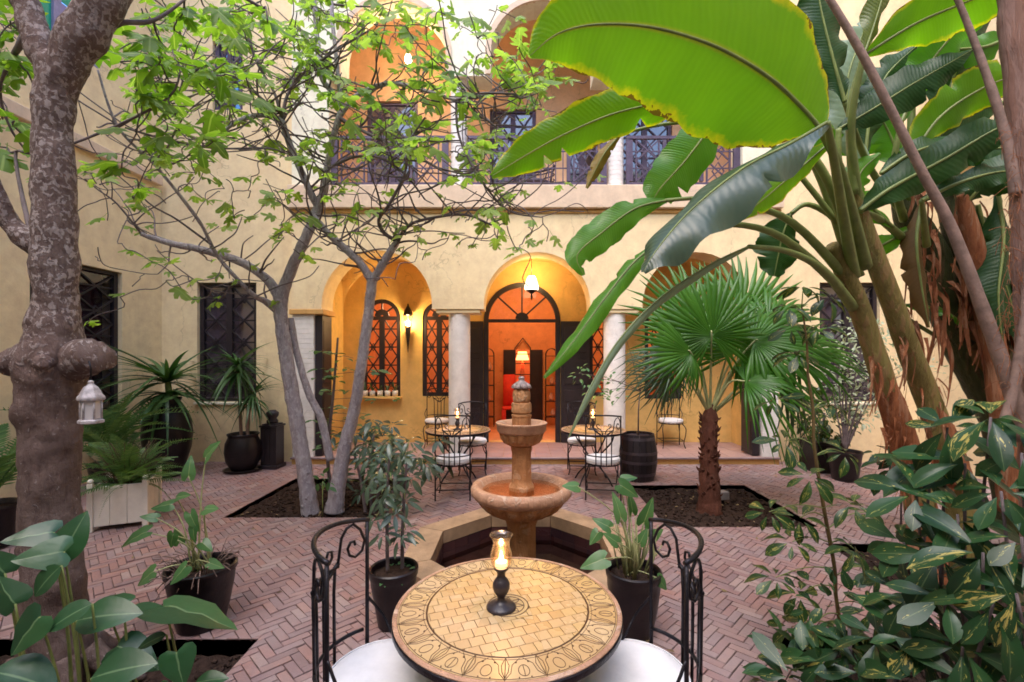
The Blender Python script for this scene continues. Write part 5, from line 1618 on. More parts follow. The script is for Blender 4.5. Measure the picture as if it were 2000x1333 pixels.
fig = thing('fig_tree', 'pale barked multi-stemmed fig tree rising from the soil bed left of the fountain', 'tree', P(605, 1000, 5.3) * 1.0)
fig.location.z = -0.05
bf = Brancher(fig, random.Random(5))
LIMBS = [
    ('trunk', [(612, 1030, 5.3, 26), (604, 985, 5.3, 21), (592, 900, 5.3, 19), (574, 790, 5.3, 18), (558, 690, 5.3, 17), (548, 610, 5.3, 17), (549, 575, 5.3, 18)]),
    ('limb', [(549, 585, 5.3, 16), (565, 535, 5.25, 14), (588, 485, 5.2, 13), (608, 440, 5.2, 12), (622, 405, 5.2, 12), (634, 370, 5.1, 9), (640, 320, 5.05, 8), (650, 270, 5.0, 7.5), (664, 226, 4.95, 7.5)]),
    ('limb', [(664, 226, 4.95, 7), (695, 189, 4.9, 6.5), (751, 165, 4.8, 6), (796, 168, 4.7, 5), (845, 182, 4.6, 4.5), (891, 196, 4.5, 4)]),
    ('limb', [(891, 196, 4.5, 3.5), (940, 183, 4.4, 3), (1000, 184, 4.35, 2.6), (1018, 192, 4.3, 2.2), (1050, 182, 4.3, 1.5)]),
    ('limb', [(891, 196, 4.5, 3.5), (930, 222, 4.5, 3), (965, 245, 4.5, 2.5), (1000, 275, 4.5, 1.8)]),
    ('limb', [(664, 228, 4.95, 6), (655, 190, 5.0, 6), (628, 150, 5.1, 7), (620, 80, 5.15, 6.5), (613, -10, 5.2, 6), (608, -80, 5.2, 5)]),
    ('limb', [(668, 222, 4.95, 6), (662, 160, 5.0, 5.5), (654, 90, 5.0, 5), (648, 20, 5.0, 5), (645, -60, 5.0, 4)]),
    ('limb', [(622, 405, 5.2, 10), (606, 375, 5.1, 9), (588, 335, 5.05, 8.5), (565, 280, 5.0, 8), (552, 236, 4.9, 8)]),
    ('limb', [(552, 238, 4.9, 7), (530, 226, 4.85, 6.5), (490, 228, 4.8, 6.5), (450, 246, 4.7, 5), (440, 262, 4.7, 3)]),
    ('limb', [(552, 236, 4.9, 5), (560, 190, 4.9, 4), (585, 150, 4.9, 3), (640, 110, 4.8, 2.6), (720, 60, 4.7, 2)]),
    ('limb', [(552, 236, 4.9, 5), (535, 180, 4.9, 4), (500, 120, 4.8, 3), (480, 60, 4.8, 2.5), (450, 10, 4.7, 2)]),
    ('limb', [(549, 585, 5.3, 15), (520, 545, 5.25, 12), (470, 512, 5.2, 11), (400, 490, 5.1, 10), (340, 477, 5.0, 9), (300, 466, 4.95, 8), (276, 457, 4.9, 6)]),
    ('limb', [(276, 457, 4.9, 3.5), (255, 430, 4.8, 3), (225, 395, 4.7, 2.5), (190, 370, 4.6, 2), (165, 350, 4.5, 1.6)]),
    ('limb', [(548, 610, 5.3, 12), (520, 590, 5.2, 9), (490, 572, 5.0, 6), (427, 503, 4.8, 5), (389, 433, 4.6, 4.8), (308, 329, 4.3, 4.5), (231, 249, 4.0, 4), (191, 137, 3.8, 3)]),
    ('limb', [(231, 249, 4.0, 3), (280, 222, 3.95, 2.5), (340, 193, 3.9, 2.5), (358, 150, 3.85, 2), (355, 115, 3.8, 1.5)]),
    ('limb', [(245, 250, 4.0, 3), (330, 275, 4.1, 3), (420, 290, 4.3, 2.6), (520, 290, 4.5, 2.2), (560, 300, 4.6, 1.5)]),
    ('limb', [(308, 329, 4.3, 3), (360, 310, 4.25, 2.2), (400, 270, 4.2, 2)]),
    ('trunk', [(652, 1000, 5.25, 24), (660, 950, 5.25, 19), (674, 870, 5.25, 16), (692, 800, 5.25, 14), (705, 720, 5.2, 13), (716, 640, 5.2, 12.5), (725, 565, 5.2, 12), (728, 540, 5.2, 13)]),
    ('limb', [(727, 550, 5.2, 11), (704, 515, 5.15, 9.5), (676, 488, 5.1, 9), (650, 465, 5.05, 8.5), (628, 442, 5.0, 8), (610, 420, 5.0, 7)]),
    ('limb', [(727, 550, 5.2, 11), (744, 522, 5.15, 9.5), (764, 490, 5.1, 9), (776, 472, 5.1, 7)]),
    ('limb', [(776, 472, 5.1, 5), (750, 455, 5.0, 5), (740, 430, 4.9, 4.5), (760, 400, 4.8, 4), (790, 340, 4.7, 3), (800, 280, 4.6, 2.5), (830, 230, 4.5, 2)]),
    ('limb', [(776, 472, 5.1, 5), (800, 440, 5.0, 4), (850, 425, 4.9, 3.5), (910, 420, 4.8, 3), (960, 440, 4.7, 2.2)]),
    ('limb', [(664, 232, 4.95, 5), (720, 262, 4.8, 4), (780, 290, 4.7, 3.5), (840, 320, 4.6, 3), (880, 345, 4.5, 2.2)]),
    ('limb', [(891, 200, 4.5, 3), (895, 260, 4.45, 2.6), (920, 320, 4.4, 2.6), (960, 380, 4.35, 2.6), (1000, 415, 4.3, 2), (1060, 425, 4.3, 1.4)]),
    ('limb', [(640, 330, 5.05, 4), (690, 308, 4.95, 3.2), (740, 308, 4.85, 3), (790, 340, 4.8, 2.6), (830, 390, 4.7, 2)]),
    ('sawn_stem', [(645, 900, 5.4, 10), (627, 818, 5.4, 9.5), (603, 769, 5.4, 9), (580, 690, 5.4, 8.5), (570, 640, 5.4, 9), (567, 622, 5.4, 9)]),
]
for nm, lst in LIMBS:
    mb = MB(); pts, rad = px_path(lst)
    rad = [q * 0.84 for q in rad]
    n = 12 + 6 * len(lst)
    big = lst[0][3] > 9
    p = rough_tube(mb, pts, rad, 14 if big else 8, n, 0.09, 11)
    if nm == 'trunk' or (big and nm == 'limb'):
        for k in range(len(p) // 3):                       # leaf scars and knots
            q = rp_.randrange(2, len(p) - 2); a = rp_.uniform(0, 6.28); rr = catmull(rad, n)[q]
            dd = Vector((math.cos(a), math.sin(a) * 1.0 - .3, 0)).normalized()
            mb.lathe([(rr * .30, -0.3 * rr), (rr * 0.22, 0.10 * rr), (0, 0.12 * rr)], 7)
            M = frame_M(p[q] + dd * rr * 0.96, UP, dd)
            for vi in range(len(mb.v) - 21, len(mb.v)): mb.v[vi] = tuple(M @ Vector(mb.v[vi]))
    mb.build(nm, M_FIGBARK if lst[0][3] > 5 else M_TWIG, fig)
    if nm != 'sawn_stem':
        rr = catmull(rad, n)
        k0 = len(p) // 2 if nm == 'trunk' else 2
        if not (nm == 'trunk'): bf.seed(p[k0:], rr[k0:])
        else: bf.seed(p[-3:], rr[-3:])
SEEDS = list(bf.pts)
BLOBS = [(640, 55, 130, 55, 26), (850, 90, 130, 60, 22), (560, 120, 120, 60, 18), (960, 170, 110, 60, 18), (760, 225, 120, 60, 22), (880, 270, 110, 50, 14), (450, 220, 110, 80, 16),
         (650, 310, 90, 60, 11), (980, 410, 90, 40, 12), (330, 230, 90, 90, 12), (250, 340, 100, 60, 12), (470, 350, 100, 50, 9), (480, 40, 110, 45, 14), (850, 470, 110, 45, 7), (400, 560, 130, 40, 7), (1040, 130, 40, 70, 7), (560, 420, 100, 60, 6), (380, 90, 90, 70, 10), (720, 20, 150, 45, 14), (260, 520, 70, 50, 4)]
r5 = random.Random(55)
targets = []
for (x, y, sx, sy, n) in BLOBS:
    for k in range(int(n * 1.25)):
        px, py = r5.gauss(x, sx * 0.75), r5.gauss(y, sy * 0.8)
        dd = lerp(4.9, 4.2, min(1, max(0, (px - 600) / 400))) if px > 560 else lerp(4.0, 4.9, (px - 150) / 410)
        dd += r5.uniform(-0.75, 0.75)
        targets.append((P(px, py, dd), y))
targets.sort(key=lambda t: min((q[0] - t[0]).length_squared for q in bf.pts))
for tg, y in targets:
    pp = bf.reach(tg)
    nl = r5.choice((1, 2, 3, 4)) if y < 300 else r5.choice((1, 1, 2, 3, 3))
    bf.cluster(pp[-1], pp[-3], nl, r5.uniform(0.13, 0.20) if y < 300 else r5.uniform(.11, .17))
# wiry crooked shoots off the limbs, some ending in a few leaves
lp = [(p.copy(), r_) for p, r_ in SEEDS if r_ < 0.05]
for k in range(300):
    p, r_ = r5.choice(lp)
    p = p.copy(); a = r5.uniform(0, 2 * PI)
    d_ = Vector((math.cos(a), math.sin(a) * 0.6, r5.uniform(-.25, .7))).normalized()
    L = r5.uniform(0.35, 1.05); pts = [p.copy()]
    for s in range(5):
        d_ = (d_ + Vector((r5.uniform(-.45, .45), r5.uniform(-.35, .35), r5.uniform(-.25, .42)))).normalized()
        p = p + d_ * (L / 5); pts.append(p.copy())
    if p.z > 6.2 or p.z < 2.6: continue
    pts = catmull(pts, 14); r0 = min(r_ * .7, r5.uniform(.008, .014))
    bf.twigs.tube(pts, [lerp(r0, .0048, i / 14) for i in range(15)], 5)
    if r5.random() < .5: bf.cluster(pts[-1], pts[-3], r5.choice((1, 2, 3)), r5.uniform(.11, .18))
# bare twigs
for k in range(160):
    x, y = r5.uniform(180, 1040), min(560, max(20, r5.gauss(310, 130)))
    dd = lerp(4.2, 4.9, (x - 150) / 410) if x < 560 else lerp(4.9, 4.3, (x - 600) / 400)
    bf.reach(P(x, y, dd + r5.uniform(-.5, .5)), 0.014, 0.17)
bf.twigs.build('twigs', M_TWIG, fig)['kind'] = 'stuff'
emit_leaves(fig, bf.leaves, FIGS, ME_FIG, L_FIG, 300, r5)
print('fig leaves', len(bf.leaves))

# nearer leafy branches that overhang from the mottled tree's side
bl = Brancher(tr, random.Random(9))
for lst in ([(190, 60, 2.55, 12), (240, 45, 2.6, 7), (300, 40, 2.7, 5), (360, 0, 2.8, 3), (400, -40, 2.9, 2)],
            [(70, 500, 2.55, 8), (30, 310, 2.9, 4), (55, 300, 2.9, 3.4), (100, 296, 3.0, 3), (230, 245, 3.1, 3), (330, 190, 3.1, 2.6), (352, 140, 3.1, 2)],
            [(60, 60, 2.5, 12), (20, 120, 2.8, 6), (0, 180, 3.0, 4), (20, 250, 3.1, 3), (55, 300, 3.2, 2.4)],
            [(200, 30, 2.5, 14), (300, -50, 2.7, 8), (420, -30, 2.9, 5), (520, 20, 3.1, 3)]):
    mb = MB(); pts, rad = px_path(lst); p = rough_tube(mb, pts, rad, 8, 24, 0.08, 12); mb.build('branch', M_TWIG, tr); bl.seed(p[5:], catmull(rad, 24)[5:])
r6 = random.Random(66)
t2 = []
for (x, y, sx, sy, n) in [(270, 120, 55, 40, 9), (330, 90, 70, 50, 10), (300, 190, 60, 45, 9), (400, 130, 60, 50, 8), (380, 230, 50, 40, 5), (30, 60, 40, 60, 14), (15, 150, 35, 50, 8), (20, 240, 30, 30, 4), (420, 20, 60, 25, 6), (520, 40, 50, 30, 4), (240, 330, 60, 50, 4), (330, 20, 50, 25, 5)]:
    for k in range(n):
        t2.append(P(r6.gauss(x, sx * .6), r6.gauss(y, sy * .6), r6.uniform(2.7, 3.6)))
t2.sort(key=lambda t: min((q[0] - t).length_squared for q in bl.pts))
for tg in t2:
    pp = bl.reach(tg, 0.012); bl.cluster(pp[-1], pp[-3], r6.choice((1, 2, 2, 3)), r6.uniform(0.13, 0.21), 0.35)
bl.twigs.build('twigs', M_TWIG, tr)['kind'] = 'stuff'
emit_leaves(tr, bl.leaves, FIGS, ME_FIGG, L_FIGG, 300, r6)

# ------------------------------------------------------------------ banana plants
def banana(parent, lst, face, mat, fold=0.25, tears=0, seed=0, petiole=None, wavy=0.03, droop=0.0, prad=0.016):
    r = random.Random(seed)
    pts, wid = px_path(lst)
    n = 44
    sp = catmull(pts, n); ww = catmull(wid, n)
    N = Vector(face).normalized()
    tear = {(-1): set(), 1: set()}
    for k in range(tears): tear[r.choice((-1, 1))].add(r.randrange(8, n - 3))
    mb = MB(); cols = 6
    us = [k / cols for k in range(-cols, cols + 1)]
    for i in range(n + 1):
        t = (sp[min(i + 1, n)] - sp[max(i - 1, 0)]).normalized()
        S = t.cross(N)
        S = S.normalized() if S.length > 1e-4 else t.orthogonal()
        N2 = S.cross(t).normalized()
        for u in us:
            s = 1 if u > 0 else -1
            w = max(0.0012, ww[i]) * abs(u)
            notch = 1.0
            if i in tear[s]: notch = 1 - 0.75 * max(0, abs(u) - 0.25)
            ang = fold * (0.4 + 0.9 * abs(u))
            edge = 1 + 0.035 * math.sin(i * 1.1 + seed) * abs(u) + 0.03 * r.uniform(-1, 1) * (abs(u) > .9)
            q = sp[i] + S * (s * w * math.cos(ang) * edge * notch) - N2 * (w * math.sin(ang)) + N2 * (wavy * abs(u) * abs(u) * math.sin(i * 0.55 + (0 if s > 0 else 1.7) + seed)) * min(1, w * 12) - UP * (droop * abs(u) ** 2 * w)
            mb.vert(q, (u, i / n))
    c = len(us)
    for i in range(n):
        for k in range(c - 1):
            a = i * c + k
            mb.face(a, a + 1, a + c + 1, a + c)
    lf = mb.build('leaf', mat, parent)
    rb_ = MB(); pr = [max(0.0015, prad * (1 - i / n) ** 0.8) for i in range(n + 1)]
    rb_.tube(sp, pr, 7)
    rb_.build('midrib', M_PETIOLE, lf)
    if petiole:
        pm = MB(); pp, pr_ = px_path(petiole)
        pm.tube(catmull(pp, 16), catmull(pr_, 16), 8); pm.build('petiole', M_PETIOLE, parent)
    return lf

def stem(parent, lst, mat, name='pseudostem', seg=16, amp=0.05):
    mb = MB(); pts, rad = px_path(lst); rough_tube(mb, pts, rad, seg, 50, amp, 5); return mb.build(name, mat, parent)

ba = thing('banana_plant', 'banana plant with twin tan green stems and the huge backlit yellow edged leaf', 'plant', (3.2, 3.6, -0.05))
rp_ = random.Random(22)
stem(ba, [(1818, 1180, 3.55, 40), (1806, 1040, 3.55, 36), (1782, 930, 3.55, 31), (1748, 815, 3.5, 27), (1716, 715, 3.45, 25), (1685, 620, 3.4, 23), (1652, 540, 3.3, 21), (1625, 480, 3.2, 15)], M_BANSTEM)
stem(ba, [(1900, 1150, 3.65, 42), (1876, 980, 3.65, 36), (1846, 870, 3.6, 31), (1808, 770, 3.6, 28), (1770, 670, 3.5, 26), (1730, 560, 3.4, 23), (1690, 450, 3.3, 20), (1662, 360, 3.2, 12)], M_BANSTEM)
def sheath(lst, seed):
    r = random.Random(seed); mb = MB(); pts, rad = px_path(lst); n = 26
    sp = catmull(pts, n); rr = catmull(rad, n)
    cut = [r.uniform(.55, 1.0) for k in range(11)]
    for i in range(n + 1):
        for k in range(11):
            a = lerp(-1.9, 1.9, k / 10)
            q = sp[int(i * cut[k])] + Vector((math.sin(a) * rr[i], -math.cos(a) * rr[i], 0)) + Vector((r.uniform(-1, 1), r.uniform(-1, 1), 0)) * 0.003
            if i == n or i == 0: q += UP * r.uniform(-.06, .06)
            mb.vert(q, (k / 5 - 1, i / n))
    for i in range(n):
        for k in range(10):
            a = i * 11 + k; mb.face(a, a + 1, a + 12, a + 11)
    return mb.build('dry_sheath', M_SHEATH, ba)
sheath([(1786, 940, 3.54, 36), (1759, 850, 3.5, 33), (1730, 760, 3.46, 31), (1712, 700, 3.45, 16)], 1)
sheath([(1868, 950, 3.63, 41), (1847, 870, 3.6, 37), (1818, 790, 3.6, 30), (1800, 735, 3.58, 9)], 2)
sheath([(1816, 1150, 3.53, 44), (1804, 1040, 3.53, 41), (1786, 945, 3.53, 36)], 3)
toC = (0.15, -1, 0.1)
banana(ba, [(1605, 255, 2.62, 8), (1568, 212, 2.6, 95), (1500, 150, 2.5, 150), (1400, 92, 2.4, 160), (1280, 55, 2.3, 130), (1170, 48, 2.2, 92), (1090, 66, 2.15, 55), (1035, 110, 2.15, 6)], (0.25, -1, -0.45), L_BAN, 0.12, 0, 1, [(1605, 255, 2.62, 10), (1640, 330, 2.8, 11), (1668, 430, 3.05, 13), (1690, 520, 3.3, 16)], 0.02, 0.05, 0.014)
banana(ba, [(1352, 196, 2.85, 6), (1300, 200, 2.8, 34), (1200, 222, 2.7, 46), (1100, 264, 2.6, 42), (1020, 308, 2.55, 32), (960, 345, 2.5, 5)], (0.1, -0.9, -0.35), L_BAN, 0.15, 3, 2, [(1352, 196, 2.85, 5), (1440, 205, 2.85, 6), (1540, 250, 2.9, 8), (1620, 360, 3.0, 10), (1660, 480, 3.2, 12)], 0.02, 0, 0.008)
banana(ba, [(1615, 240, 2.5, 8), (1545, 280, 2.45, 44), (1450, 330, 2.38, 72), (1350, 410, 2.3, 66), (1285, 485, 2.22, 42), (1256, 532, 2.2, 5)], (-0.25, -0.62, 0.72), L_BANG, 0.30, 2, 3, [(1615, 240, 2.5, 8), (1632, 330, 2.7, 10), (1650, 440, 3.0, 12), (1668, 540, 3.3, 14)], 0.03, 0.25, 0.011)
banana(ba, [(1428, 205, 2.95, 6), (1388, 250, 2.9, 42), (1335, 318, 2.85, 52), (1290, 368, 2.8, 38), (1270, 402, 2.8, 4)], (0.3, -1, 0.1), L_BANP, 0.22, 2, 4, [(1428, 205, 2.95, 6), (1500, 225, 3.0, 7), (1590, 320, 3.1, 9), (1650, 480, 3.25, 12)], 0.02, 0.05, 0.008)
banana(ba, [(1212, 262, 3.0, 4), (1182, 298, 3.0, 15), (1163, 332, 3.0, 15), (1146, 368, 3.0, 3)], toC, leaf_mat('dying_leaf', (0.16, 0.16, 0.02), (0.30, 0.16, 0.03), 0.3, None, 0.6, 0.2, 20), 0.5, 3, 5, [(1212, 262, 3.0, 3), (1330, 240, 3.0, 4), (1480, 260, 3.05, 5), (1640, 440, 3.2, 7)], 0.02, 0, 0.005)
banana(ba, [(1300, 392, 2.75, 5), (1240, 408, 2.7, 27), (1175, 455, 2.65, 36), (1128, 498, 2.6, 26), (1140, 538, 2.6, 4)], (0.15, -1, 0.15), L_BANP, 0.25, 2, 6, [(1300, 392, 2.75, 4), (1400, 390, 2.8, 5), (1540, 430, 2.95, 8), (1650, 540, 3.3, 11)], 0.02, 0, 0.007)
banana(ba, [(1310, 462, 2.65, 5), (1245, 506, 2.6, 19), (1185, 578, 2.55, 23), (1125, 660, 2.5, 21), (1062, 738, 2.45, 4)], (-0.55, -1, 0.25), L_BANP, 0.40, 2, 7, [(1310, 462, 2.65, 5), (1390, 438, 2.7, 6), (1520, 460, 2.9, 8), (1640, 560, 3.3, 11)], 0.015, 0, 0.008)
banana(ba, [(1462, 482, 2.6, 5), (1390, 516, 2.5, 14), (1295, 578, 2.42, 16), (1213, 660, 2.34, 15), (1152, 760, 2.28, 14), (1110, 855, 2.24, 3)], (-0.6, -0.9, 0.35), L_BLUE, 0.85, 0, 8, [(1462, 482, 2.6, 5), (1540, 492, 2.8, 7), (1610, 530, 3.0, 9), (1665, 600, 3.35, 13)], 0.01, 0, 0.007)
banana(ba, [(1545, 418, 3.3, 6), (1530, 455, 3.3, 46), (1520, 500, 3.3, 50), (1512, 540, 3.3, 14)], (0.1, -1, 0.1), L_BAND, 0.2, 2, 9, [(1545, 418, 3.3, 5), (1580, 400, 3.3, 6), (1640, 440, 3.35, 8), (1680, 540, 3.4, 10)], 0.02, 0, 0.008)
banana(ba, [(1625, 275, 2.75, 6), (1575, 318, 2.7, 26), (1505, 378, 2.7, 34), (1448, 425, 2.65, 8)], (0.1, -1, -0.1), L_BAN, 0.3, 1, 10, [(1625, 275, 2.75, 6), (1650, 380, 2.95, 8), (1690, 520, 3.3, 11)], 0.02, 0, 0.008)
banana(ba, [(1688, 108, 3.0, 8), (1785, 48, 2.95, 58), (1885, 5, 2.9, 82), (2000, -40, 2.8, 70), (2100, -70, 2.8, 10)], (0.1, -0.8, -0.5), L_BAN, 0.15, 2, 11, [(1688, 108, 3.0, 7), (1660, 220, 3.05, 8), (1668, 380, 3.2, 11)], 0.02, 0, 0.010)
banana(ba, [(1638, 252, 3.05, 6), (1700, 216, 3.0, 38), (1780, 166, 2.95, 56), (1850, 126, 2.9, 36), (1900, 97, 2.9, 4)], (0.15, -1, 0.25), L_BAND, 0.22, 1, 12, [(1638, 252, 3.05, 6), (1640, 330, 3.1, 8), (1672, 430, 3.3, 11)], 0.02, 0, 0.008)
banana(ba, [(1686, 110, 2.9, 7), (1702, 65, 2.9, 24), (1722, 0, 2.9, 38), (1740, -70, 2.9, 36), (1750, -120, 2.9, 5)], (0.2, -1, -0.2), leaf_mat('olive_leaf', (0.10, 0.14, 0.02), (0.15, 0.20, 0.03), 0.3, None, 0.4, 0.3, 40, midrib=(.25, .25, .08)), 0.4, 0, 13, [(1686, 110, 2.9, 7), (1662, 260, 3.05, 9), (1685, 440, 3.3, 12)], 0.02, 0, 0.008)
L_OLD = leaf_mat('withered_leaf', (0.11, 0.07, 0.02), (0.26, 0.13, 0.04), 0.25, None, 0.7, 0.3, 30)
mb = MB()
for k in range(70):                                    # frayed fibre round the twin stems
    c, q = rp_.choice((((1748, 815), 3.45), ((1716, 715), 3.4), ((1808, 770), 3.55), ((1770, 670), 3.45), ((1775, 900), 3.5), ((1840, 860), 3.55)))
    b = P(c[0] + rp_.uniform(-26, 26), c[1] + rp_.uniform(-40, 40), q); e = b + Vector((rp_.uniform(-.10, .05), rp_.uniform(-.07, 0), -rp_.uniform(.12, .42)))
    sp_ = catmull([b, b.lerp(e, .4) + Vector((rp_.uniform(-.03, .03), -.03, 0)), e], 8); w = rp_.uniform(.006, .02); tw = rp_.uniform(0, 3); n0 = len(mb.v)
    for i in range(9):
        a = tw + i * .2; v_ = Vector((math.cos(a), math.sin(a), 0)) * w * (1 - i / 10)
        mb.vert(sp_[i] + v_, (-1, i / 8)); mb.vert(sp_[i] - v_, (1, i / 8))
    for i in range(8): mb.face(n0 + 2 * i, n0 + 2 * i + 1, n0 + 2 * i + 3, n0 + 2 * i + 2)
mb.build('frayed_fibre', M_SHEATH, ba)['kind'] = 'stuff'
bb = thing('banana_plant', 'banana clump of dark green stems with dark leaves at the right edge', 'plant', (4.2, 4.0, -0.05))
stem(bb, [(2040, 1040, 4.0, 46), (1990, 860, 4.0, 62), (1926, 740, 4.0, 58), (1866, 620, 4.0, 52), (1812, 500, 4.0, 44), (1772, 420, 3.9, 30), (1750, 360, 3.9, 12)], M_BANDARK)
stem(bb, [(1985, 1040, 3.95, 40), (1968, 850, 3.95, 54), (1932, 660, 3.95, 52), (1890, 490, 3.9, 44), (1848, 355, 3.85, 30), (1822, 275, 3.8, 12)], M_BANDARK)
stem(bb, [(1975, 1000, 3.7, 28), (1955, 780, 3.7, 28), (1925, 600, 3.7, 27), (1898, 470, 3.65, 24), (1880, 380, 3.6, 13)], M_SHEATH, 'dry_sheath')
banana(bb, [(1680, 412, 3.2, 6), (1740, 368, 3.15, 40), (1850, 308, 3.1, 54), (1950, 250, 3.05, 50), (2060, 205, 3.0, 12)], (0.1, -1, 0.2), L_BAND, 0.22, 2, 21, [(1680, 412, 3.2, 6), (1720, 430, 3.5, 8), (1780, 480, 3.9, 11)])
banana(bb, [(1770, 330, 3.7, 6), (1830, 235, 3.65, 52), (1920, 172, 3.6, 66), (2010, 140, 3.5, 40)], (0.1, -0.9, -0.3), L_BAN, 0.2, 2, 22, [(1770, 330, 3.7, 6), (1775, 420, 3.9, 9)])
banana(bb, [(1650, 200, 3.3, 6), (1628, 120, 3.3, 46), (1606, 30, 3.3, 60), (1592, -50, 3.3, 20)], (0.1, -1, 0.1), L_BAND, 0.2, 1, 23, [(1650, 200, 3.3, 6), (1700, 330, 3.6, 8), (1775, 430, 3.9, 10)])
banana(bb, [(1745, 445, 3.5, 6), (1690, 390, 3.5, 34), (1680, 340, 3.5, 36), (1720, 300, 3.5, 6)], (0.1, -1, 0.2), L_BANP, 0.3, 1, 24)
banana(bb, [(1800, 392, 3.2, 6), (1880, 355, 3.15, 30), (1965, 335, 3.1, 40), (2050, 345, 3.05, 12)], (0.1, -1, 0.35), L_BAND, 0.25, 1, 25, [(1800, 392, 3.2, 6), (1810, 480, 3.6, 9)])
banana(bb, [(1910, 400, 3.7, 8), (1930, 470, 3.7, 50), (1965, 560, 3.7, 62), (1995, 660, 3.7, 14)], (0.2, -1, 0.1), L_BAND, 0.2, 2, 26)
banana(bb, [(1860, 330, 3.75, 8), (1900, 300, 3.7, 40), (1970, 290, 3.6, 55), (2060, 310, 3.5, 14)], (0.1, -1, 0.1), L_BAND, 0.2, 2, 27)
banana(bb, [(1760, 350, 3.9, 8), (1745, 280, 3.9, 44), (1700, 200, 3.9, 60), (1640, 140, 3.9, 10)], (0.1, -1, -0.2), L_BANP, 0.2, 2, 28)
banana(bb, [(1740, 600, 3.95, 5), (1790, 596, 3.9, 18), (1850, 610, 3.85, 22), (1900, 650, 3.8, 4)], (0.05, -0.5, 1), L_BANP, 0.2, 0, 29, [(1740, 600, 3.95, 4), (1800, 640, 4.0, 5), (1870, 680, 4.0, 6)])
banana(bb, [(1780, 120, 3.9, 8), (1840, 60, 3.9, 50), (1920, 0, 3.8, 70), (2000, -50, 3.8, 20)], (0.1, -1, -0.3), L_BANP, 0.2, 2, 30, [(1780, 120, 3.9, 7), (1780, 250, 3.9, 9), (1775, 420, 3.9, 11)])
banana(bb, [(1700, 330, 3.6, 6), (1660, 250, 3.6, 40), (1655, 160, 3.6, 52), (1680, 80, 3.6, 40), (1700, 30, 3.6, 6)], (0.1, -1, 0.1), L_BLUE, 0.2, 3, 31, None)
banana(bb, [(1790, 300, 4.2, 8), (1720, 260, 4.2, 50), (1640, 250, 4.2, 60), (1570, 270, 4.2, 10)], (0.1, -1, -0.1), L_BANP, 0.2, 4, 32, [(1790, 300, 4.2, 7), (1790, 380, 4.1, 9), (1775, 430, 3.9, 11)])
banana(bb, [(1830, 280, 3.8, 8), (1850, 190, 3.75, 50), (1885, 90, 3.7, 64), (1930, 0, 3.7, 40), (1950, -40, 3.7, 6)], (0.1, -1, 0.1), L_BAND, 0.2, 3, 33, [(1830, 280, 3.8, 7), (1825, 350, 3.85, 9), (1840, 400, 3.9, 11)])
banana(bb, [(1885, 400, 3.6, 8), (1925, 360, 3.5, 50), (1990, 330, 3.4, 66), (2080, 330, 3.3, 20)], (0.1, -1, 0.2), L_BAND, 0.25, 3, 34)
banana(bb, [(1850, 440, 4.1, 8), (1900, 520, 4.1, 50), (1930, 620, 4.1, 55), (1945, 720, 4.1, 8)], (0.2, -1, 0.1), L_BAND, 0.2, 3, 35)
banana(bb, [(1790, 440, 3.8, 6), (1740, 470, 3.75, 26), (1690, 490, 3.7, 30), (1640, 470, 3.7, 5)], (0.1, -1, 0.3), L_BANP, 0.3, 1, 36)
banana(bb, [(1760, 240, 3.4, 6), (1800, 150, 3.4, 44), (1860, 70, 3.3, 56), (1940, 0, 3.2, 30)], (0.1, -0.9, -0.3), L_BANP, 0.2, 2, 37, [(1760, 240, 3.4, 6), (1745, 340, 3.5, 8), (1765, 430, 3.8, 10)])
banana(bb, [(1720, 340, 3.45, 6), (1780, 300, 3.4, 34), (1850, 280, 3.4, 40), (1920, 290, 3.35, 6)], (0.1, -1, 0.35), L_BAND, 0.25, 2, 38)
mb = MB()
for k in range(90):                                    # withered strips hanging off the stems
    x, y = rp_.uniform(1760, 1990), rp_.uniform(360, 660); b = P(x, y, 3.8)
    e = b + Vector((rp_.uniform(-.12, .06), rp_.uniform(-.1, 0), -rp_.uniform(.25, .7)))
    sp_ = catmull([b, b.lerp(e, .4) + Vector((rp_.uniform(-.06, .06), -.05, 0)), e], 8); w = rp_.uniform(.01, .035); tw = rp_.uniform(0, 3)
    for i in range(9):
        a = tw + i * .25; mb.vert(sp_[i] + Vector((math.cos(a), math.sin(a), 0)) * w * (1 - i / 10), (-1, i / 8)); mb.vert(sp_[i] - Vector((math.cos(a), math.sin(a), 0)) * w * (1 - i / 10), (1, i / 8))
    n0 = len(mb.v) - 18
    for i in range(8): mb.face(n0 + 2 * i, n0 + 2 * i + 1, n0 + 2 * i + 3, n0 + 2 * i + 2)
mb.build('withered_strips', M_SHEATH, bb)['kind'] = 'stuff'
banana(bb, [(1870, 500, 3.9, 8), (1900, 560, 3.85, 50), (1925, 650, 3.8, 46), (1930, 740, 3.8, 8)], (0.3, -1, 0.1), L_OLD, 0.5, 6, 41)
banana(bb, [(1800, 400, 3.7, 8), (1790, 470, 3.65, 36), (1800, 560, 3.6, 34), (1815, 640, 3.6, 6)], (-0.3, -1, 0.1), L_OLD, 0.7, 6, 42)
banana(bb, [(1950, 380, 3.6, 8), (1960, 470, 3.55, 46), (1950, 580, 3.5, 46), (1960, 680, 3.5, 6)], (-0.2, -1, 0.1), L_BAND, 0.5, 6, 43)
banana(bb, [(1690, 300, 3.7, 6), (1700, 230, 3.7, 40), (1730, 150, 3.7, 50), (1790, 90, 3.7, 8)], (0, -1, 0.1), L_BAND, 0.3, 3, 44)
banana(bb, [(1960, 200, 3.9, 8), (1900, 220, 3.9, 50), (1830, 270, 3.9, 50), (1780, 330, 3.9, 8)], (0, -1, 0.2), L_BAND, 0.3, 3, 45)
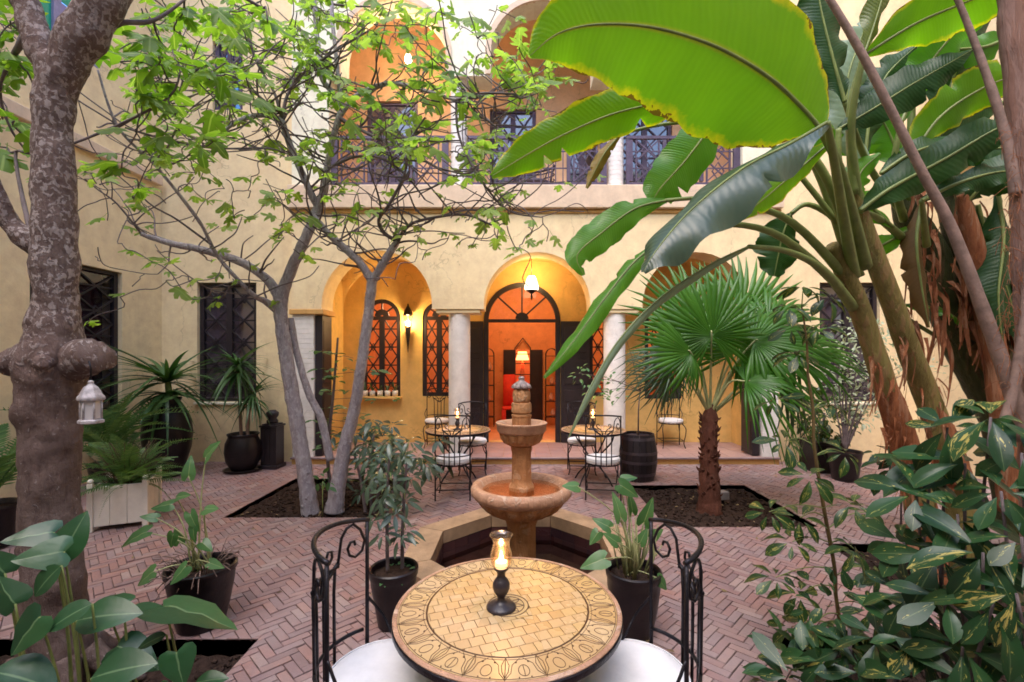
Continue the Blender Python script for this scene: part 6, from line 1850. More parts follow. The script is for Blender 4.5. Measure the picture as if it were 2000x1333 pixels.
banana(bb, [(1990, 60, 3.6, 8), (1930, 90, 3.6, 46), (1850, 100, 3.6, 46), (1770, 130, 3.6, 8)], (0, -1, -0.1), L_BANP, 0.3, 3, 46)
gt = thing('fibrous_trunk', 'tall grey brown fibrous palm trunk at the right edge with dry hanging stalks', 'tree', (2.95, 2.7, -0.1))
mb = MB(); pts, rad = px_path([(2050, 1330, 2.7, 62), (2042, 1150, 2.7, 56), (2034, 950, 2.7, 48), (2022, 750, 2.7, 40), (2010, 500, 2.7, 37), (1998, 300, 2.7, 34), (1984, 120, 2.7, 31), (1974, -20, 2.7, 29), (1966, -120, 2.7, 27)])
rough_tube(mb, pts, rad, 22, 90, 0.10, 9); mb.build('trunk', M_GREYTRUNK, gt)
for lst in ([(1615, -10, 2.7, 7), (1680, 100, 2.7, 9), (1745, 225, 2.7, 10), (1800, 335, 2.7, 11), (1860, 450, 2.7, 13), (1925, 620, 2.7, 16), (1975, 760, 2.68, 20), (2000, 860, 2.68, 22)],
            [(1862, -20, 2.75, 7), (1895, 60, 2.75, 8), (1935, 170, 2.72, 10), (1965, 270, 2.7, 12), (1985, 380, 2.68, 14)],
            [(1940, 880, 2.62, 12), (1975, 780, 2.62, 13), (2000, 640, 2.62, 14), (2010, 500, 2.64, 12)]):
    mb = MB(); pts, rad = px_path(lst); rough_tube(mb, pts, rad, 8, 40, 0.06, 10); mb.build('dry_stalk', M_DEADSTALK, gt)
mb = MB()
for k in range(120):
    y = rp_.uniform(250, 850); x = 1985 + rp_.uniform(-30, 20); b = P(x, y, 2.62)
    e = b + Vector((rp_.uniform(-.12, .04), rp_.uniform(-.06, .04), rp_.uniform(-.16, .03)))
    mb.tube(catmull([b, b.lerp(e, .5) + Vector((rp_.uniform(-.03, .03), 0, .03)), e], 5), 0.0016, 3, False)
mb.build('fibres', M_SHEATH, gt)

# ------------------------------------------------------------------ fan palm
fp = thing('fan_palm', 'young fan palm with shaggy brown trunk in the square soil bed at right', 'palm', (2.27, 5.37, -0.05))
mb = MB(); pts, rad = px_path([(1385, 1010, 5.37, 30), (1386, 980, 5.37, 23), (1386, 930, 5.37, 20), (1385, 880, 5.37, 18), (1385, 835, 5.37, 17), (1387, 808, 5.37, 14), (1388, 790, 5.37, 6)])
rough_tube(mb, pts, rad, 16, 40, 0.12, 14); mb.build('trunk', M_PALMTRUNK, fp)
boots = MB()
for k in range(90):
    y = rp_.uniform(815, 985); a = rp_.uniform(0, 6.28); b = P(1386, y, 5.37); d_ = Vector((math.cos(a), math.sin(a), 0)); rr = lerp(.095, .125, (y - 815) / 170)
    p0 = b + d_ * rr * 0.85; p1 = b + d_ * (rr + rp_.uniform(.015, .04)) + UP * rp_.uniform(0.02, .07)
    boots.tube([p0, p0.lerp(p1, .6) - UP * .008, p1], [0.017, 0.012, 0.003], 5)
boots.build('leaf_bases', M_PALMTRUNK, fp)['kind'] = 'stuff'
def fan_t(nseg=38, span=290, fold=0.10, seed=0, split=0.55, droop=0.25):
    m = MB(); r = random.Random(seed)
    for k in range(nseg):
        a = R(90 + span * (k / (nseg - 1) - 0.5) + r.uniform(-1.6, 1.6)); da = R(span / (nseg - 1)) * 0.5
        L = 1.0 * (0.82 + 0.18 * math.cos(a - PI / 2)) * r.uniform(0.84, 1.06)
        dr = droop * r.uniform(.4, 1.9)
        rows = [(0.03, 1.0), (0.3, 1.0), (split, 1.0), (0.78, 0.55), (1.0, 0.06)]
        n0 = len(m.v)
        for f, w in rows:
            rad_ = L * f; hw = min(da, 0.5) * w * (split / f if f > split else 1.0)
            if f > split: hw = da * split / f * w
            zb = -dr * max(0, f - .35) ** 2 * 1.6
            for q, dz in ((-1, 0), (0, 0.022 * min(1, f / .3) * (1 if f < .9 else .3)), (1, 0)):
                aa = a + q * hw
                m.vert((rad_ * math.cos(aa), rad_ * math.sin(aa), zb + dz), (q, f))
        for i in range(len(rows) - 1):
            for q in range(2):
                b = n0 + 3 * i + q
                m.face(b, b + 1, b + 4, b + 3)
    return m
FAN = [fan_t(40, 300, seed=1), fan_t(34, 240, seed=2, droop=0.5), fan_t(34, 200, seed=3, droop=0.8, split=0.45)]
ME_FAN = [me_of(t, 'fan', L_PALM) for t in FAN]; ME_FANG = [me_of(t, 'fan', L_PALMG) for t in FAN]
crown = P(1387, 812, 5.37)
for hub, d, tipdir, nrm, s, k, mat in (
        ((1390, 655), 5.0, (-0.12, 0.0, 1), (-0.05, -1, 0.25), 0.84, 0, 0),
        ((1472, 668), 5.15, (0.85, -.2, 0.25), (-0.1, -0.75, 0.7), 0.95, 1, 0),
        ((1352, 640), 5.7, (-0.35, 0.1, 1), (0.1, -1, 0.2), 0.95, 0, 0),
        ((1448, 625), 5.75, (0.4, 0.1, 0.9), (-0.1, -1, 0.2), 1.0, 0, 0),
        ((1440, 690), 5.3, (0.6, .1, 0.8), (-0.2, -0.9, 0.3), 0.9, 0, 0),
        ((1545, 690), 5.2, (0.9, -.1, 0.3), (0.0, -0.7, 0.7), 0.8, 1, 0),
        ((1350, 690), 5.0, (-0.75, -.1, 0.6), (0.2, -0.9, 0.4), 0.72, 0, 0),
        ((1500, 640), 5.4, (0.7, 0.2, 0.75), (-0.3, -0.9, 0.4), 0.80, 1, 0),
        ((1318, 700), 5.1, (-0.85, -.25, -0.12), (0.2, -0.7, 0.75), 0.62, 2, 1),
        ((1455, 745), 4.95, (0.9, -.3, 0.15), (0.0, -0.6, 0.85), 0.85, 2, 0),
        ((1305, 730), 5.35, (-0.7, 0.1, -0.6), (0.3, -0.8, 0.4), 0.55, 2, 1),
        ((1520, 760), 5.5, (0.8, .1, -0.1), (0.0, -0.7, 0.7), 0.75, 2, 1)):
    h = P(hub[0], hub[1], d)
    M = frame_M(h, tipdir, nrm, s)
    fo_ = inst('fan', (ME_FANG if mat else ME_FAN)[k], M, fp)
    pm = MB(); md = crown.lerp(h, 0.55) + UP * 0.10 * (1 if hub[1] < 720 else 1.6)
    pm.tube(catmull([crown, md, h, h + Vector(tipdir).normalized() * 0.05], 12), catmull([0.018, 0.012, 0.009, 0.006], 12), 6); pm.build('petiole', M_PETPALE, fp)

# ------------------------------------------------------------------ whorled shrubs
def whorl(parent, c, ax, n, L, tm, mes, rnd, spread=1.0, dip=-0.1, name='leaf', sub=0.03):
    ax = Vector(ax).normalized(); u = ax.orthogonal().normalized(); w = ax.cross(u)
    ph = rnd.uniform(0, 6.28)
    for k in range(n):
        a = ph + 2 * PI * k / n + rnd.uniform(-.15, .15)
        d_ = (u * math.cos(a) + w * math.sin(a)) * spread + ax * (dip + rnd.uniform(-.2, .2))
        d_.normalize()
        s = L * rnd.uniform(0.55, 1.15)
        M = frame_M(c + d_ * sub, d_, ax + Vector((rnd.uniform(-.45, .45), rnd.uniform(-.45, .45), 0)), s) @ Matrix.Diagonal((rnd.uniform(.8, 1.15), 1, rnd.uniform(.2, 1.9), 1))
        if isinstance(parent, MB): parent.tmpl(tm[rnd.randrange(len(tm))], M)
        else: inst(name, mes[rnd.randrange(len(mes))], M, parent)

def stalks(parent, root, ends, r0, r1, mat, name='stem'):
    mb = MB()
    for e in ends:
        m_ = root.lerp(e, 0.5) + Vector((rp_.uniform(-.03, .03), rp_.uniform(-.03, .03), 0.03))
        mb.tube(catmull([root, m_, e], 8), catmull([r0, (r0 + r1) / 2, r1], 8), 5)
    return mb.build(name, mat, parent)

vs = thing('variegated_shrub', 'dense glossy green and cream variegated shrub filling the lower right corner', 'shrub', (1.95, 1.9, -0.1))
ME_V = [me_of(t, 'leaf', L_VAR) for t in T_OBOV]
L_VARC = leaf_mat('cream_blotched_leaf', (0.014, 0.05, 0.016), (0.03, 0.09, 0.026), 0.2, (1.4, 1.5, 0.6), 0.36, cream=((0.46, 0.38, 0.10), 0.50, -0.10), midrib=(0.2, 0.2, 0.07), spec=0.42)
ME_VX = ME_V * 4 + [me_of(T_OBOV[1], 'leaf', L_VARC)]
rv = random.Random(31)
VC = [(1850, 835, 2.05), (1935, 815, 1.95), (1885, 905, 2.0), (1790, 965, 2.0), (1870, 1005, 1.9), (1955, 960, 1.8), (1765, 1060, 2.0), (1835, 1085, 1.9), (1920, 1080, 1.75), (1995, 1050, 1.7), (1770, 1165, 1.95), (1845, 1170, 1.8), (1940, 1180, 1.7), (1715, 1245, 2.0), (1785, 1250, 1.9), (1880, 1265, 1.75), (1975, 1275, 1.7), (1610, 1295, 2.1), (1690, 1315, 2.0), (1550, 1325, 2.15), (1780, 1335, 1.8), (1905, 1345, 1.7), (1655, 1262, 2.1), (1995, 885, 1.85), (1985, 1160, 1.65), (1820, 905, 2.2), (1900, 1150, 2.0), (1960, 1100, 2.0), (1850, 1240, 2.1), (1930, 1240, 2.0)]
ends = []
for x, y, d in VC:
    c = P(x, y, d); ends.append(c)
    out = Vector((-0.35 + rv.uniform(-.4, .4), -0.55 + rv.uniform(-.3, .3), 0.75))
    whorl(vs, c, out, 7, 0.21, T_OBOV, ME_VX, rv, 1.0, -0.15)
roots_ = [Vector((1.85, 1.95, -0.1)), Vector((2.05, 1.75, -0.1)), Vector((1.75, 2.2, -0.1))]
for i, rt in enumerate(roots_):
    stalks(vs, rt, [e for e in ends if min(range(3), key=lambda k: (roots_[k] - e).length) == i], 0.012, 0.005, M_TWIG)
um = thing('umbrella_plant', 'tall slender umbrella plant with yellow edged whorled leaves in the front right bed', 'plant', (1.98, 2.72, -0.1))
ME_U = [me_of(t, 'leaf', L_UMB) for t in T_OBOV]
ru = random.Random(41)
st = [(1648, 1290, 2.72, 5), (1644, 1240, 2.72, 4.6), (1632, 1160, 2.72, 4.5), (1630, 1110, 2.72, 4.4), (1612, 1010, 2.72, 4.2), (1602, 950, 2.72, 4), (1590, 870, 2.72, 3.6), (1588, 800, 2.72, 3.2), (1578, 730, 2.72, 2.8), (1576, 670, 2.72, 2.4), (1566, 600, 2.72, 1.8)]
mb = MB(); pts, rad = px_path(st); sp = rough_tube(mb, pts, rad, 8, 40, 0.08, 20); mb.build('stem', simple('ochre_stem', (0.13, 0.085, 0.03), 0.6, 0, 0.3, 20, 0.2), um)
UC = [(1502, 1000, 2.6), (1562, 1012, 2.65), (1665, 985, 2.6), (1548, 1058, 2.55), (1668, 1072, 2.6), (1515, 1128, 2.6), (1562, 1160, 2.6), (1592, 1218, 2.6), (1702, 1192, 2.6), (1532, 862, 2.8), (1650, 885, 2.75), (1694, 1000, 2.8), (1582, 930, 2.55), (1700, 1110, 2.75), (1545, 1225, 2.7), (1660, 1235, 2.65), (1515, 780, 2.8), (1625, 790, 2.9), (1570, 560, 2.75), (1540, 600, 2.7), (1600, 640, 2.7), (1560, 690, 2.75), (1545, 640, 2.8), (1615, 580, 2.75)]
pet = MB()
for x, y, d in UC:
    c = P(x, y, d)
    nb = min(sp, key=lambda q: (q - c).length + (0.15 if q.z > c.z else 0) * 2)
    pet.tube(catmull([nb, nb.lerp(c, .5) + UP * .03, c], 8), catmull([0.004, 0.003, 0.0022], 8), 5)
    whorl(um, c, ((c.x - nb.x) * 1.2 + ru.uniform(-.3, .3), -0.45 + ru.uniform(-.3, .3), 0.8), 7, 0.135, T_OBOV, ME_U, ru, 1.0, -0.25)
pet.build('petiole', M_PETIOLE, um)

def schef(parent, stems_px, centers, L, rnd, nleaf=8, stem_r=0.008):
    sp_all = []
    for lst in stems_px:
        mb = MB(); pts, rad = px_path(lst); sp_ = rough_tube(mb, pts, rad, 6, 24, 0.06, 20); mb.build('stem', M_TWIG, parent); sp_all += sp_
    pet = MB(); mes = [me_of(t, 'leaf', L_SCH) for t in T_LANCE]
    for x, y, d in centers:
        c = P(x, y, d); nb = min(sp_all, key=lambda q: (q - c).length)
        pet.tube(catmull([nb, nb.lerp(c, .5) + UP * .04, c], 6), 0.0025, 4)
        whorl(parent, c, ((c.x - nb.x) + rnd.uniform(-.3, .3), -0.4 + rnd.uniform(-.4, .3), 0.8), nleaf, L, T_LANCE, mes, rnd, 1.0, -0.3)
    pet.build('petiole', M_PETIOLE, parent)
rs = random.Random(51)
ps = thing('potted_plant', 'two-stemmed umbrella plant in a black glazed pot left of the near table', 'potted plant', (-0.82, 3.0, 0))
POT_L = [(0.085, 0.0), (0.10, 0.004), (0.12, 0.13), (0.145, 0.27), (0.150, 0.32), (0.158, 0.33), (0.160, 0.37), (0.152, 0.378), (0.142, 0.37), (0.138, 0.33)]
pot_part(ps, POT_L, (-0.82, 3.0, 0), soil_r=0.14, soil_z=0.335)
schef(ps, [[(757, 1118, 3.0, 4), (756, 1040, 3.0, 3.5), (757, 950, 3.0, 3), (762, 880, 3.0, 2.4)], [(786, 1118, 3.05, 4), (786, 1040, 3.05, 3.5), (790, 960, 3.05, 3), (795, 900, 3.05, 2.2)]],
      [(735, 1010, 2.95), (748, 1040, 2.95), (778, 1050, 3.0), (792, 1035, 3.0), (770, 1000, 2.95), (745, 965, 2.9), (790, 975, 3.0), (720, 940, 3.0), (765, 940, 2.9), (800, 930, 3.05), (745, 905, 3.0), (785, 890, 3.0), (760, 860, 3.0), (725, 890, 3.1), (815, 885, 3.1), (800, 860, 3.1), (735, 930, 3.1), (775, 920, 3.1)], 0.115, rs)
mb = MB()
for k in range(16):
    a = rs.uniform(0, 6.28); q = Vector((-0.82 + .1 * math.cos(a), 3.0 + .1 * math.sin(a), 0.34)); mb.tmpl(T_SMALL, frame_M(q, (math.cos(a), math.sin(a), rs.uniform(-.2, .6)), UP, rs.uniform(.04, .08)))
mb.build('ground_cover', L_SEED, ps)
sb_ = thing('schefflera_shrub', 'silvery umbrella shrub in the fig bed beside the pale trunks', 'shrub', (-1.75, 5.3, -0.05))
cs = [(rs.gauss(735, 50), rs.gauss(895, 38), rs.uniform(4.9, 5.7)) for k in range(38)]
schef(sb_, [[(715, 1010, 5.3, 4), (705, 940, 5.3, 3), (690, 880, 5.3, 2)], [(730, 1010, 5.3, 4), (745, 940, 5.3, 3), (770, 870, 5.3, 2)], [(725, 1010, 5.4, 3), (725, 930, 5.4, 3), (730, 850, 5.4, 2)], [(735, 1010, 5.2, 3), (775, 950, 5.2, 3), (810, 900, 5.2, 2)]], cs, 0.17, rs, 8)
yt = thing('young_shrub', 'young shrub with flat layered leaf sprays between the fig trunks and the gallery', 'shrub', (-2.2, 5.9, -0.05))
mb = MB(); pts, rad = px_path([(645, 950, 5.9, 4), (640, 880, 5.9, 3.5), (650, 780, 5.9, 3), (660, 660, 5.9, 2)]); sp = rough_tube(mb, pts, rad, 6, 24, 0.06, 20); mb.build('stem', M_TWIG, yt)
ry = random.Random(61); mes = [me_of(T_SMALL, 'leaf', L_SEED)]; pet = MB()
for x, y in ((645, 690), (690, 700), (640, 740), (665, 765), (735, 728), (745, 780), (650, 800), (630, 825), (660, 845), (715, 835), (690, 860), (640, 875), (700, 815), (735, 850), (660, 720)):
    c = P(x, y, 5.9 + ry.uniform(-.4, .4)); nb = min(sp, key=lambda q: (q - c).length); pet.tube([nb, nb.lerp(c, .5) + UP * .02, c], 0.003, 4)
    for k in range(9):
        a = ry.uniform(0, 6.28); q = c + Vector((ry.uniform(-.22, .22), ry.uniform(-.15, .15), ry.uniform(-.03, .03)))
        inst('leaf', mes[0], frame_M(q, (math.cos(a), math.sin(a), ry.uniform(-.15, .15)), UP + Vector((ry.uniform(-.3, .3), ry.uniform(-.5, .1), 0)), ry.uniform(.09, .17)), yt)
pet.build('twigs', M_TWIG, yt)

# ------------------------------------------------------------------ arums in pots, broad leaves
ME_H = [me_of(t, 'leaf', L_ARUM) for t in T_HEART]
def arum(parent, root, leaves, rnd, stalk=0.0045, me=None, pmat=M_PETPALE):
    for (x, y, d, ang, L, nx, nz, k) in leaves:
        c = P(x, y, d)
        d_ = Vector((math.cos(R(ang)), rnd.uniform(-.4, .1), math.sin(R(ang))))
        n_ = Vector((nx, -0.7, nz))
        inst('leaf', (me or ME_H)[k], frame_M(c, d_, n_, L), parent)
        r_ = root + Vector((rnd.uniform(-.05, .05), rnd.uniform(-.05, .05), 0))
        pm = MB(); mid = r_.lerp(c, 0.55) + Vector((-(c.x - r_.x) * 0.22, 0, 0.04)); pm.tube(catmull([r_, mid, c], 12), catmull([stalk * 1.5, stalk, stalk * .7], 12), 6); pm.build('stalk', pmat, parent)
ra = random.Random(71)
pa = thing('potted_plant', 'arum lily with tall arrow shaped leaves in a mossy black pot at left', 'potted plant', (-2.08, 2.86, 0))
pot_part(pa, [(0.12, 0.0), (0.135, 0.005), (0.16, 0.12), (0.185, 0.26), (0.195, 0.35), (0.205, 0.36), (0.205, 0.39), (0.195, 0.396), (0.183, 0.385), (0.178, 0.35)], (-2.08, 2.99, 0), soil_r=0.18, soil_z=0.365)
pa.location.y = 2.99
for ch in pa.children: ch.location.y -= 0.13
arum(pa, Vector((-2.08, 2.99, 0.37)), [(402, 893, 2.95, 52, 0.15, -.2, .5, 0), (368, 930, 2.95, 88, 0.13, .4, .1, 1), (335, 985, 2.9, 185, 0.12, 0, .9, 2), (345, 972, 2.95, 20, 0.11, 0, .9, 0), (400, 995, 2.9, 10, 0.10, 0, .9, 2), (372, 1005, 2.85, -60, 0.12, .1, .4, 1), (305, 1012, 2.85, 160, 0.09, 0, .8, 0), (285, 1040, 2.8, 200, 0.16, -.1, .7, 1), (338, 1045, 2.8, 250, 0.10, .1, .3, 0), (395, 1060, 2.85, -30, 0.09, 0, .6, 2), (298, 1118, 2.75, 215, 0.14, -.1, .5, 0), (362, 1108, 2.75, 230, 0.12, 0, .6, 2), (378, 1030, 2.85, -80, .1, 0, .2, 1), (350, 1060, 2.9, 100, .1, .2, .3, 0), (410, 1100, 2.85, -20, .09, 0, .5, 0)], ra)
mb = MB()
for k in range(70):
    a = ra.uniform(0, 6.28); rr = ra.uniform(.05, .2); q = Vector((-2.08 + rr * math.cos(a), 2.99 + rr * math.sin(a), 0.38)); e = q + Vector((math.cos(a) * .12, math.sin(a) * .12, ra.uniform(-.1, .12)))
    mb.tube([q, q.lerp(e, .5) + UP * .03, e], 0.003, 4)
mb.build('dry_stems', M_DEADSTALK, pa)
pb_ = thing('potted_plant', 'arum lily with pale crowded stalks in a black pot right of the near table', 'potted plant', (0.735, 2.9, 0))
pot_part(pb_, [(0.10, 0.0), (0.115, 0.005), (0.145, 0.15), (0.165, 0.30), (0.166, 0.36), (0.174, 0.37), (0.176, 0.405), (0.166, 0.412), (0.155, 0.40), (0.15, 0.36)], (0.735, 2.9, 0), soil_r=0.15, soil_z=0.375)
arum(pb_, Vector((0.735, 2.9, 0.375)), [(1128, 950, 2.75, 170, 0.10, 0, .8, 2), (1218, 935, 2.9, 10, 0.09, 0, .9, 0), (1212, 948, 2.85, -30, 0.14, -.2, .5, 0), (1212, 1010, 2.8, 100, 0.15, .2, .2, 1), (1258, 1020, 2.9, 75, 0.16, -.2, .1, 1), (1190, 1030, 2.75, 150, 0.11, 0, .6, 0), (1168, 1040, 2.75, 230, 0.09, 0, .6, 2), (1180, 1092, 2.65, 195, 0.15, -.1, .6, 0), (1235, 1000, 2.95, 95, .12, .1, .1, 1), (1250, 1060, 2.85, 60, .1, 0, .3, 0), (1205, 1060, 2.7, 140, .1, 0, .5, 0), (1270, 1050, 2.95, 40, .1, 0, .4, 2), (1285, 1130, 2.8, -50, .1, 0, .4, 0)], ra)
mb = MB()
for k in range(46):
    a = ra.uniform(0, 6.28); rr = ra.uniform(.0, .11); q = Vector((0.735 + rr * math.cos(a), 2.9 + rr * math.sin(a), 0.375)); e = q + Vector((math.cos(a) * ra.uniform(.02, .12), math.sin(a) * .08, ra.uniform(.18, .38)))
    mb.tube([q, q.lerp(e, .5) + Vector((.01, 0, .02)), e], [.0055, .0045, .0025], 5)
mb.build('stalk', M_PETPALE, pb_)

ME_B = [me_of(t, 'leaf', L_BROAD) for t in T_BROAD]
bp_ = thing('broad_leaved_plant', 'broad leaved plant with large glossy leaves round the foot of the mottled trunk', 'plant', (-1.9, 1.8, -0.1))
rbr = random.Random(81)
def broad(bx, by, tx, ty, d0, d1, nrm, k, wsc=1.0):
    b, t = P(bx, by, d0), P(tx, ty, d1); L = (t - b).length
    M = frame_M(b, t - b, nrm, L) @ Matrix.Diagonal((wsc, 1, 1, 1))
    inst('leaf', ME_B[k], M, bp_)
    rt = Vector((b.x + rbr.uniform(-.1, .1), b.y + .1, -0.1))
    pm = MB(); pm.tube(catmull([rt, rt.lerp(b, .6) + Vector((.02, 0, .0)), b], 10), catmull([0.008, 0.006, 0.004], 10), 6); pm.build('stalk', M_PETIOLE, bp_)
broad(105, 1040, -2, 1052, 2.0, 1.9, (0, -.7, .7), 0, .9)
broad(125, 1078, 18, 1092, 1.95, 1.85, (0, -.8, .5), 0, 1.0)
broad(120, 1105, 48, 1168, 1.9, 1.85, (-.2, -1, .2), 2, .9)
broad(112, 1105, 163, 1002, 2.0, 2.05, (.5, -.8, .2), 2, .8)
broad(78, 1205, 5, 1285, 1.75, 1.7, (.1, -.8, .55), 0, 1.0)
broad(180, 1180, 78, 1226, 1.8, 1.72, (0, -.6, .8), 2, 1.0)
broad(150, 1212, 262, 1186, 1.85, 1.85, (0, -.6, .8), 2, .9)
broad(215, 1205, 345, 1175, 2.2, 2.25, (0, 0.05, 1), 2, .75)
broad(322, 1185, 470, 1203, 2.05, 2.05, (0, 0.12, 1), 0, .85)
broad(178, 1325, 288, 1286, 1.75, 1.75, (0, -.6, .8), 2, 1.0)
broad(-20, 1312, 108, 1328, 1.7, 1.7, (0, -.3, 1), 2, 1.0)
broad(345, 1275, 352, 1345, 1.9, 1.85, (.1, -.9, .4), 0, 1.2)
broad(325, 1240, 262, 1262, 2.0, 1.95, (0, -.5, .9), 2, .8)
broad(380, 1335, 440, 1318, 2.0, 2.0, (0, -.5, .9), 2, .8)
broad(240, 1178, 200, 1155, 2.1, 2.15, (0, -.5, .9), 1, .8)
broad(10, 1120, -40, 1075, 1.9, 1.9, (.1, -.9, .4), 0, 1.0)
broad(30, 1180, -20, 1130, 1.85, 1.85, (.1, -.9, .4), 1, 1.0)
broad(330, 1340, 300, 1390, 1.9, 1.85, (.1, -.9, .4), 0, 1.0)
broad(230, 1262, 300, 1300, 2.1, 2.05, (0, -.6, .8), 1, .9)

# ------------------------------------------------------------------ planter box with fern, jar and pots against the left wall
wbx = thing('planter_box', 'white square wooden planter holding a full green fern behind the mottled trunk', 'planter', (-4.2, 4.85, 0))
bc = (-4.18, 4.86); rz = 0.42; Mz = Matrix.Translation((bc[0], bc[1], 0)) @ Matrix.Rotation(rz - PI / 2 * 0 , 4, 'Z')
for k in range(4):
    Mk = Mz @ Matrix.Rotation(k * PI / 2, 4, 'Z')
    for q in range(3):
        m = MB(); m.box((-0.14 + 0.14 * q, -0.212, 0.25), (0.136, 0.022, 0.40), 0, 0.003, Mk); m.build('panel', M_WHITEPAINT, wbx, False)
    m = MB(); m.box((0.222, -0.222, 0.245), (0.045, 0.045, 0.49), 0, 0.004, Mk); m.build('corner_post', M_WHITEPAINT, wbx, False)
    m = MB(); m.lathe([(0.012, 0.488), (0.024, 0.50), (0.026, 0.515), (0.015, 0.532), (0, 0.535)], 12); ball = MB(); ball.tmpl(m, Mk @ Matrix.Translation((0.222, -0.222, 0))); ball.build('finial', M_WHITEPAINT, wbx)
m = MB(); m.box((0, 0, 0.40), (0.40, 0.40, 0.03), 0, 0, Mz); m.build('soil', M_SOIL, wbx, False)
def frond_t(n=26, seed=0, w=0.16, droop=0.8):
    m = MB(); r = random.Random(seed)
    def sp(v): return Vector((0, v * (1 - 0.30 * droop * v), 0.25 * v - droop * 0.75 * v * v))
    for i in range(1, n + 1):
        v = 0.10 + 0.9 * i / n; p = sp(v); l = 0.8 * w * math.sin(PI * (0.12 + 0.88 * v) ** 0.9) + 0.02
        for s in (-1, 1):
            d_ = Vector((s * 1, 0.45, -0.15 + r.uniform(-.1, .1))).normalized()
            q = p + d_ * l; hw = Vector((0, 0.010, 0.003))
            a = m.vert(p - hw * .7, (s * .1, v)); b = m.vert(p + hw * .7, (s * .1, v)); c = m.vert(p.lerp(q, .6) + hw * .8, (s * .6, v)); e = m.vert(q, (s, v)); f = m.vert(p.lerp(q, .6) - hw * .8, (s * .6, v))
            m.face(a, f, e, c, b)
    m.tube([sp(k / 8) for k in range(9)], [0.008 * (1 - k / 9.5) for k in range(9)], 4)
    return m
FRONDS = [frond_t(26, 1, 0.15, 0.7), frond_t(28, 2, 0.12, 1.0), frond_t(24, 3, 0.17, 0.45)]
ME_FR = [me_of(t, 'frond', L_FERN) for t in FRONDS]
rf = random.Random(91)
def fronds(parent, root, n, L, rise, mes=None, lean=(0, 0)):
    for k in range(n):
        a = 2 * PI * k / n + rf.uniform(-.3, .3)
        d_ = Vector((math.cos(a) + lean[0], math.sin(a) + lean[1], rf.uniform(*rise))).normalized()
        s = L * rf.uniform(.7, 1.15)
        inst('frond', (mes or ME_FR)[rf.randrange(3)], frame_M(root + d_ * 0.04, d_, UP + Vector((0, -.2, 0)), s), parent)
fronds(wbx, Vector((bc[0], bc[1], 0.42)), 16, 0.68, (0.2, 1.3))
fronds(wbx, Vector((bc[0] + .08, bc[1] - .05, 0.42)), 14, 0.62, (-0.1, 0.6), None, (0.3, -0.3))
fronds(wbx, Vector((bc[0] + .02, bc[1] + .02, 0.42)), 8, 0.75, (1.0, 2.2))
fronds(wbx, Vector((bc[0] + .05, bc[1] - .02, 0.42)), 10, 0.7, (0.3, 1.4), None, (0.15, -0.2))
mb = MB()
for k in range(120):
    a = rf.uniform(0, 6.28); q = Vector((bc[0] + rf.uniform(-.12, .12), bc[1] + rf.uniform(-.12, .12), 0.41)); e = q + Vector((math.cos(a) * .22, math.sin(a) * .22, rf.uniform(.1, .5)))
    mb.tube([q, q.lerp(e, .5) + UP * .05, e], 0.003, 3)
mb.build('stalks', simple('fern_stalk', (0.08, 0.05, 0.02), 0.7), wbx)

ME_ST = [me_of(T_STRAP, 'leaf', L_DRAC), me_of(leaf_t(wf_strap(0.03), 8, 0.3, 0.95), 'leaf', L_DRAC), me_of(leaf_t(wf_strap(0.045), 8, 0.4, 0.35), 'leaf', L_DRAC)]
def rosette(parent, c, n, L, rise=(-.1, 1.6)):
    for k in range(n):
        a = rf.uniform(0, 6.28); d_ = Vector((math.cos(a), math.sin(a), rf.uniform(*rise))).normalized()
        inst('leaf', ME_ST[rf.randrange(3)], frame_M(c + d_ * .02, d_, UP, L * rf.uniform(.7, 1.2)), parent)
jr = thing('tall_jar', 'tall round bellied black jar with a bushy strap leaved plant against the left wall', 'potted plant', (-5.2, 6.75, 0))
jc = (-5.2, 6.75, 0)
pot_part(jr, [(0.14, 0.0), (0.16, 0.01), (0.22, 0.15), (0.29, 0.40), (0.315, 0.62), (0.30, 0.82), (0.24, 0.97), (0.17, 1.05), (0.155, 1.10), (0.18, 1.16), (0.175, 1.17), (0.145, 1.13), (0.13, 1.08)], jc, soil_r=0.14, soil_z=1.09)
mb = MB(); mb.tube([Vector((-5.2, 6.75, 1.05)), Vector((-5.17, 6.74, 1.25)), Vector((-5.2, 6.75, 1.42))], [.05, .045, .035], 8); mb.build('stem', M_PETIOLE, jr)
rosette(jr, Vector((-5.2, 6.75, 1.38)), 60, 0.95, (-.1, 1.5)); rosette(jr, Vector((-5.18, 6.7, 1.22)), 34, 0.8, (-.4, .5))
dp = thing('potted_plant', 'two-tiered strap leaved dragon tree in a round black pot before the lattice window', 'potted plant', (-4.27, 7.07, 0))
dc = (-4.27, 7.07, 0)
pot_part(dp, [(0.15, 0.03), (0.17, 0.035), (0.235, 0.16), (0.258, 0.30), (0.245, 0.44), (0.21, 0.52), (0.205, 0.545), (0.225, 0.575), (0.22, 0.585), (0.195, 0.56), (0.19, 0.53)], dc, soil_r=0.195, soil_z=0.54)
m = MB(); m.lathe([(0.20, 0.0), (0.25, 0.012), (0.275, 0.04), (0.268, 0.042), (0.245, 0.02), (0.0, 0.018)], 36, dc); m.build('saucer', M_BLACKPOT, dp)
for (dx, top, n, L) in ((-0.03, 1.62, 54, 0.62), (0.07, 1.18, 40, 0.48)):
    m = MB(); e = Vector((dc[0] + dx * 2.4, dc[1] - .03, top)); m.tube(catmull([Vector((dc[0] + dx, dc[1], 0.5)), Vector((dc[0] + dx * 1.3 - .02, dc[1], top * .7)), e], 12), 0.024, 8); m.build('cane', M_GREYTRUNK, dp)
    rosette(dp, e, n, L, (-.5, 1.6)); rosette(dp, e - UP * .1, n // 2, L, (-.8, .5))
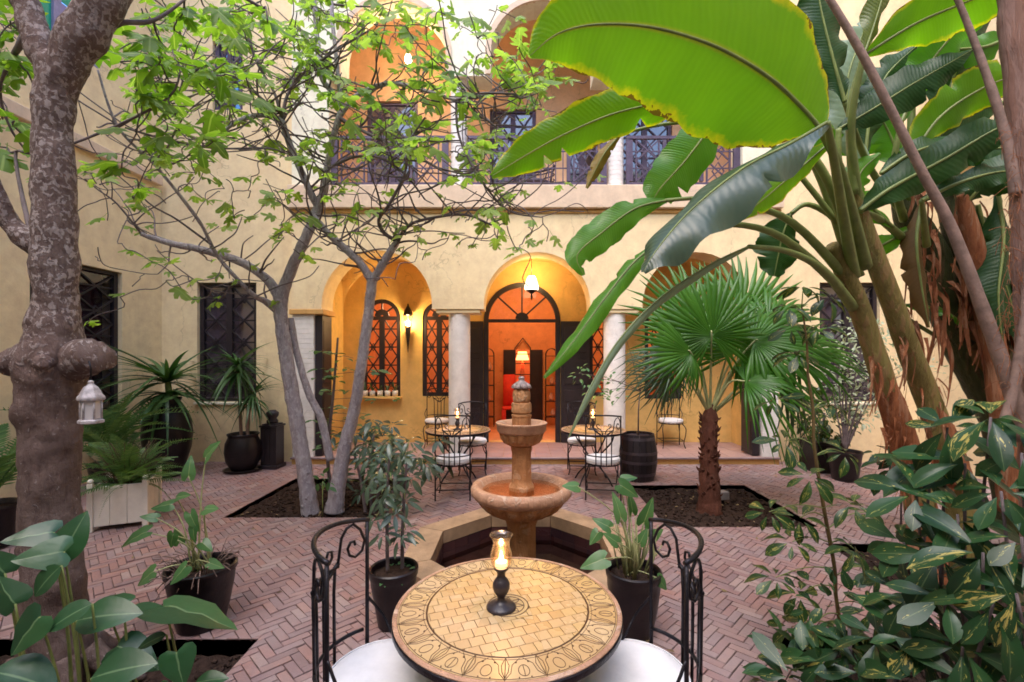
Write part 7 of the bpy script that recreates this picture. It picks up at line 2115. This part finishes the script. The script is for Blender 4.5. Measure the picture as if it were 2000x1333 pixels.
pl_ = thing('feather_palm', 'small feathery palm against the left wall between the trunk and the tall jar', 'palm', (-5.3, 5.9, 0))
pc_ = (-5.3, 5.9, 0)
pot_part(pl_, [(0.15, 0.0), (0.17, 0.01), (0.21, 0.36), (0.225, 0.38), (0.22, 0.40), (0.20, 0.385), (0.19, 0.34)], pc_, soil_r=0.19, soil_z=0.35)
fronds(pl_, Vector((-5.3, 5.9, 0.45)), 18, 1.35, (0.9, 3.0), None, (0.1, -0.1)); fronds(pl_, Vector((-5.3, 5.9, 0.45)), 12, 1.0, (0.2, 1.2))
fl_ = thing('feather_palm', 'feathery palm half hidden at the left edge behind the mottled trunk', 'palm', (-4.9, 4.2, 0))
pot_part(fl_, [(0.15, 0.0), (0.17, 0.01), (0.21, 0.36), (0.225, 0.38), (0.22, 0.40), (0.20, 0.385), (0.19, 0.34)], (-4.9, 4.2, 0), soil_r=0.19, soil_z=0.35)
fronds(fl_, Vector((-4.9, 4.2, 0.42)), 16, 1.15, (0.7, 2.4), None, (0.1, -.1))

# ------------------------------------------------------------------ back right: pots and pale climber
rq = random.Random(101)
def bush(parent, c, rad, n, L, me, mat, zs=1.0, parts=120):
    st = MB(); tm = T_SMALL
    for k in range(n):
        while True:
            q = Vector((rq.uniform(-1, 1), rq.uniform(-1, 1), rq.uniform(-1, 1)))
            if q.length < 1 and noise.noise((q + Vector(c)) * 2.3) > -0.18: break
        p = Vector(c) + Vector((q.x * rad, q.y * rad, q.z * rad * zs))
        d_ = (q + Vector((rq.uniform(-.6, .6), rq.uniform(-.6, .6), rq.uniform(-.5, .5)))).normalized()
        M = frame_M(p, d_, UP + Vector((rq.uniform(-.6, .6), rq.uniform(-.9, .3), 0)), L * rq.uniform(.6, 1.2))
        if k < parts: inst('leaf', me, M, parent)
        else: st.tmpl(tm, M)
    if st.v:
        o = st.build('leaf', mat, parent); o['kind'] = 'stuff'
bs = thing('potted_plant', 'dark leafy shrub in a square black pot against the right wall', 'potted plant', (4.75, 7.1, 0))
m = MB(); m.box((4.75, 7.1, 0.22), (0.46, 0.44, 0.44), 0, 0.015); m.box((4.75, 7.1, 0.45), (0.50, 0.48, 0.05), 0, 0.008); m.build('pot', M_BLACKPOT, bs, False)
m = MB(); m.tube([Vector((4.75, 7.1, .45)), Vector((4.76, 7.08, .9))], 0.02, 6); m.build('stem', M_TWIG, bs)
bush(bs, (4.75, 7.05, 0.85), 0.42, 260, 0.15, me_of(T_SMALL, 'leaf', L_UMB), L_UMB, 0.95, 200)
pk = thing('pale_climber', 'pale speckled variegated climber hanging before the right lattice window', 'plant', (4.85, 6.6, 0))
pot_part(pk, [(0.14, 0.0), (0.16, 0.01), (0.21, 0.38), (0.225, 0.40), (0.22, 0.42), (0.195, 0.40), (0.19, 0.36)], (4.7, 6.55, 0), soil_r=0.19, soil_z=0.38)
mb = MB()
mef = me_of(T_SMALL, 'leaf', L_PALE)
cl = [(1668, 640), (1700, 665), (1640, 690), (1680, 710), (1625, 740), (1660, 765), (1700, 735), (1655, 800), (1690, 790), (1760, 715), (1800, 722), (1730, 690), (1610, 715), (1720, 640), (1680, 815)]
for x, y in cl:
    c = P(x, y, 6.5 + rq.uniform(-.3, .3)); b = Vector((4.7, 6.55, .38))
    mb.tube(catmull([b, Vector((lerp(b.x, c.x, .5), 6.55, lerp(b.z, c.z, .75))), c], 8), catmull([.012, .007, .003], 8), 5)
    bush(pk, c, 0.24, 62, 0.075, mef, L_PALE, 0.75, 20)
mb.build('stems', M_TWIG, pk)
bsap = thing('barrel_sapling', 'thin sparse sapling growing out of the black barrel', 'plant', (1.745, 6.62, 0.62))
mb = MB(); b = Vector((1.745, 6.62, 0.60)); k1 = P(1250, 765, 6.62)
mb.tube([b, P(1247, 800, 6.62), k1], [.012, .010, .008], 6); tips = []
for e in ((1232, 700), (1262, 715), (1190, 745), (1150, 740), (1130, 730), (1165, 770), (1200, 775), (1290, 740), (1222, 660)):
    p = P(e[0], e[1], 6.5 + rq.uniform(-.3, .2)); tips.append(p); mb.tube(catmull([k1, k1.lerp(p, .5) + UP * .06, p], 8), catmull([.006, .004, .0025], 8), 5)
mb.build('stem', M_TWIG, bsap)
for p in tips[2:7]: bush(bsap, p, 0.15, 16, 0.085, me_of(T_SMALL, 'leaf', L_SEED), L_SEED, 0.8, 16)
bush(bsap, tips[0], 0.10, 5, 0.07, me_of(T_SMALL, 'leaf', L_SEED), L_SEED, 0.8, 5)

# low plants in the beds, litter on the bricks
for (x, y, d, L, n, lb, sz) in ((1760, 905, 4.6, 0.2, 40, 'low green shrub at the foot of the banana stems', 0.28), (1660, 1210, 2.3, 0.1, 60, 'dark low shrub at the back of the front right bed', 0.25), (1590, 1330, 2.2, 0.12, 60, 'dark low shrub at the front right bed corner', 0.25)):
    t = thing('low_shrub', lb, 'shrub', P(x, y, d)); t.location.z = -0.08
    c = P(x, y, d); c.z = max(c.z, 0.12)
    m = MB(); m.tube([Vector((c.x, c.y, -.1)), c], 0.01, 5); m.build('stem', M_TWIG, t)
    bush(t, c, sz, n, L, me_of(T_SMALL, 'leaf', L_VAR), L_VAR, 0.8, n)
sd = thing('seedling', 'bright green seedling at the foot of the pale fig trunk', 'plant', P(632, 940, 5.1)); sd.location.z = -.05
m = MB(); c = P(630, 940, 5.1); m.tube([Vector((c.x, c.y, -.06)), c], .005, 5); m.build('stem', M_PETIOLE, sd)
bush(sd, c, .12, 14, .10, me_of(T_SMALL, 'leaf', L_SEED), L_SEED, .8, 14)
lit = MB()
L_LITTER = leaf_mat('fallen_leaf', (0.10, 0.06, 0.03), (0.30, 0.22, 0.10), 0.1, None, 0.7)
for k in range(420):
    if k < 240: x, y, z = rq.uniform(-4.5, 4.5), rq.uniform(2.0, 7.3), 0.008
    else:
        b = rq.choice(list(BEDS.values())); x, y, z = rq.uniform(b[0], b[1]), rq.uniform(b[2], b[3]), -0.03 if b[3] > 3 else -0.08
    if z > 0 and any(b[0] < x < b[1] and b[2] < y < b[3] for b in BEDS.values()): continue
    if math.hypot(x - PX, y - PY) < 1.1: continue
    a = rq.uniform(0, 6.28)
    lit.tmpl(T_SMALL, frame_M((x, y, z + rq.uniform(0, .01)), (math.cos(a), math.sin(a), rq.uniform(-.1, .2)), UP + Vector((rq.uniform(-.3, .3), rq.uniform(-.3, .3), 0)), rq.uniform(.02, .055)))
tag(lit.build('leaf_litter', L_LITTER), 'scattered small fallen leaves on the bricks and soil', kind='stuff')
